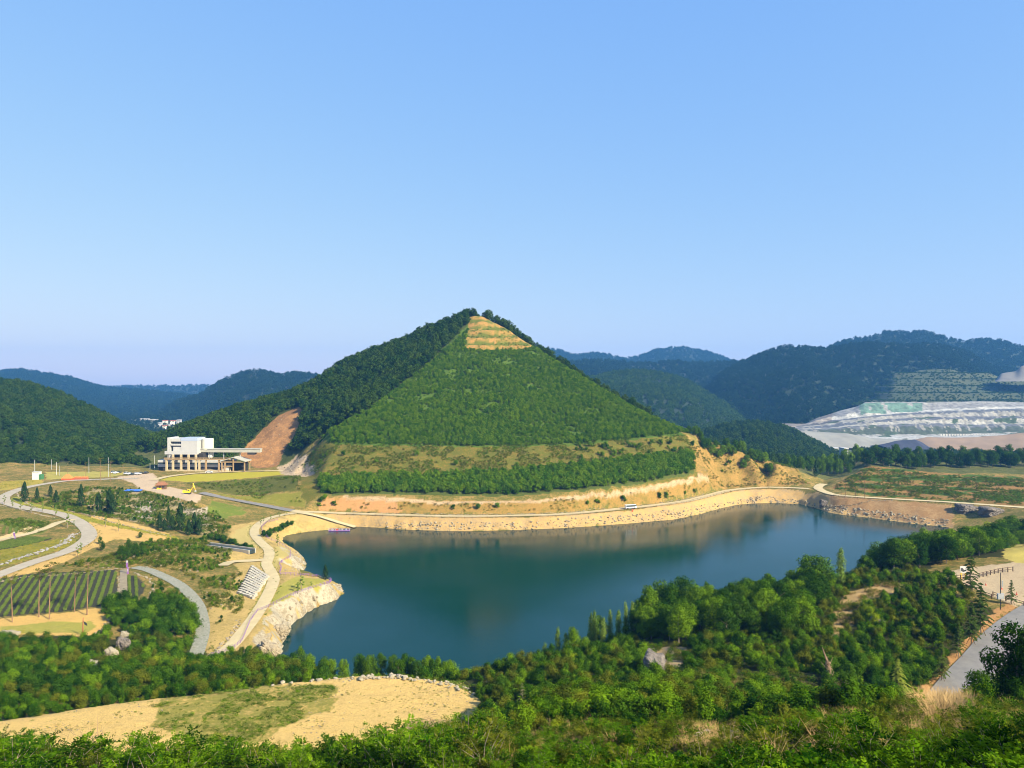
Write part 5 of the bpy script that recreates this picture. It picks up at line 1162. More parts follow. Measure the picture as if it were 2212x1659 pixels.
def stand(poly, sp, kinds, h0, h1, cat='shrub', name='shrub', exc=EXC, thr=None, ns=0, rc=1.2, sx=(.85, 1.25), tone=None):
    x, y = fill(poly, sp); m = outside(x, y, exc) & roadclear(x, y, rc)
    if thr is not None: m &= fbm(x/9, y/9, 3, 90+ns) > thr
    for a, b in zip(x[m], y[m]):
        kd = rnd.choice(kinds); tn = {'shrub_mid':'green','shrub_dark':'dark green','shrub_olive':'olive','shrub_lime':'lime green','near_locust':'bright green','near_dark':'green','near_olive':'olive'}[kd]
        un = 2.6 if kd.startswith('near') else 3.0
        add(kd, un, name, cat, a, b, rnd.uniform(h0, h1), rnd.uniform(*sx), tone, noun=cat)
def wpoly(L): return np.array([UZ(u, D, 0)[:2] for u, D in L])
# far side of the terrace
stand(wpoly([(-100,152),(200,160),(500,166),(700,170),(900,172),(1060,172),(1040,205),(800,208),(620,212),(560,222),(430,228),(240,236),(170,224),(0,226),(-100,226)]), 3.1, ['shrub_dark','shrub_dark','shrub_mid','shrub_olive'], 2.2, 4.0, exc=EXC+[pxpoly([(190,1455),(215,1420),(245,1370),(275,1370),(290,1420),(230,1440)])])
EW = np.array([PZ(*p)[:2] for p in EDGE[:8]]); stand(np.concatenate([EW*1.012, EW[::-1]*1.11]), 2.6, ['shrub_dark','shrub_dark','shrub_mid','shrub_olive'], 1.6, 3.0, rc=.5, exc=[])
stand(wpoly([(1760,112),(2000,110),(2030,128),(2010,150),(1960,158),(1780,152)]), 2.5, ['shrub_dark','shrub_mid','shrub_dark'], 1.8, 3.4, ns=9)
xx, yy = fill(wpoly([(1385,172),(1560,170),(1760,166),(1790,190),(1740,214),(1600,212),(1385,206)]), 5.4)
for a_, b_ in zip(xx, yy):
    if outside(np.array([a_]), np.array([b_]), EXC)[0]: add(rnd.choice(['tree_mid','tree_mid','tree_dark']), 10, 'tree', 'tree', a_, b_, rnd.uniform(5.5, 9.0), 1.0, 'leafy', noun='tree')
xx, yy = fill(wpoly([(1862,238),(2050,238),(2140,262),(2230,300),(2230,350),(2050,316),(1950,276),(1872,256)]), 6.2)
for a_, b_ in zip(xx, yy):
    if roadclear(np.array([a_]), np.array([b_]), 2)[0] and not in_poly(np.array([a_]), np.array([b_]), EXC[5])[0]: add(rnd.choice(['tree_mid','tree_dark','tree_dark']), 10, 'tree', 'tree', a_, b_, rnd.uniform(6.5, 10.5), 1.15, 'leafy', noun='tree')
stand(wpoly([(235,262),(300,262),(345,270),(395,262),(425,250),(428,238),(400,232),(300,232),(240,240)]), 3.2, ['shrub_dark','shrub_dark','shrub_mid'], 3, 5.2)
# crest below the lookout, left
stand(wpoly([(-120,44),(300,46),(600,47),(900,46),(1050,40),(1080,72),(900,70),(600,69),(300,67),(-120,66)]), 1.75, ['near_locust','near_dark','near_dark','near_olive'], 1.2, 4.4, thr=.40, ns=1)
stand(wpoly([(-120,70),(300,70),(700,72),(1050,75),(1060,100),(800,104),(400,100),(-120,98)]), 2.6, ['shrub_mid','shrub_dark','shrub_olive'], 1.8, 3.6, thr=.36, ns=2)
# slope right of the terrace
stand(wpoly([(1060,40),(1300,36),(1600,34),(1900,34),(2330,30),(2330,70),(2000,62),(1700,66),(1400,66),(1080,72)]), 1.9, ['near_dark','near_olive','near_locust','near_olive'], .9, 2.1, thr=.33, ns=3)
stand(wpoly([(1050,74),(1400,68),(1700,68),(2000,66),(2330,72),(2330,105),(2000,110),(1700,132),(1400,138),(1100,140),(1060,120)]), 2.7, ['shrub_olive','shrub_dark','shrub_mid','shrub_mid'], 1.5, 3.3, thr=.33, ns=4)
# near leaves at the lower right
stand(wpoly([(1150,15),(1500,13),(1900,9),(2400,7),(2400,28),(1900,32),(1500,34),(1100,36)]), 1.7, ['near_locust','near_dark','near_locust'], 1.0, 2.3, ns=5)
stand(wpoly([(1028,128),(1088,122),(1090,182),(1000,188),(1035,158)]), 2.4, ['shrub_dark','shrub_mid','shrub_olive'], 1.4, 2.8, ns=11)
# spur
stand(wpoly([(1060,145),(1180,140),(1400,140),(1400,165),(1370,190),(1200,196),(1060,185)]), 2.7, ['shrub_dark','shrub_mid','shrub_olive'], 1.6, 3.4, ns=6)
stand(wpoly([(1480,140),(1820,136),(1980,140),(2040,150),(2100,190),(2050,216),(1960,228),(1850,232),(1730,226),(1700,190),(1500,172)]), 2.9, ['shrub_dark','shrub_mid','shrub_olive'], 1.5, 3.2, ns=7, thr=.30)
for u, vb, h in [(1232,1442,2.2),(1240,1436,2.0),(1880,1340,2.6),(1872,1332,2.2),(1866,1322,2.0),(1890,1352,2.4),(1820,1262,2.2),(340,1442,2.6),(362,1446,2.4),(400,1448,2.6),(418,1452,2.2),(1252,1486,1.6),(1200,1590,1.2)]:
    b = hit1(u, vb); add('shrub_lime', 3, 'shrub', 'shrub', b[0], b[1], h*1.25, 1.1, 'lime green', noun='shrub')
for u, vb, vt, s in [(2196,1512,1338,.85),(2120,1512,1446,1.1),(2235,1500,1360,1.0)]:
    D = 74 if u > 2150 else 84; x = (u-CX)/F*D; zt = CH-(vt-CY)/F*D
    add('tree_dark', 10, 'tree', 'tree', x, D, zt-float(zat(x, D)), s, 'dark', label={2196:'dark tree overhanging the paved road at the right edge',2120:'low dark tree covering the near edge of the paved road',2235:None}[u], noun='tree')

# landmarks for telling plants apart
LM = [(60,1600,'the sandy terrace\'s left end'),(420,1560,'the grassy patch on the terrace'),(820,1540,'the bare end of the terrace'),(930,1580,'the pile of dry branches'),(820,1462,'the white boulders'),(1120,1540,'the olive cedar sapling'),(1430,1430,'the grey rock outcrop'),
      (1560,1605,'the white boulders on the slope'),(1790,1420,'the dead brown trunk'),(1940,1460,'the golden cedar'),(2030,1530,'the dry grass clump'),(1660,1630,'the bare twiggy shrub'),(1860,1330,'the lime shrub by the trail'),(1830,1300,'the sandy trail'),(2080,1230,'the picture board'),(2160,1290,'the lamp post with a box'),
      (2100,1400,'the road verge'),(2100,1480,'the paved road'),(330,1370,'the dark bush mass'),(265,1390,'the rock hollow'),(430,1380,'the gravel path'),(200,1370,'the flag post'),(60,1370,'the yellow flowers'),(500,1400,'the concrete path'),(590,1390,'the pale lake cliff'),(700,1450,'the lake\'s near corner'),(1210,1380,'the poplars'),(1760,1250,'the broad green tree'),
      (100,1450,'the crop field lawn'),(1300,1500,'the saddle of the slope'),(1250,1600,'the slope\'s foot'),(1450,1560,'the dry brown grass'),(1750,1560,'the mid slope'),(1900,1620,'the lower right thicket'),(2180,1600,'the lower right corner'),(250,1650,'the bottom left edge'),(600,1650,'the bottom edge'),(2190,1200,'the small lawn'),(240,1080,'the hollow of cypresses'),(390,1120,'the rocky bank'),(280,1180,'the winding road\'s outer bend'),(100,1110,'the winding road\'s hairpin'),
      (100,1300,'the crop field'),(590,1130,'the plaza'),(440,1000,'the white works building'),(250,1030,'the works yard')]
LMa = np.array([(a, b) for a, b, _ in LM], float)
ORD = ['leftmost','second from the left','third from the left','fourth from the left','fifth from the left','sixth from the left','seventh from the left','eighth from the left','ninth from the left','tenth from the left','eleventh from the left','twelfth from the left']
NUM = ['zero','one','two','three','four','five','six','seven','eight','nine','ten','eleven','twelve']
for p in PL:
    c = (p['x'], p['y'], p['z']+p['h']*.6); u, v = proj(c); p['u'], p['v'] = float(u[0]), float(v[0])
    p['vis'] = bool(visible((p['x'], p['y'], p['z']+p['h']*.9))[0]) and -25 < p['u'] < 2237 and p['v'] < 1760
    p['size'] = p['h']/p['y']
shr = sorted([p for p in PL if p['cat'] == 'shrub' and p['label'] is None], key=lambda p: -(p['size']*(1 if p['vis'] else 0)))
NSH = 285
keepers = set(id(p) for p in shr[:NSH] if p['vis'])
rest = [p for p in shr if id(p) not in keepers]
for kd in sorted(set(p['kind'] for p in rest)):
    RS = [p for p in rest if p['kind'] == kd]; un = RS[0]['unit']
    s = np.array([p['h']/un for p in RS]); sx = np.array([p['h']/un*p['sx'] for p in RS])
    scatter('undergrowth', [(p['x'], p['y'], p['z']-.1) for p in RS], sx, kd, [m_[0] for m_ in PROTO[kd]], zs=s)
PL = [p for p in PL if p['cat'] != 'shrub' or p['label'] or id(p) in keepers]
def place_phrase(p):
    d = np.hypot(LMa[:, 0]-p['u'], (LMa[:, 1]-p['v'])*1.3); k = int(d.argmin()); du, dv_ = p['u']-LM[k][0], p['v']-LM[k][1]
    if d[k] < 22: s = 'beside'
    elif abs(du) > abs(dv_)*1.2: s = 'right of' if du > 0 else 'left of'
    else: s = 'below' if dv_ > 0 else 'above'
    return s+' '+LM[k][2]
def plural(n):
    for a, b in (('bush', 'bushes'), ('pine', 'pines'), ('cypress', 'cypresses'), ('tree', 'trees'), ('shrub', 'shrubs'), ('poplar', 'poplars'), ('sapling', 'saplings'), ('cedar', 'cedars')):
        w_ = n.split(' ')
        if a in w_: i = w_.index(a); w_[i] = b; return ' '.join(w_)
    return n+'s'
G = {}
for p in PL:
    if p['label']: continue
    long = len(p['noun'].split()) > 3
    p['base'] = (p['tone'], p['noun'], '' if long else place_phrase(p)); G.setdefault(p['base'], []).append(p)
for (tone, noun, ph), L_ in G.items():
    L_.sort(key=lambda p: p['u']); n = len(L_)
    for i, p in enumerate(L_):
        if n == 1: p['label'] = ' '.join(f'{tone} {noun} {ph}'.split())
        elif n <= 12: p['label'] = ' '.join(f'{ORD[i] if i < n-1 else "rightmost"} of {NUM[n]} {tone} {plural(noun)} {ph}'.split())
        else:
            q = L_[0]['u']+(L_[-1]['u']-L_[0]['u']); k = i*12//n
            p['label'] = ' '.join(f'{tone} {noun} {ph}'.split())
        p['grp'] = ' '.join(f'{tone} {plural(noun)} {ph}'.split())
for p in PL: plant(p['kind'], p['name'], p['cat'], (p['x'], p['y'], p['z']-.1), p['h'], p['unit'], p['label'], p['grp'], p['sx'], None, p['i'])
from collections import Counter
print('PLANTS', Counter(p['cat'] for p in PL), 'rest', len(rest), 'woods', NW)
# ---------------------------------------------------------------- buildings and works yard
def at(u, v): return hit1(u, v)
def part(mb, name, mat, root): return mb.build(name, M[mat], root)
# works building
BX, BY, BZ = UZ(361.5, 578, 20.05)
t = tag(empty('works_building', (BX, BY, BZ), math.radians(-3)), 'white and grey works building raised on tan columns, beside the orange cut slope', 'building')
m = MB(); m.box(10.5, 22.8, 0, 13, 14.8, 22.6); part(m, 'upper_wall', 'panel', t)
m = MB(); m.box(10.3, 23.0, -.15, 13.2, 22.6, 24.7); part(m, 'roof', 'bluepanel', t)
m = MB(); m.box(0, 2.4, 0, 13, 9.6, 24.9); m.box(2.4, 10.3, 0, 13, 22.0, 24.2); m.box(4.4, 10.5, .3, 13, 14.8, 18.0); part(m, 'stair_wall', 'white', t)
m = MB(); m.box(2.4, 10.3, -.2, 12, 19.0, 20.2); part(m, 'balcony', 'white', t)
m = MB(); m.box(2.4, 10.4, 1.6, 1.8, 20.2, 22.0); m.box(2.5, 4.4, 1.4, 1.6, 14.8, 19.0); m.box(4.4, 10.4, 1.4, 1.6, 18.0, 19.0); w = part(m, 'window', 'glass', t)
m = MB()
for k in range(5): m.box(3.4+k*1.6, 3.55+k*1.6, 1.5, 1.58, 20.2, 22.0)
part(m, 'frame', 'white', w)
m = MB(); m.box(-1.8, 23, -.6, 13.4, 12.4, 14.8); part(m, 'floor_slab', 'panel', t)
m = MB(); m.box(.4, 22.4, 2.4, 12, 9.4, 12.4); m.box(22.9, 26.4, 2.0, 12, 9.4, 13.0); part(m, 'recess_shade', 'dark', t)  # dark boxes paint the shade under the slab between the columns
m = MB(); m.box(0, 1.2, 0, 12, 8.8, 12.4); m.box(2.6, 4.4, .6, 12, 9.4, 12.4); part(m, 'lower_wall', 'panel', t)
for x in (0, 4.8, 11.0, 16.7, 22.3):
    m = MB(); m.box(x-.65, x+.65, -1.6, -.3, -.6, 12.4 if x > 1 else 8.6); part(m, 'column', 'tan_steel', t)
for x in (24.9, 29.9, 39.9):
    m = MB(); m.box(x-.6, x+.6, -1.6, -.4, -.6, 8.6); part(m, 'column', 'rust' if x > 25 else 'tan_steel', t)
m = MB(); m.box(-1.8, 49, -1.9, -.5, 8.6, 9.5); m.box(-1.8, 49, -1.7, -1.5, 10.2, 10.35)
for k in range(26): m.box(-1.7+k*2.0, -1.6+k*2.0, -1.7, -1.6, 9.5, 10.3)
part(m, 'crane_beam', 'rust', t)
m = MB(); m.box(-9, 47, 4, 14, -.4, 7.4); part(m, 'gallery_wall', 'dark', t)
m = MB(); m.box(-9.2, 47.2, 3.5, 14.2, 6.0, 7.7); m.box(-9.2, 47.2, 3.5, 5, 2.6, 4.6); part(m, 'gallery_parapet', 'white', t)
m = MB(); m.box(-9, 47, 3.8, 3.95, 4.6, 6.0); part(m, 'gallery_glazing', 'glass', t)
m = MB(); m.box(0, 47, -1.5, 3.4, -.5, .9); part(m, 'plinth', 'tan_steel', t)
m = MB(); m.box(41.3, 46.9, -1.2, 2.5, .9, 2.5); part(m, 'pale_container', 'white', t)
m = MB(); m.box(23.2, 68.5, 5.5, 9.5, 13.6, 16.0); m.box(23.2, 68.5, 5.2, 9.8, 16.0, 16.4); part(m, 'conveyor_gallery', 'gallery', t)
for x in (39.8, 52.5):
    m = MB(); m.tube([(x, 7.4, -.5), (x, 7.4, 13.6)], .35, 8); part(m, 'conveyor_leg', 'grey_metal', t)
m = MB(); m.box(59, 64.5, 4.8, 9, 12.0, 13.6); part(m, 'motor_housing', 'dark', t)
t = tag(empty('silo', (BX+27.0, BY+8, BZ)), 'round cream silo tower attached to the right of the works building', 'silo')
m = MB(); n = 28
for k in range(1): m.tube([(0, 0, 15.6), (0, 0, 23.4), (0, 0, 23.7)], [4.2, 4.2, 3.9], n)
part(m, 'shell', 'cream', t)
m = MB(); m.box(1.0, 4.0, -2, 1.5, 9.5, 14.0); m.tube([(0,0,14.0),(0,0,15.6)], [2.2,4.0], 16); part(m, 'outlet_hopper', 'cream', t)
m = MB()
for a in range(4): m.tube([(3.2*math.cos(a*1.571+.78), 3.2*math.sin(a*1.571+.78), -.5), (3.2*math.cos(a*1.571+.78), 3.2*math.sin(a*1.571+.78), 15.6)], .25, 6)
part(m, 'support_legs', 'grey_metal', t)
t = tag(empty('gable_pavilion', UZ(504, 574, 20.05), math.radians(-3)), 'open timber pavilion with a gable roof at the foot of the orange cut slope', 'pavilion')
m = MB()
for s in (-1, 1): m.xprism([(0, 10.3), (s*9.6, 7.3), (s*9.6, 7.75), (0, 10.85)] if s > 0 else [(0, 10.85), (-9.6, 7.75), (-9.6, 7.3), (0, 10.3)], -1, 11)
part(m, 'roof', 'gallery', t)
for x in (-8.7, -6.3, 0, 8.5):
    m = MB(); m.box(x-.4, x+.4, -.4, .4, -.5, 7.4 if abs(x) > 5 else 10.3); part(m, 'post', 'rust', t)
for x in (-8.7, 8.5):
    m = MB(); m.box(x-.4, x+.4, 9.2, 10, -.5, 7.4); part(m, 'post', 'rust', t)
m = MB(); m.box(-8.7, 8.5, -.3, .1, 6.7, 7.4); m.box(-8.7, 0, -.2, .2, 3.6, 4.2); m.tube([(-8.5,-.1,2.0),(-2,-.1,4.0)], .25, 6); part(m, 'beam', 'rust', t)
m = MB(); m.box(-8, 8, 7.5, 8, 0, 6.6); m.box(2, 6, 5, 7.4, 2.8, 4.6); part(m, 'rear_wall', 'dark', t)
# hut, tarp, excavator
b = at(349, 1056)
t = tag(empty('hut', b, math.radians(12)), 'small brown hipped-roof hut at the edge of the gravel yard', 'hut')
m = MB(); m.add([(-3.4,-2.9,2.5),(3.4,-2.9,2.5),(3.4,2.9,2.5),(-3.4,2.9,2.5),(-1.9,0,4.6),(1.9,0,4.6)], [(0,1,5,4),(1,2,5),(2,3,4,5),(3,0,4),(3,2,1,0)]); part(m, 'roof', 'roofbrown', t)
m = MB(); m.box(-2.6, 2.6, -2.0, 2.2, -.4, 2.5); part(m, 'wall', 'wood', t)
m = MB(); m.box(-1.2, .2, -2.06, -2.0, 0, 1.9); part(m, 'door', 'dark', t)
m = MB(); m.box(.8, 2.1, -2.07, -2.0, 1.0, 1.9); part(m, 'window', 'glass', t)
m = MB(); m.box(-2.2, -1.0, -2.9, -2.3, -.2, 1.0); m.box(-.6, .4, -2.9, -2.3, -.2, .9); part(m, 'counter', 'yellow', t)
b = at(287, 1061); m = MB(); m.add([(-5.6,-2.3,.1),(5.4,-2.0,.15),(5.7,2.2,.5),(-5.3,2.4,.4),(-3,-.2,1.1),(3.2,.3,1.2),(0,.2,.8)], [(0,1,5,6),(0,6,4),(1,2,5),(2,3,4,6),(2,6,5),(3,0,4)])
o = m.build('tarpaulin', M['blue'], None, (b[0], b[1], b[2]+.15)); o.rotation_euler.z = -.12; tag(o, 'blue tarpaulin spread on the slope edge below the works yard', 'tarpaulin')
b = at(408, 1067)
t = tag(empty('excavator', b, math.radians(8)), 'yellow excavator with its boom raised on the gravel tip', 'excavator')
t.scale = (.75, .75, .8)
m = MB(); m.box(-4.2, 1.0, -1.5, 1.5, 1.1, 2.5); m.box(-4.6, -3.2, -1.4, 1.4, 1.2, 2.9); part(m, 'body', 'yellow', t)
m = MB(); m.box(-.8, 1.0, -1.5, 0, 2.5, 3.6); part(m, 'cab', 'yellow', t); m = MB(); m.box(-.6, .8, -1.53, -1.5, 2.6, 3.4); part(m, 'window', 'glass', t)
for s in (-1, 1):
    m = MB(); m.xprism([(-3.6,.1),(-3.2,-.05),(1.2,-.05),(1.7,.3),(1.7,.7),(1.3,1.0),(-3.3,1.0),(-3.7,.6)], s*1.3-.4, s*1.3+.4); part(m, 'track', 'rubber', t)
m = MB(); m.tube([(.9, 0, 2.4), (3.4, 0, 5.2), (3.2, 0, 8.2)], [.45, .4, .3], 6); part(m, 'boom', 'yellow', t)
m = MB(); m.tube([(3.2, 0, 8.2), (4.6, 0, 4.2), (5.0, 0, 2.6)], [.3, .28, .2], 6); part(m, 'arm', 'yellow', t)
m = MB(); m.xprism([(4.6,2.7),(5.6,2.6),(5.9,1.8),(5.2,1.3),(4.5,1.7)], -.6, .6); part(m, 'bucket', 'grey_metal', t)
# tents and planters by the road, gatehouse
b = at(146, 1037); t = tag(empty('tent', b), 'orange peaked canopy tent at the roadside of the works yard', 'tent')
t.scale = (.52, .6, .68)
m = MB(); m.add([(-6.4,-3,1.7),(6.4,-3,1.7),(6.4,3,1.7),(-6.4,3,1.7),(-2.0,0,5.6),(2.2,0,5.8)], [(0,1,5,4),(1,2,5),(2,3,4,5),(3,0,4)]); part(m, 'canopy', 'orange', t)
m = MB(); m.box(-6.2, 6.2, -2.9, 2.9, .2, 1.7); part(m, 'side_walls', 'cone_red', t)
for u, lab in ((168, 'red-brown planter box next to the orange tent'), (183, 'red-brown planter box farther from the orange tent')):
    b = at(u, 1036); t = tag(empty('planter_box', b), lab, 'planter', 'planter boxes by the orange tent')
    t.scale = (.6, .8, .75)
    m = MB(); m.box(-3.6, 3.6, -1.2, 1.2, -.2, 1.9); part(m, 'box', 'redbrown', t)
    m = MB(); m.box(-3.4, 3.4, -1.0, 1.0, 1.9, 2.6); part(m, 'contents', 'orange', t)
b = at(81, 1036); t = tag(empty('gatehouse', b), 'small cream and green gatehouse at the left of the works yard', 'gatehouse')
t.scale = (.8, .8, .8)
m = MB(); m.box(-3.4, 2.2, -2, 2, -.3, 6.4); part(m, 'wall', 'cream', t)
M['green_paint'] = plain('green_paint', (.05,.18,.07), (.04,.14,.055), 1, .6)
m = MB(); m.box(2.2, 4.4, -1.8, 1.8, -.3, 4.6); part(m, 'green_annex', 'green_paint', t)
m = MB(); m.box(-3.6, 2.4, -2.2, 2.2, 6.4, 6.8); part(m, 'roof', 'white', t)
# vehicles
def car(u, v, paint, rz, lab, l=4.5, grp=None):
    b = at(u, v); t = tag(empty('parked_car', (b[0], b[1], b[2]+.08), rz), lab, 'car', grp)
    h = l/2
    m = MB(); m.xprism([(-h,.35),(h,.35),(h,.75),(h*.55,.95),(-h*.9,1.0),(-h,.8)], -.88, .88); part(m, 'body', paint, t)
    m = MB(); m.xprism([(-h*.85,.98),(h*.5,.95),(h*.2,1.45),(-h*.6,1.5)], -.78, .78); part(m, 'cabin', 'glass', t)
    m = MB(); m.xprism([(-h*.58,1.5),(h*.18,1.46),(h*.16,1.52),(-h*.56,1.56)], -.76, .76); part(m, 'roof', paint, t)
    for sx in (-.6, .62):
        for sy in (-.84, .84):
            m = MB(); m.tube([(h*sx, sy-.1, .33), (h*sx, sy+.1, .33)], .33, 10); part(m, 'wheel', 'rubber', t)
CR = [(245,1022,'silver'),(251,1023,'carwhite'),(256,1022,'cardark'),(274,1024,'carwhite'),(281,1025,'carwhite'),(287,1026,'cardark'),(294,1025,'silver'),(299,1025,'carwhite'),(305,1024,'cardark'),(316,1023,'cardark')]
CL = ['silver car at the left end of the parked row by the works yard','white car between a silver and a dark one at the left end of the row','dark car closing the left cluster of parked cars','white car first of the middle cluster in front of the works building','second white car of the middle cluster, beside a dark car','dark car in the middle of the row, after two white ones','silver car right of the dark car in the middle of the row','white car at the right of the silver one in the middle cluster','dark car at the right end of the middle cluster of parked cars','lone dark car nearest the column row of the works building']
for (u, v, p_), lab in zip(CR, CL): car(u, v, p_, rnd.uniform(.9, 1.6), lab, grp='cars parked by the works yard')
car(452, 1021.5, 'carwhite', .05, 'white car on the drive along the front of the works building', 5.2)
b = at(1362, 1099); t = tag(empty('tour_bus', (b[0], b[1]-.8, 6.95), math.radians(13)), 'white open-sided tour bus on the lake road below the green band', 'bus'); t.scale = (.86, .9, .88)
m = MB(); m.box(-4.2, 4.2, -1.15, 1.15, .5, 1.5); m.box(-4.2, -3.9, -1.15, 1.15, 1.5, 2.6); m.box(3.2, 4.3, -1.1, 1.1, 1.5, 1.9); part(m, 'body', 'carwhite', t)
m = MB(); m.box(-4.3, 3.9, -1.2, 1.2, 2.6, 2.85); part(m, 'roof', 'carwhite', t)
m = MB(); m.box(-3.9, 3.2, -1.05, 1.05, 1.5, 2.6); m.xprism([(3.2,1.9),(4.1,1.9),(3.5,2.6),(3.2,2.6)], -1, 1); part(m, 'window', 'glass', t)
for sx in (-2.7, 2.6):
    for sy in (-1.1, 1.1):
        m = MB(); m.tube([(sx, sy-.12, .5), (sx, sy+.12, .5)], .5, 10); part(m, 'wheel', 'rubber', t)
b = at(1366, 1105); o = MB().xprism([(-.35,0),(.35,0),(.2,1.5),(-.2,1.5)], -.3, .3).box(-.45, .45, -.4, .4, -.1, .06).build('warning_post', M['cone_red'], None, b); tag(o, 'small orange warning post on the bank just below the tour bus', 'post')
# poles and lamp posts
def pole(u, vb, vt, mat, name, cat, lab, r=.13, arm=False, grp=None):
    b = at(u, vb); h = (vb-vt)*b[1]/F; t = tag(empty(name, b), lab, cat, grp)
    m = MB(); m.tube([(0,0,-.4),(0,0,h)], [r*1.2, r*.8], 8); part(m, 'pole', mat, t)
    if arm:
        m = MB(); m.tube([(0,0,h-.2),(0,-1.2,h+.1)], .05, 5); part(m, 'arm', mat, t); m = MB(); m.box(-.2, .2, -1.8, -1.1, h, h+.18); part(m, 'lamp_head', 'grey_metal', t)
for u, vb, vt, mat, lab in [(75,1026,993,'white','white utility pole behind the cream gatehouse'),(122,1026,998,'white','white utility pole left of the orange tent'),(128,1027,1006,'grey_metal','short grey pole beside the white utility pole'),(192,1022,988,'grey_metal','grey utility pole with a box at its top, behind the pines'),(234,1030,988,'grey_metal','tall grey pole between two bare-trunked pines'),(334,1015,984,'white','tall pale pole at the left end of the works building'),(324,1014,1000,'grey_metal','short grey pole before the wood, left of the works building'),(111,1014,992,'grey_metal','dark thin pole before the wooded hill')]:
    pole(u, vb, vt, mat, 'utility_pole', 'pole', lab, .16)
for u, vb, vt, lab in [(1826,1072,1040,'tallest utility pole at the left of the lake road verge'),(1848,1073,1052,'short utility pole, middle one of three beside the far road'),(1867,1077,1037,'rightmost tall utility pole beside the far road'),(1817,1070,1060,'stub post by the far road fork')]:
    pole(u, vb, vt, 'wood', 'utility_pole', 'pole', lab, .12)
b = at(2161, 1327-11); t = tag(empty('lamp_post', b), 'black lamp post with a grey box on it, before the gravel lot', 'lamp post')
h = (1327-1248)*b[1]/F; m = MB(); m.tube([(0,0,-.4),(0,0,h)], [.12,.08], 8); part(m, 'pole', 'dark', t)
m = MB(); m.box(-.75, .75, -.3, .2, h*.28, h*.28+1.3); part(m, 'box', 'grey_metal', t); m = MB(); m.box(.35, .6, -.1, .1, h*.62, h*.78); part(m, 'speaker', 'grey_metal', t)
# flag post, purple banners
b = at(179, 1376); h = 42*b[1]/F; t = tag(empty('flag_post', b), 'red-brown wooden post with a small dark flag, on the lawn edge', 'flag post')
m = MB(); m.tube([(0,0,-.4),(0,0,h*.55),(.1,0,h)], [.2,.17,.1], 8); part(m, 'post', 'redbrown', t)
m = MB(); m.add([(.1,0,h*.82),(1.1,0,h*.72),(1.3,0,h*.58),(.5,0,h*.66),(.1,.04,h*.8),(1.1,.04,h*.7),(1.3,.04,h*.56),(.5,.04,h*.64)], [(0,1,2,3),(7,6,5,4),(0,4,5,1),(1,5,6,2),(2,6,7,3),(3,7,4,0)]); part(m, 'flag', 'cardark', t)
for u, vb, vt, lab in [(276,1240,1211,'purple figure-like banner with a white top at the head of the field path'),(32,1165,1149,'purple banner with a white top beside the branch path')]:
    b = at(u, vb); h = (vb-vt)*b[1]/F; t = tag(empty('banner', b), lab, 'banner')
    m = MB(); m.box(-.35, .3, -.1, .1, 0, h*.5); m.box(-.65, .1, -.1, .1, h*.5, h*.86); part(m, 'banner_cloth', 'purple', t)
    m = MB(); m.box(-.7, .05, -.12, .12, h*.86, h); m.box(-.1, .2, -.14, -.1, h*.2, h*.4); part(m, 'white_panel', 'white', t)
    m = MB(); m.tube([(0,.15,-.3),(0,.15,h)], .05, 5); part(m, 'pole', 'grey_metal', t)

# ---------------------------------------------------------------- fences, kerb stones, walls
def resample(P, d):
    P = np.array(P, float); s = np.concatenate([[0], np.cumsum(np.linalg.norm(np.diff(P[:, :2], axis=0), axis=1))]); n = max(2, int(s[-1]/d)+1); q = np.linspace(0, s[-1], n)
    return np.stack([np.interp(q, s, P[:, 0]), np.interp(q, s, P[:, 1])], 1)
def pxline(px): Q = []; [Q.extend([(a[0]+(b[0]-a[0])*k/8, a[1]+(b[1]-a[1])*k/8) for k in range(8)]) for a, b in zip(px[:-1], px[1:])]; Q.append(px[-1]); Q = np.array(Q); return hit(Q[:, 0], Q[:, 1])
def fence(px, mat, h, gap, name, lab, rails=2, r=.05, pr=.08, cat='fence', postmat=None):
    P = resample(pxline(px), gap); z = zat(P[:, 0], P[:, 1])
    t = tag(empty(name, (P[0, 0], P[0, 1], z[0])), lab, cat); o = np.array([P[0, 0], P[0, 1], z[0]])
    L = [(a[0]-o[0], a[1]-o[1], zz-o[2]) for a, zz in zip(P, z)]
    for k in range(rails):
        m = MB(); hh = h*(.93-.45*k/max(1, rails-1)) if rails > 1 else h*.9; m.tube([(a, b_, c+hh) for a, b_, c in L], r, 5); part(m, 'rail', mat, t)
    if len(L) <= 100:
        for a, b_, c in L: m = MB(); m.tube([(a, b_, c-.3), (a, b_, c+h)], pr, 6); part(m, 'post', postmat or mat, t)
    else:
        m = MB()
        for a, b_, c in L: m.tube([(a, b_, c-.3), (a, b_, c+h)], pr, 5)
        tag(part(m, 'posts', postmat or mat, t), kind='stuff')
fence([(458,1418),(480,1412),(505,1402),(522,1388),(530,1370),(540,1345),(556,1322),(575,1315)], 'purple', 1.15, 2.0, 'railing', 'purple railing along the cliff side of the concrete path, lower stretch', 2, .04, .055)
fence([(575,1315),(600,1302),(625,1289),(655,1278),(690,1267),(712,1260),(716,1255)], 'purple', 1.15, 2.0, 'railing', 'purple railing curving out to the tip of the rocky point', 2, .04, .055)
fence([(714,1253),(690,1247),(660,1244),(640,1243),(606,1242)], 'purple', 1.15, 2.0, 'railing', 'purple railing on the far side of the rocky point lawn', 2, .04, .055)
fence([(604,1238),(608,1228),(603,1220),(612,1212),(628,1204),(627,1190),(615,1181),(598,1173),(580,1165),(567,1150),(565,1140),(575,1130),(600,1124)], 'purple', 1.15, 2.0, 'railing', 'purple railing round the small bay between plaza and rocky point', 2, .04, .055)
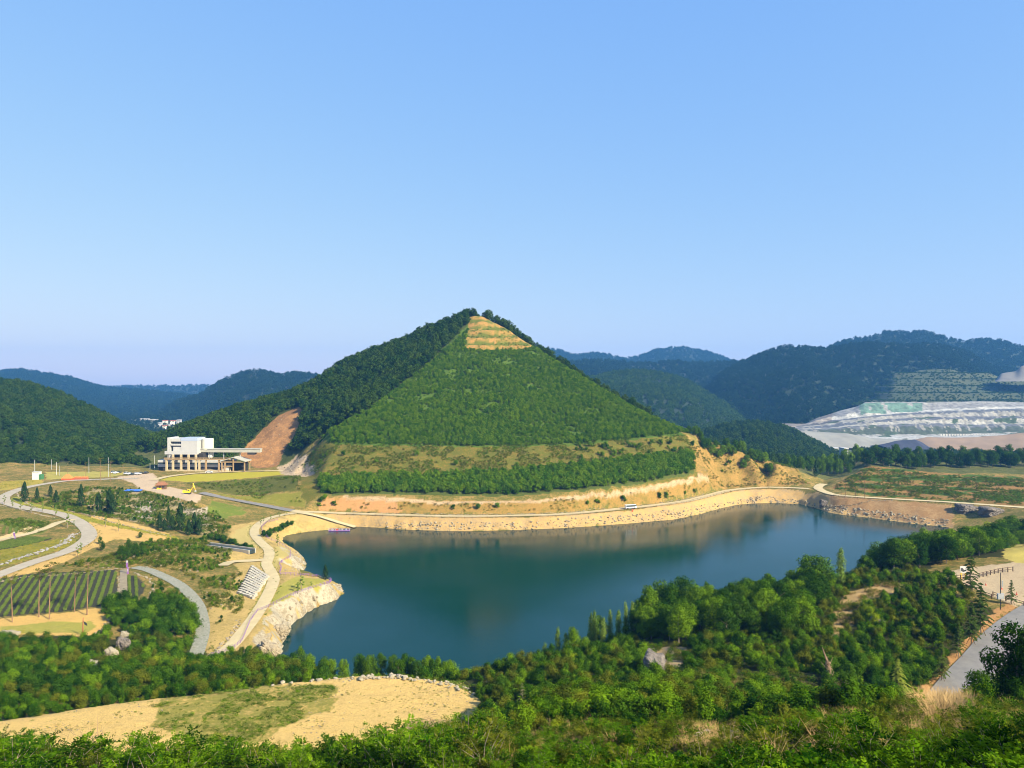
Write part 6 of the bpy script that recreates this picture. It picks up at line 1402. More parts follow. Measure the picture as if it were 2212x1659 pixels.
fence([(2188,1234),(2160,1237),(2135,1243),(2115,1248)], 'darkwood', 1.3, 2.1, 'fence', 'dark wooden post fence along the far side of the gravel lot', 2, .08, .14)
fence([(2212,1310),(2190,1303),(2165,1296),(2145,1288)], 'darkwood', 1.2, 3.2, 'fence', 'brown rail fence where the paved road meets the gravel lot', 2, .07, .13)
fence([(2095,1252),(2078,1252),(2063,1251),(2066,1262),(2082,1270),(2100,1277)], 'darkwood', 1.3, 2.4, 'fence', 'dark wooden fence round the picture board', 2, .08, .14)
fence([(2118,1284),(2132,1288),(2142,1294)], 'wood', 1.2, 2.4, 'fence', 'short wooden fence half hidden by shrubs left of the lamp post', 2, .07, .12)
fence([(748,1112.5),(873,1117),(998,1120),(1106,1118.5),(1206,1116),(1281,1110),(1348,1103),(1406,1097),(1481,1086),(1531,1074),(1568,1064),(1606,1059),(1659,1056),(1730,1059)], 'wood', 1.1, 4.5, 'fence', 'long low post fence on the lake side of the lake road', 1, .05, .08)
fence([(1800,1072),(1850,1077),(1909,1081),(2034,1088),(2130,1095),(2212,1102)], 'wood', 1.1, 4.0, 'fence', 'low post fence along the valley road above the brown bank', 1, .05, .08)
def stonewall(px, w, h, lab, mat='rock', name='stone_edging', cat='stone edging', gap=1.0):
    P = resample(pxline(px), gap); m = MB(); r = R(len(px)*7+int(px[0][0])); V = []; T = []
    z = zat(P[:, 0], P[:, 1]); off = 0; src = FP['stone']
    vs = [np.array([tuple(v.co) for v in me.vertices]) for me in src]; fs = [[tuple(p.vertices) for p in me.polygons] for me in src]
    for (x, y), zz in zip(P, z):
        for _ in range(max(1, int(w/.9))):
            k = r.integers(0, len(src)); s = (.75+.7*r.random())*np.array([1, 1, h])*gap*.8; a = r.random()*6.28; c, sn = math.cos(a), math.sin(a)
            q = vs[k]*s; q = np.stack([q[:, 0]*c-q[:, 1]*sn, q[:, 0]*sn+q[:, 1]*c, q[:, 2]], 1)+[x+r.normal()*w*.3, y+r.normal()*w*.3, zz+.15*h]
            V.append(q); T += [tuple(i+off for i in f) for f in fs[k]]; off += len(q)
    V = np.concatenate(V); o0 = np.array([P[0, 0], P[0, 1], z[0]]); me = np_mesh(name, V-o0, tris=np.array(T)); o = mobj(name, me, M[mat], None, tuple(o0)); tag(o, lab, cat)
stonewall([(0,1221),(40,1207),(90,1190),(130,1178),(150,1165),(160,1153)], 3.0, .8, 'grey stone gutter wall inside the big bend of the winding road', 'greyrock')
stonewall([(35,1060),(40,1073),(58,1088),(90,1101),(120,1108)], 1.2, .7, 'pale stone edging between the two arms of the road hairpin')
stonewall([(150,1104),(190,1112),(240,1128),(300,1143),(340,1153),(368,1159)], 1.4, .8, 'white stone edging along the top of the sandy slope')
stonewall([(0,1092),(40,1100),(90,1113),(115,1118)], .8, .6, 'short pale stone edging below the hairpin')
stonewall([(0,1257),(50,1247),(120,1243),(200,1236),(250,1229),(330,1224)], 1.0, .6, 'pale stone edging along the top of the crop field')
stonewall([(290,1238),(315,1247),(330,1263),(331,1278),(322,1292),(308,1302)], 1.0, .6, 'white stone edging round the small crop plot')
stonewall([(256,1245),(257,1270),(256,1300)], .6, .5, 'row of pale stones between crop field and field path')
stonewall([(262,1308),(240,1330),(234,1345),(222,1358),(200,1373)], 1.4, .8, 'pale stones along the edge of the lawn above the dark bushes')
stonewall([(520,1340),(505,1362),(488,1385),(470,1403),(450,1420),(436,1432)], 1.6, .8, 'pale stone edging along the inner side of the concrete path')
stonewall([(0,1089),(60,1077),(55,1076)], 1.0, .5, 'low pale stones above the left arm of the hairpin')
stonewall([(760,1106),(873,1109.5),(998,1112),(1106,1110.5),(1206,1108),(1281,1102),(1348,1095),(1406,1089),(1481,1078),(1531,1066)], .5, .35, 'long low pale kerb wall on the hill side of the lake road', gap=1.6)
stonewall([(1800,1094),(1850,1090),(1880,1081),(1925,1082)], 1.4, .8, 'white stone wall at the top of the brown bank under the far poles')
# stepped block wall
M['blockwall'] = plain('pale_concrete_block', (.42,.385,.31), (.29,.26,.21), .8, .9)
t = tag(empty('block_wall', at(513, 1277)), 'stepped retaining wall of pale concrete blocks beside the concrete path', 'retaining wall'); o0 = np.array(at(513, 1277))
for k in range(13):
    f_ = k/12; a = np.array(at(511+(541-511)*f_, 1282+(1226-1282)*f_)); c = np.array(at(546+(577-546)*f_, 1295+(1250-1295)*f_)); d = c-a; L_ = np.linalg.norm(d[:2]); e1 = d[:2]/L_; e2 = np.array([-e1[1], e1[0]]); m = MB(); x = 0
    while x < L_-.8:
        l = min(1.5+.6*rnd.random(), L_-x); q = a[:2]+e1*x-o0[:2]; r_ = q+e1*(l-.22); w2 = e2*1.15; zz = a[2]+d[2]*x/L_-o0[2]+.75+rnd.uniform(-.1, .1)
        m.prism([tuple(q), tuple(r_), tuple(r_+w2), tuple(q+w2)], zz-1.6, zz); x += l
    part(m, 'block_course', 'blockwall', t)
# concrete channel
q0, q1 = np.array(at(447, 1176)), np.array(at(545, 1197)); d = (q1-q0)[:2]; L_ = np.linalg.norm(d); a_ = math.atan2(d[1], d[0])
t = tag(empty('concrete_channel', (q0[0], q0[1], max(q0[2], q1[2])+.1), a_), 'straight concrete drainage channel with dark water, left of the path junction', 'channel')
m = MB(); m.box(0, L_, 1.6, 2.2, -1.5, .55); m.box(0, L_, -2.2, -1.6, -1.5, .35); part(m, 'side_walls', 'concrete', t)
m = MB(); m.box(0, L_, -1.6, 1.6, -1.5, .05); part(m, 'channel_water', 'glass', t)
# pontoon
b = PZ(733, 1147, 0); t = tag(empty('pontoon', (b[0], b[1], 0), math.radians(4)), 'small purple-railed pontoon floating at the foot of the boat ramp', 'pontoon')
m = MB(); m.box(-6, 6, -1.2, 1.2, .1, .5); part(m, 'deck', 'purple', t)
for x in range(-6, 7, 2):
    for y in (-1.1, 1.1): m = MB(); m.tube([(x, y, .5), (x, y, 1.5)], .08, 5); part(m, 'post', 'white', t)
m = MB(); [m.tube([(-6, y, 1.4), (6, y, 1.4)], .07, 5) for y in (-1.1, 1.1)]; part(m, 'rail', 'purple', t)
for x, c in ((-4.5,'white'),(-1.8,'cone_red'),(.8,'white'),(3.2,'bluepanel')): m = MB(); m.box(x, x+1.1, -.6, .6, .5, 1.2); part(m, 'float_box', c, t)
# picture board: a framed dark landscape picture on two posts
b = at(2081, 1250); sc = b[1]/F
t = tag(empty('picture_board', b, .05), 'white board with a dark grey picture on two yellow posts by the gravel lot', 'sign')
z0, z1, hw = 13*sc, 27*sc, 7.3*sc
m = MB(); m.box(-hw, hw, -.1, .1, z0, z1); part(m, 'board', 'white', t)
m = MB(); m.add([(-hw*.8,-.115,z0+.3*(z1-z0)),(-hw*.1,-.115,z0+.12*(z1-z0)),(hw*.75,-.115,z0+.25*(z1-z0)),(hw*.75,-.115,z0+.5*(z1-z0)),(hw*.1,-.115,z0+.42*(z1-z0)),(-hw*.2,-.115,z0+.7*(z1-z0)),(-hw*.78,-.115,z0+.75*(z1-z0))], [(0,1,2,3,4,5,6)]); part(m, 'picture', 'cardark', t)
for x in (-hw*.7, hw*.7): m = MB(); m.box(x-.15, x+.15, -.08, .12, -.4, z0); part(m, 'post', 'yellow', t)
# traffic cones
for u, v, lab in [(2129.5,1265,'orange traffic cone alone on the open gravel lot'),(2164,1273,'orange traffic cone just behind the lamp post'),(2196,1285,'orange traffic cone seen behind the staked cedar on the lot')]:
    b = at(u, v); t = tag(empty('traffic_cone', b), lab, 'traffic cone', 'traffic cones on the gravel lot')
    m = MB(); m.tube([(0,0,.04),(0,0,.8)], [.2,.04], 10); part(m, 'cone', 'cone_red', t); m = MB(); m.box(-.28, .28, -.28, .28, 0, .05); part(m, 'base', 'cone_red', t); m = MB(); m.tube([(0,0,.42),(0,0,.56)], [.125,.092], 10); part(m, 'band', 'white', t)

# ---------------------------------------------------------------- boulders, outcrop, dead wood
def boulder(u, v, wpx, kind, lab, grp=None, i=None, fz=1.0, sink=.12):
    b = at(u, v); s = wpx*b[1]/F; me = ROCKS[kind][rnd.randrange(len(ROCKS[kind])) if i is None else i]
    o = bpy.data.objects.new('boulder', me); link(o); o.location = (b[0], b[1], b[2]+s*(.34-sink)*fz); o.scale = (s, s*rnd.uniform(.8, 1.1), s*fz*rnd.uniform(.85, 1.1)); o.rotation_euler = (rnd.uniform(-.2, .2), rnd.uniform(-.2, .2), rnd.random()*6.28)
    tag(o, lab, 'boulder', grp)
for u, v, w_, lab in [(1516,1598,24,'pale angular boulder, left of the group on the near slope'),(1530,1590,20,'pale boulder just right of the leftmost one on the near slope'),(1572,1582,22,'upper grey boulder of the group on the near slope'),(1588,1592,24,'rounded white boulder in the middle of the near slope group'),(1594,1606,26,'large white boulder at the right of the near slope group'),(1580,1618,22,'lowest pale boulder of the near slope group'),(1838,1590,14,'small pale stone alone on the lower slope'),(2014,1584,9,'upright pale stone left of the dry grass clump'),(1545,1610,18,'reddish flat rock below the leftmost pale boulder')]:
    boulder(u, v, w_, 'granite', lab, 'boulders on the near slope')
bd = []
for i in range(105):
    t_ = rnd.random(); u = 735+t_*260; vv = np.interp(u, [735,770,830,900,960,1000], [1466,1463,1457,1462,1472,1487])+rnd.uniform(.5, 10); bd.append((u, vv, rnd.uniform(3.5, 9.5)*(1.25 if abs(u-830) < 60 else .8)))
for i in range(14): u = rnd.uniform(560, 735); bd.append((u, np.interp(u, [560,735], [1483,1466])+rnd.uniform(-1, 3), rnd.uniform(5, 11)))
for i in range(8): u = rnd.uniform(1000, 1046); bd.append((u, np.interp(u, [1000,1046], [1488,1512])+rnd.uniform(-3, 3), rnd.uniform(6, 11)))
bd.sort()
for i, (u, v, w_) in enumerate(bd):
    sz = 'big' if w_ > 9.5 else 'mid-sized' if w_ > 6 else 'small'; near = 'left of the white stone heap' if u < 735 else 'at the crest of the heap' if abs(u-830) < 60 else 'on the heap\'s left flank' if u < 800 else 'on the heap\'s right flank' if u < 1000 else 'at the right end of the terrace'
    boulder(u, v, w_, 'granite', f'{sz} white boulder {near} edging the sandy terrace', f'{sz} white boulders {near}', sink=.05)
# grey outcrop on the spur
import bmesh
b = at(1432, 1462); s = b[1]/F
def outcrop(name, u, v, w_, h_, dep, seed, mat, lab):
    b = at(u, v); s = b[1]/F; W2, H2 = w_*s, h_*s; bm = bmesh.new(); bmesh.ops.create_cube(bm, size=1.0)
    bmesh.ops.subdivide_edges(bm, edges=bm.edges[:], cuts=15, use_grid_fill=True)
    for q in bm.verts:
        p = np.array(q.co); nrm_ = p/(np.abs(p)**4).sum()**.25; p = nrm_*.5
        j = [np.array([p[0]*a_+p[1]*b_+seed]) for a_, b_ in ((5, 3), (11, 7), (3, 9))]; k_ = [np.array([p[2]*c_+p[1]*2+seed*.7]) for c_ in (3, 6, 12)]
        dn = np.floor(vnoise(j[0], k_[0], seed)[0]*4)/4*.26+np.floor(vnoise(j[1], k_[1], seed+3)[0]*3)/3*.12+ridged(j[1]*1.3, k_[2], 2, seed+5)[0]*.07
        p = p*(1-.30+dn); top = p[2] > .2
        p = np.array([p[0]*W2*1.2, p[1]*dep*1.2, (p[2]+.22)*H2*1.35*(1-.35*(p[0]+.4))]); q.co = p
    me = bpy.data.meshes.new(name); bm.to_mesh(me); bm.free(); o = mobj(name, me, M[mat], None, (b[0], b[1]+dep*.45, b[2]-.1*H2)); o.rotation_euler.z = (seed % 5-2)*.12; tag(o, lab, 'rock'); return o
M['bluffrock'] = plain('fractured_grey_rock', (.21,.175,.145), (.07,.058,.05), .9, .9, .6, 1.6)
outcrop('rock_outcrop', 1420, 1462, 44, 50, 7, 5, 'bluffrock', 'grey fractured rock outcrop with a sandy top among the trees')
outcrop('rock_outcrop', 196, 1446, 40, 20, 3, 9, 'granite', 'pale rock showing among dark shrubs below the lawn')
outcrop('rock_outcrop', 262, 1404, 26, 34, 3, 12, 'bluffrock', 'dark grey rock in the hollow among the bushes')
outcrop('rock_outcrop', 268, 1384, 22, 24, 2.5, 13, 'granite', 'rounded tan boulder topping the rock hollow')
outcrop('rock_outcrop', 236, 1418, 26, 20, 2.5, 15, 'granite', 'pinkish pale rock left of the dark hollow rock')
outcrop('rock_outcrop', 1902, 1350, 26, 16, 3, 21, 'bluffrock', 'dark broken rock behind the lime shrub by the sandy trail')
outcrop('rock_outcrop', 2098, 1106, 44, 20, 9, 23, 'bluffrock', 'grey rock face in the brown bank at the right end of the lake')
outcrop('rock_outcrop', 2152, 1112, 46, 20, 9, 24, 'bluffrock', 'second grey rock face, right of a pale streak, above the lake trees')
outcrop('rock_outcrop', 1782, 1092, 16, 16, 4, 26, 'bluffrock', 'small dark rock in the far bank where the brown bank starts')
outcrop('rock_outcrop', 15, 1375, 40, 14, 2.5, 28, 'granite', 'tan rocks below the yellow flowers at the left')
outcrop('rock_outcrop', 62, 1378, 12, 14, 1.5, 29, 'granite', 'pale upright rock between the yellow flowers')
outcrop('rock_outcrop', 578, 1424, 36, 44, 5, 33, 'rock', 'pale grey cliff head dropping into the lake beside the path')
outcrop('rock_outcrop', 604, 1372, 26, 26, 4, 35, 'rock', 'pale cliff block beside the cliff head, nearer the rocky point')
outcrop('rock_outcrop', 614, 1362, 22, 22, 3, 37, 'granite', 'rounded tan rock at the water line below the cliff')
# dead brown tree, bare twiggy shrub, brush pile
b = at(1795, 1485); h = (1485-1398)*b[1]/F
t = tag(empty('dead_tree', b), 'dead brown leaning tree trunk standing among the dark trees', 'dead tree')
m = MB(); m.tube([(0,0,-.3),(-.2,0,h*.45),(-.9,0,h*.75),(-1.5,0,h)], [.28,.24,.16,.04], 7); m.tube([(-.4,0,h*.5),(.3,0,h*.75)], [.1,.03], 5); m.tube([(-.3,0,h*.4),(-1.2,.2,h*.55),(-1.5,.3,h*.62)], [.09,.05,.02], 5); part(m, 'trunk', 'twig', t)
V = cloud([(-.1,0,h*.35,.5,.5,1.2),(-.6,0,h*.6,.4,.4,.9),(0,0,h*.15,.6,.6,1)], 380, .3, R(5)); me = leafmesh('dead_foliage', V, M['twig']); o = link(bpy.data.objects.new('dead_foliage', me), t)
def twiggy(u, vb, vt, lab, n=16, seed=1, mat='straw'):
    b = at(u, vb); h = (vb-vt)*b[1]/F; r = R(seed); m = MB(); t = tag(empty('bare_shrub', b), lab, 'shrub')
    for k in range(n):
        a = r.random()*6.28; l = h*(.6+.5*r.random()); s = .15+.5*r.random(); e = np.array([math.cos(a)*l*s, math.sin(a)*l*s, l*.92]); m.tube([(0,0,-.2), tuple(e*.5+[0,0,.08*h]), tuple(e)], [.022*h/2.5, .014*h/2.5, .005], 4, False)
        for j in range(3): p = e*(.5+.17*j); q = p+np.array([r.normal()*.2, r.normal()*.2, .25])*h*.5; m.tube([tuple(p), tuple(q)], [.008*h/2.5, .003], 4, False)
    part(m, 'twigs', mat, t)
twiggy(1668, 1690, 1568, 'bare pale twiggy shrub in front of the white boulders', 18, 3)
twiggy(1790, 1660, 1560, 'bare twig cluster among low olive shrubs', 10, 4)
twiggy(1100, 1660, 1590, 'dry pale twig fan above the bottom edge', 9, 6)
twiggy(745, 1655, 1560, 'dry curved stalks at the bottom left of centre', 7, 7)
twiggy(210, 1690, 1560, 'bare-stemmed sapling at the lower left, tallest one before the sand', 9, 8, 'twig')
twiggy(300, 1690, 1575, 'bare pale stems before the sand, right of the tallest sapling', 9, 9, 'twig')
twiggy(120, 1690, 1580, 'bare twisted stems at the far lower left', 8, 10, 'twig')
r = R(77); m = MB()
for i in range(420):
    u = r.uniform(880, 1020); v = 1572+9*r.normal()-abs(u-950)*.02; b = at(u, v); a = r.normal()*.5; l = r.uniform(.8, 3.0); z0 = b[2]+r.uniform(0, .9)*max(.1, 1-abs(u-945)/90)
    m.tube([(b[0]-math.cos(a)*l/2, b[1]-math.sin(a)*l/2, z0), (b[0], b[1], z0+r.uniform(0, .3)), (b[0]+math.cos(a)*l/2, b[1]+math.sin(a)*l/2, z0+r.normal()*.25)], [.03,.025,.01], 4, False)
tag(m.build('brush_pile', M['twig']), 'heap of dry cut branches at the near edge of the sandy terrace', 'brush pile', None, 'stuff')
# dry grass and low scrub of the lookout slope
def scat_px(P_, sp, key, s0, s1, name, thr=None, dens=1.0, tilt=.1, zs=None):
    x, y = fill(P_, sp); k = (rng.random(len(x)) < dens) & roadclear(x, y, .5)
    if thr is not None: k &= fbm(x/4, y/4, 3, 95) > thr
    x, y = x[k], y[k]; scatter(name, p3(x, y, -.05), rng.uniform(s0, s1, len(x)), key, FP[key], tilt=tilt)
scat_px(pxpoly([(1985,1545),(1998,1502),(2030,1496),(2065,1508),(2095,1535),(2060,1560),(2010,1565)]), .62, 'straw', .7, 1.9, 'dry_grass')
scat_px(wpoly([(1080,40),(1500,34),(1980,30),(2330,24),(2330,72),(1700,66),(1080,72)]), .62, 'straw', .4, 1.0, 'dry_grass', .53)
scat_px(wpoly([(1060,72),(1700,66),(2330,70),(2330,112),(1700,132),(1100,140)]), .9, 'straw', .6, 1.3, 'dry_grass', .52)
scat_px(wpoly([(-120,50),(600,50),(1060,46),(1060,100),(-120,100)]), 1.2, 'straw', .5, 1.2, 'dry_grass', .54)
scat_px(wpoly([(1080,38),(1500,33),(1980,28),(2330,22),(2330,72),(1700,66),(1080,72)]), .8, 'olive_weed', .35, .9, 'low_scrub', .46)
scat_px(wpoly([(1060,72),(1700,66),(2330,70),(2330,112),(1700,132),(1100,140)]), 1.1, 'olive_weed', .5, 1.2, 'low_scrub', .44)
scat_px(wpoly([(1060,140),(1980,130),(2110,185),(1950,232),(1700,226),(1450,200),(1150,195)]), 1.5, 'olive_weed', .5, 1.4, 'low_scrub', .46)
scat_px(wpoly([(-150,152),(1060,165),(1040,205),(560,224),(-100,228)]), 1.7, 'olive_weed', .5, 1.3, 'low_scrub', .42)
scat_px(wpoly([(-120,42),(600,44),(1060,38),(1060,100),(-120,100)]), 1.1, 'olive_weed', .5, 1.1, 'low_scrub', .42)
scat_px(pxpoly([(735,1468),(830,1456),(960,1473),(1045,1512),(1060,1500),(980,1462),(880,1452),(800,1450),(740,1460)]), .9, 'weed', .6, 1.4, 'terrace_weeds')
scat_px(pxpoly([(1800,1330),(1835,1285),(1900,1262),(1960,1257),(1900,1290),(1862,1320),(1815,1385)]), 1.1, 'straw', .5, 1.0, 'dry_grass', .45)

# ---------------------------------------------------------------- the town and the quarry far off
def block(u, v, D, w_, h_, mat, lab, dep=14, grp='buildings of the distant valley town'):
    w_ *= .8; h_ *= .62; mat = {'white': 'panel'}.get(mat, mat)
    x = (u-CX)/F*D; s = D/F; z = CH-(v-CY)*s; t = tag(empty('town_building', (x, D, z), .1), lab, 'building', grp)
    m = MB(); m.box(-w_*s/2, w_*s/2, 0, dep, -12, h_*s); part(m, 'wall', mat, t)
    m = MB(); m.box(-w_*s/2-.5, w_*s/2+.5, -.6, dep+.5, h_*s, h_*s+1.2); part(m, 'roof', 'redbrown' if mat == 'cream' else 'panel', t)
    m = MB(); n = max(2, int(w_/2.5))
    for k in range(n):
        x0 = -w_*s/2+w_*s*(k+.25)/n; m.box(x0, x0+w_*s/n*.5, -.15, 0, h_*s*.25, h_*s*.75)
    part(m, 'window', 'glass', t)
for a in [(306,908,2050,9,4.5,'white','white block at the left end of the far town'),(316,908.5,2050,9,5,'white','white block second from the left in the far town'),(327,909,2050,10,4,'white','pale block right of two white ones in the far town'),(336,909,2050,6,3.5,'panel','grey low block closing the far town row'),(355,911,1900,10,3.5,'cream','cream red-roofed house high in the far town'),(372,912,1900,12,4.5,'cream','wide cream house near the wood edge in the far town'),(385,911,1900,9,5,'panel','grey block next to the wooded flank'),
          (354,924,1700,9,5.5,'cream','red-roofed cream house nearest the left wooded hill'),(378,925,1650,12,4.5,'white','long white shed low in the valley gap'),(381,935,1500,9,4,'cream','red-roofed house lowest in the valley gap'),(366,919,1800,8,3,'white','small white house between the cream ones'),(344,916,1800,7,3,'white','small white house beside the left wooded hill')]: block(*a)
# quarry: benched pale rock, its floor and dumps, far right
def quarry_mat():
    m, N, L, out = newmat('quarry_rock')
    p = N.new('ShaderNodeBsdfPrincipled'); p.inputs['Roughness'].default_value = .95; L.new(p.outputs[0], out.inputs['Surface'])
    a = N.new('ShaderNodeAttribute'); a.attribute_name = 'rock_tone'
    geo = N.new('ShaderNodeNewGeometry'); mp = N.new('ShaderNodeMapping'); mp.inputs['Scale'].default_value = (.11, .11, .06); L.new(geo.outputs['Position'], mp.inputs['Vector'])
    n = N.new('ShaderNodeTexNoise'); n.inputs['Scale'].default_value = 1; n.inputs['Detail'].default_value = 8; n.inputs['Roughness'].default_value = .7; L.new(mp.outputs[0], n.inputs['Vector'])
    mr = N.new('ShaderNodeMapRange'); mr.inputs['From Min'].default_value = .3; mr.inputs['From Max'].default_value = .7; mr.inputs['To Min'].default_value = .45; mr.inputs['To Max'].default_value = 1.45; L.new(n.outputs['Fac'], mr.inputs['Value'])
    ml = N.new('ShaderNodeMix'); ml.data_type = 'RGBA'; ml.blend_type = 'MULTIPLY'; ml.inputs['Factor'].default_value = 1
    L.new(a.outputs['Color'], ml.inputs['A']); L.new(mr.outputs[0], ml.inputs['B']); L.new(ml.outputs['Result'], p.inputs['Base Color'])
    return m
M['quarry'] = quarry_mat()
def lin_px(pts): return np.array([p[0] for p in pts], float), np.array([p[1] for p in pts], float)
# surface over (u, row): rows are level lines of the pit read from the photo, each at its own distance
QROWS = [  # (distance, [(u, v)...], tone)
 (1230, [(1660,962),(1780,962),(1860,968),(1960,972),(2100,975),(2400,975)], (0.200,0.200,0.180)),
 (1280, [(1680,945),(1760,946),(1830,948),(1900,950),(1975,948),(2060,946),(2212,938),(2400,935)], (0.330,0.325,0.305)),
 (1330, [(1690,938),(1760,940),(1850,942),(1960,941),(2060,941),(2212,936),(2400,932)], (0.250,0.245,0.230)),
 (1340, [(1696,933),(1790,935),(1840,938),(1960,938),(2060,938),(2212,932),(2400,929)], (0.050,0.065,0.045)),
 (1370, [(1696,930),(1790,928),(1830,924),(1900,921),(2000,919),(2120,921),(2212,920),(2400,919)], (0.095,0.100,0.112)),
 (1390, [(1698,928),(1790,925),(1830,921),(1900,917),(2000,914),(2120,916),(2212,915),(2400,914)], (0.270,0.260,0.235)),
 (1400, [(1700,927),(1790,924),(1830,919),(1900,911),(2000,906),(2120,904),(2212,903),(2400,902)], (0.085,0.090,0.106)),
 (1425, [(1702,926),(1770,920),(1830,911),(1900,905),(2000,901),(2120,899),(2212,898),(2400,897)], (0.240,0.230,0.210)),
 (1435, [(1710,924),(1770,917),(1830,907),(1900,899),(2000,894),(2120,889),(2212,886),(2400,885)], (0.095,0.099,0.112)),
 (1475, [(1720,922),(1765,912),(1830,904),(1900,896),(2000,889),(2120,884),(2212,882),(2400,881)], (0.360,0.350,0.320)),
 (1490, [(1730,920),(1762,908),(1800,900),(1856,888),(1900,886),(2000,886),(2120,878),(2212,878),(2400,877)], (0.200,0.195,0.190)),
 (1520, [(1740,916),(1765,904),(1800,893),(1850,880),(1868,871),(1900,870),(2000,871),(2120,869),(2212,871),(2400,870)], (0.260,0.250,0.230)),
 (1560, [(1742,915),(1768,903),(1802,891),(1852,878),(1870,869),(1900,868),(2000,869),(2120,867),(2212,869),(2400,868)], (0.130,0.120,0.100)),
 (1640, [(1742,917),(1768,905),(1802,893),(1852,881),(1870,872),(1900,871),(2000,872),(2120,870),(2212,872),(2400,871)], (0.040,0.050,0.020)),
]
US = np.arange(1690, 2402, 3.0); Vq = []; Cq = []
for (D, L_, tone) in QROWS:
    u_, v_ = lin_px(L_); v = np.interp(US, u_, v_); Vq.append(np.stack([(US-CX)/F*D, np.full_like(US, D), CH-(v-CY)/F*D], 1)); Cq.append(np.tile(tone, (len(US), 1)))
Vq, Cq = np.array(Vq), np.array(Cq)
# subdivide rows, roughen the faces
RR_, CC_ = [], []
for k in range(len(Vq)-1):
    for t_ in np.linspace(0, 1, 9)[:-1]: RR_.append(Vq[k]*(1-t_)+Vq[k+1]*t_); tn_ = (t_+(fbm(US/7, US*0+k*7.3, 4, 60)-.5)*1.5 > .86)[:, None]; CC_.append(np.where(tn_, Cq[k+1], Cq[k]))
RR_.append(Vq[-1]); CC_.append(Cq[-1]); RR_, CC_ = np.array(RR_), np.array(CC_)
rough = (ridged(RR_[..., 0]/38, RR_[..., 2]/30, 4, 7)-.5)
RR_[..., 1] += rough*14; RR_[..., 2] += (fbm(RR_[..., 0]/14, RR_[..., 2]/14, 3, 9)-.5)*1.8
U2 = np.broadcast_to(US, CC_.shape[:2]); zr = RR_[..., 2]
green = (U2 > 1856) & (U2 < 1995) & (RR_[..., 1] > 1482) & (RR_[..., 1] < 1530) & (fbm(U2/9, RR_[..., 1]/30, 3, 55) > .38); CC_[green] = (.095,.165,.125)
brown = (U2 < 1800) & (RR_[..., 1] > 1440); CC_[brown] = CC_[brown]*np.array([.75,.66,.60])
pale = (ridged(U2/11+RR_[..., 1]/60, RR_[..., 1]/160, 3, 15)+.25*fbm(U2/5, RR_[..., 1]/9, 2, 16) > .93) & (RR_[..., 1] > 1350) & (RR_[..., 1] < 1470); CC_[pale] = (.24,.225,.195)
weedy = (fbm(U2/30, RR_[..., 1]/20, 3, 19) > .70) & (RR_[..., 1] < 1450); CC_[weedy] = (.04,.065,.035)
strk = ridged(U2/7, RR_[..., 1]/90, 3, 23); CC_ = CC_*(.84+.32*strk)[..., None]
me = np_mesh('quarry', RR_.reshape(-1, 3), quads=gridquads(*RR_.shape[:2])[:, ::-1], smooth=False); color_attr(me, 'rock_tone', CC_, np.ones(CC_.shape[:2]))
tag(mobj('quarry', me, M['quarry']), 'pale grey benched quarry face with a green-tinted top bench', None, None, 'structure')
def mound(pts, D, back, mat, name, zr_=0):
    u_, v_ = lin_px(pts); U = np.linspace(u_[0], u_[-1], 80); v = np.interp(U, u_, v_)
    zc = CH-(v-CY)/F*D; T = np.linspace(0, 1, 14)[:, None]; X = np.broadcast_to((U-CX)/F*D, (14, 80)); Y = D-back*(1-T)+0*X+(fbm(X/20, T*3+0*X, 3, 41)-.5)*8
    base = -12.0; Z = base+(zc-base)*T**.8+(fbm(X/16, Y/16, 3, 44)-.5)*4*np.sin(np.pi*T)
    V2 = np.concatenate([np.stack([X, Y, Z], -1), np.stack([X[-1:], Y[-1:]+60, Z[-1:]*0+base], -1)], 0)
    o = mobj(name, np_mesh(name, V2.reshape(-1, 3), quads=gridquads(15, 80)[:, ::-1], smooth=True), M[mat]); return tag(o, kind='structure')
M['dump'] = plain('pinkish_dump_soil', (.24,.165,.11), (.18,.125,.085), .02, .95); M['dumpblue'] = plain('dark_blue_dump', (.035,.042,.075), (.025,.03,.055), .02, .95); M['paleash'] = plain('pale_quarry_floor', (.24,.235,.21), (.19,.185,.165), .02, .95)
mound([(1955,958),(1985,947),(2000,944),(2060,945),(2110,944),(2160,940),(2212,934),(2400,928)], 1180, 60, 'dump', 'terrain')
mound([(1900,962),(1935,952),(1960,950),(1975,949),(1990,955),(2000,963)], 1150, 40, 'dumpblue', 'terrain')
mound([(1700,934),(1730,930),(1790,934),(1830,936),(1880,946),(1960,950),(1980,956)], 1260, 90, 'paleash', 'terrain')
# white pipes row, pale sheds in the works hollow
X0 = UZ(2090, 1325, 0); m = MB(); s = 1325/F
t = tag(empty('pipe_rack', (X0[0], 1322, CH-(943-CY)*s)), 'row of white posts of a conveyor at the foot of the quarry', 'conveyor')
for k in range(20): m = MB(); m.box((k-10)*2.4*2, (k-10)*4.8+2.6, 0, 2, 0, 4.2); part(m, 'post', 'white', t)
m = MB(); m.box(-50, 50, .3, 1.6, 4.2, 4.8); part(m, 'beam', 'white', t)
for u, v, D, w_, h_, lab in [(1808,972,1150,16,5,'pale low shed in the wooded hollow below the quarry'),(1828,974,980,12,7,'pale taller shed right of the low one in the hollow'),(1790,968,1185,7,3,'small pale shed left of the others in the hollow'),(1852,957,1300,10,3,'white shed beside the pale dump in the hollow'),(1756,968,1185,7,3,'tiny pale hut by the trees left of the hollow')]:
    block(u, v, D, w_, h_, 'white', lab, 12, 'sheds in the hollow below the quarry')
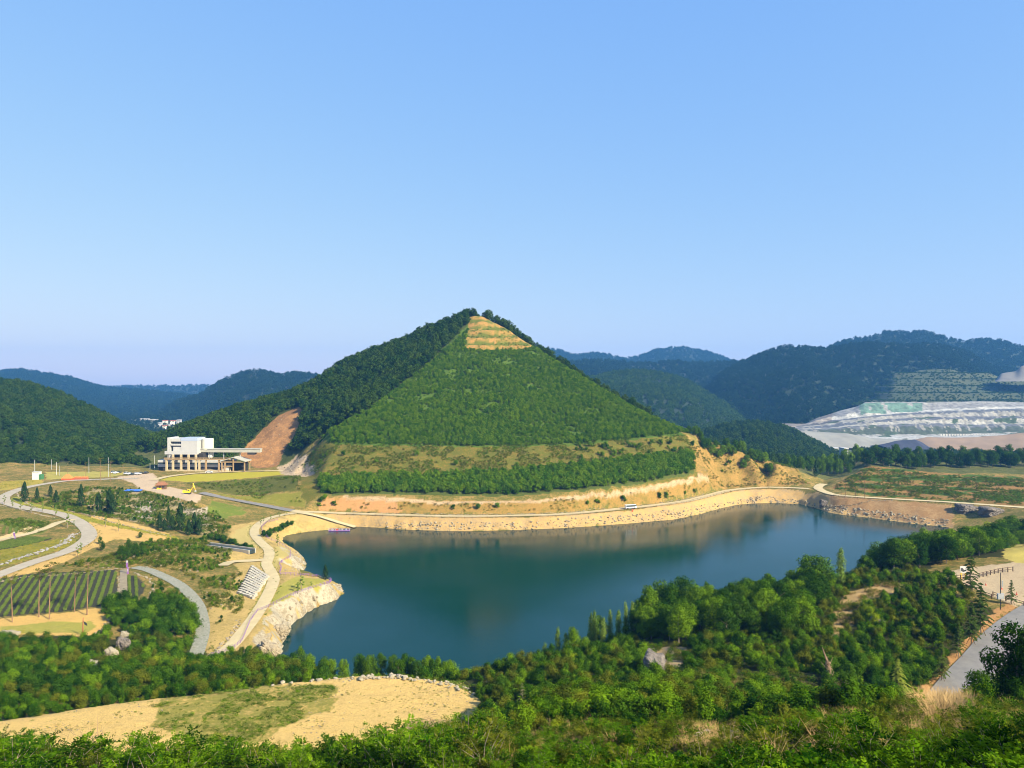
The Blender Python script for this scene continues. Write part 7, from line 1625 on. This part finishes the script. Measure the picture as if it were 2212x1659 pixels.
# terraced scrub hill behind the quarry, pale cuts, hollow wood
hill('terraced', [(1840,870,1900),(1880,840,1920),(1930,800,1950),(1990,793,1960),(2050,792,1960),(2120,800,1960),(2180,812,1960),(2300,820,1960),(2420,815,1960)], [(1840,1640),(2420,1660)], 40, spur=.12, seed=37, treeh=3)
X, Y, Z, n1 = HILLS['terraced']; Zt = Z.copy(); st = 16.0; fr = (Zt/st)%1; Zt = np.where(Zt > 45, (np.floor(Zt/st)+np.clip((fr-.55)/.45, 0, 1))*st, Zt); Z2 = Zt
o = [q for q in bpy.data.objects if q.name.startswith('hills')][-1]; co = np.stack([X, Y, Z2], -1).reshape(-1, 3).astype(np.float32); o.data.vertices.foreach_set('co', co.ravel()); o.data.update(); HILLS['terraced'] = (X, Y, Z2, n1)
o.data.materials.clear(); o.data.materials.append(plain('terraced_scrub', (.055,.062,.022), (.03,.045,.015), .012, .95))
wood_on('terraced', 7, 'far', .22, .5, 'woodland')
hill('cut_top', [(2150,823,1850),(2160,807,1850),(2178,804,1850),(2196,802,1850),(2203,792,1850),(2212,789,1850),(2300,784,1850),(2400,792,1850)], 1790, 91, spur=.1, seed=41, treeh=0)
o = [q for q in bpy.data.objects if q.name.startswith('hills')][-1]; o.data.materials.clear(); o.data.materials.append(plain('bare_cut_rock', (.165,.155,.14), (.115,.105,.095), .02, .95))
for P_, sp, s0, s1, pr in [([(1480,680),(1700,660),(1760,700),(1860,720),(2330,760),(2330,1080),(1960,1130),(1860,1160),(1700,1150),(1560,1000)], 8.0, .7, 1.25, 'wood')]:
    W2 = np.array([UZ(u, D, 0)[:2] for u, D in P_]); x, y = fill(W2, sp); s0, s1 = .5, .95; k = ~((np.abs((x/y*F+CX)-1815) < 46) & (y > 880)); x, y = x[k], y[k]
    z = np.where(y < 950, zat(x, np.minimum(y, 990)), -14.5); scatter('woodland', np.stack([x, y, z-.5], 1), rng.uniform(s0, s1, len(x)), pr, FP[pr])
# ---------------------------------------------------------------- valley haze
hz, N, L, out = newmat('haze_air')
pv = N.new('ShaderNodeVolumePrincipled'); pv.inputs['Color'].default_value = (.14,.45,1.0,1); pv.inputs['Density'].default_value = 1.08e-4; pv.inputs['Anisotropy'].default_value = .1
L.new(pv.outputs[0], out.inputs['Volume'])
HB = MB(); HB.box(-6600, 6600, -200, 5300, -30, 330)
tag(HB.build('haze', hz), kind='stuff')
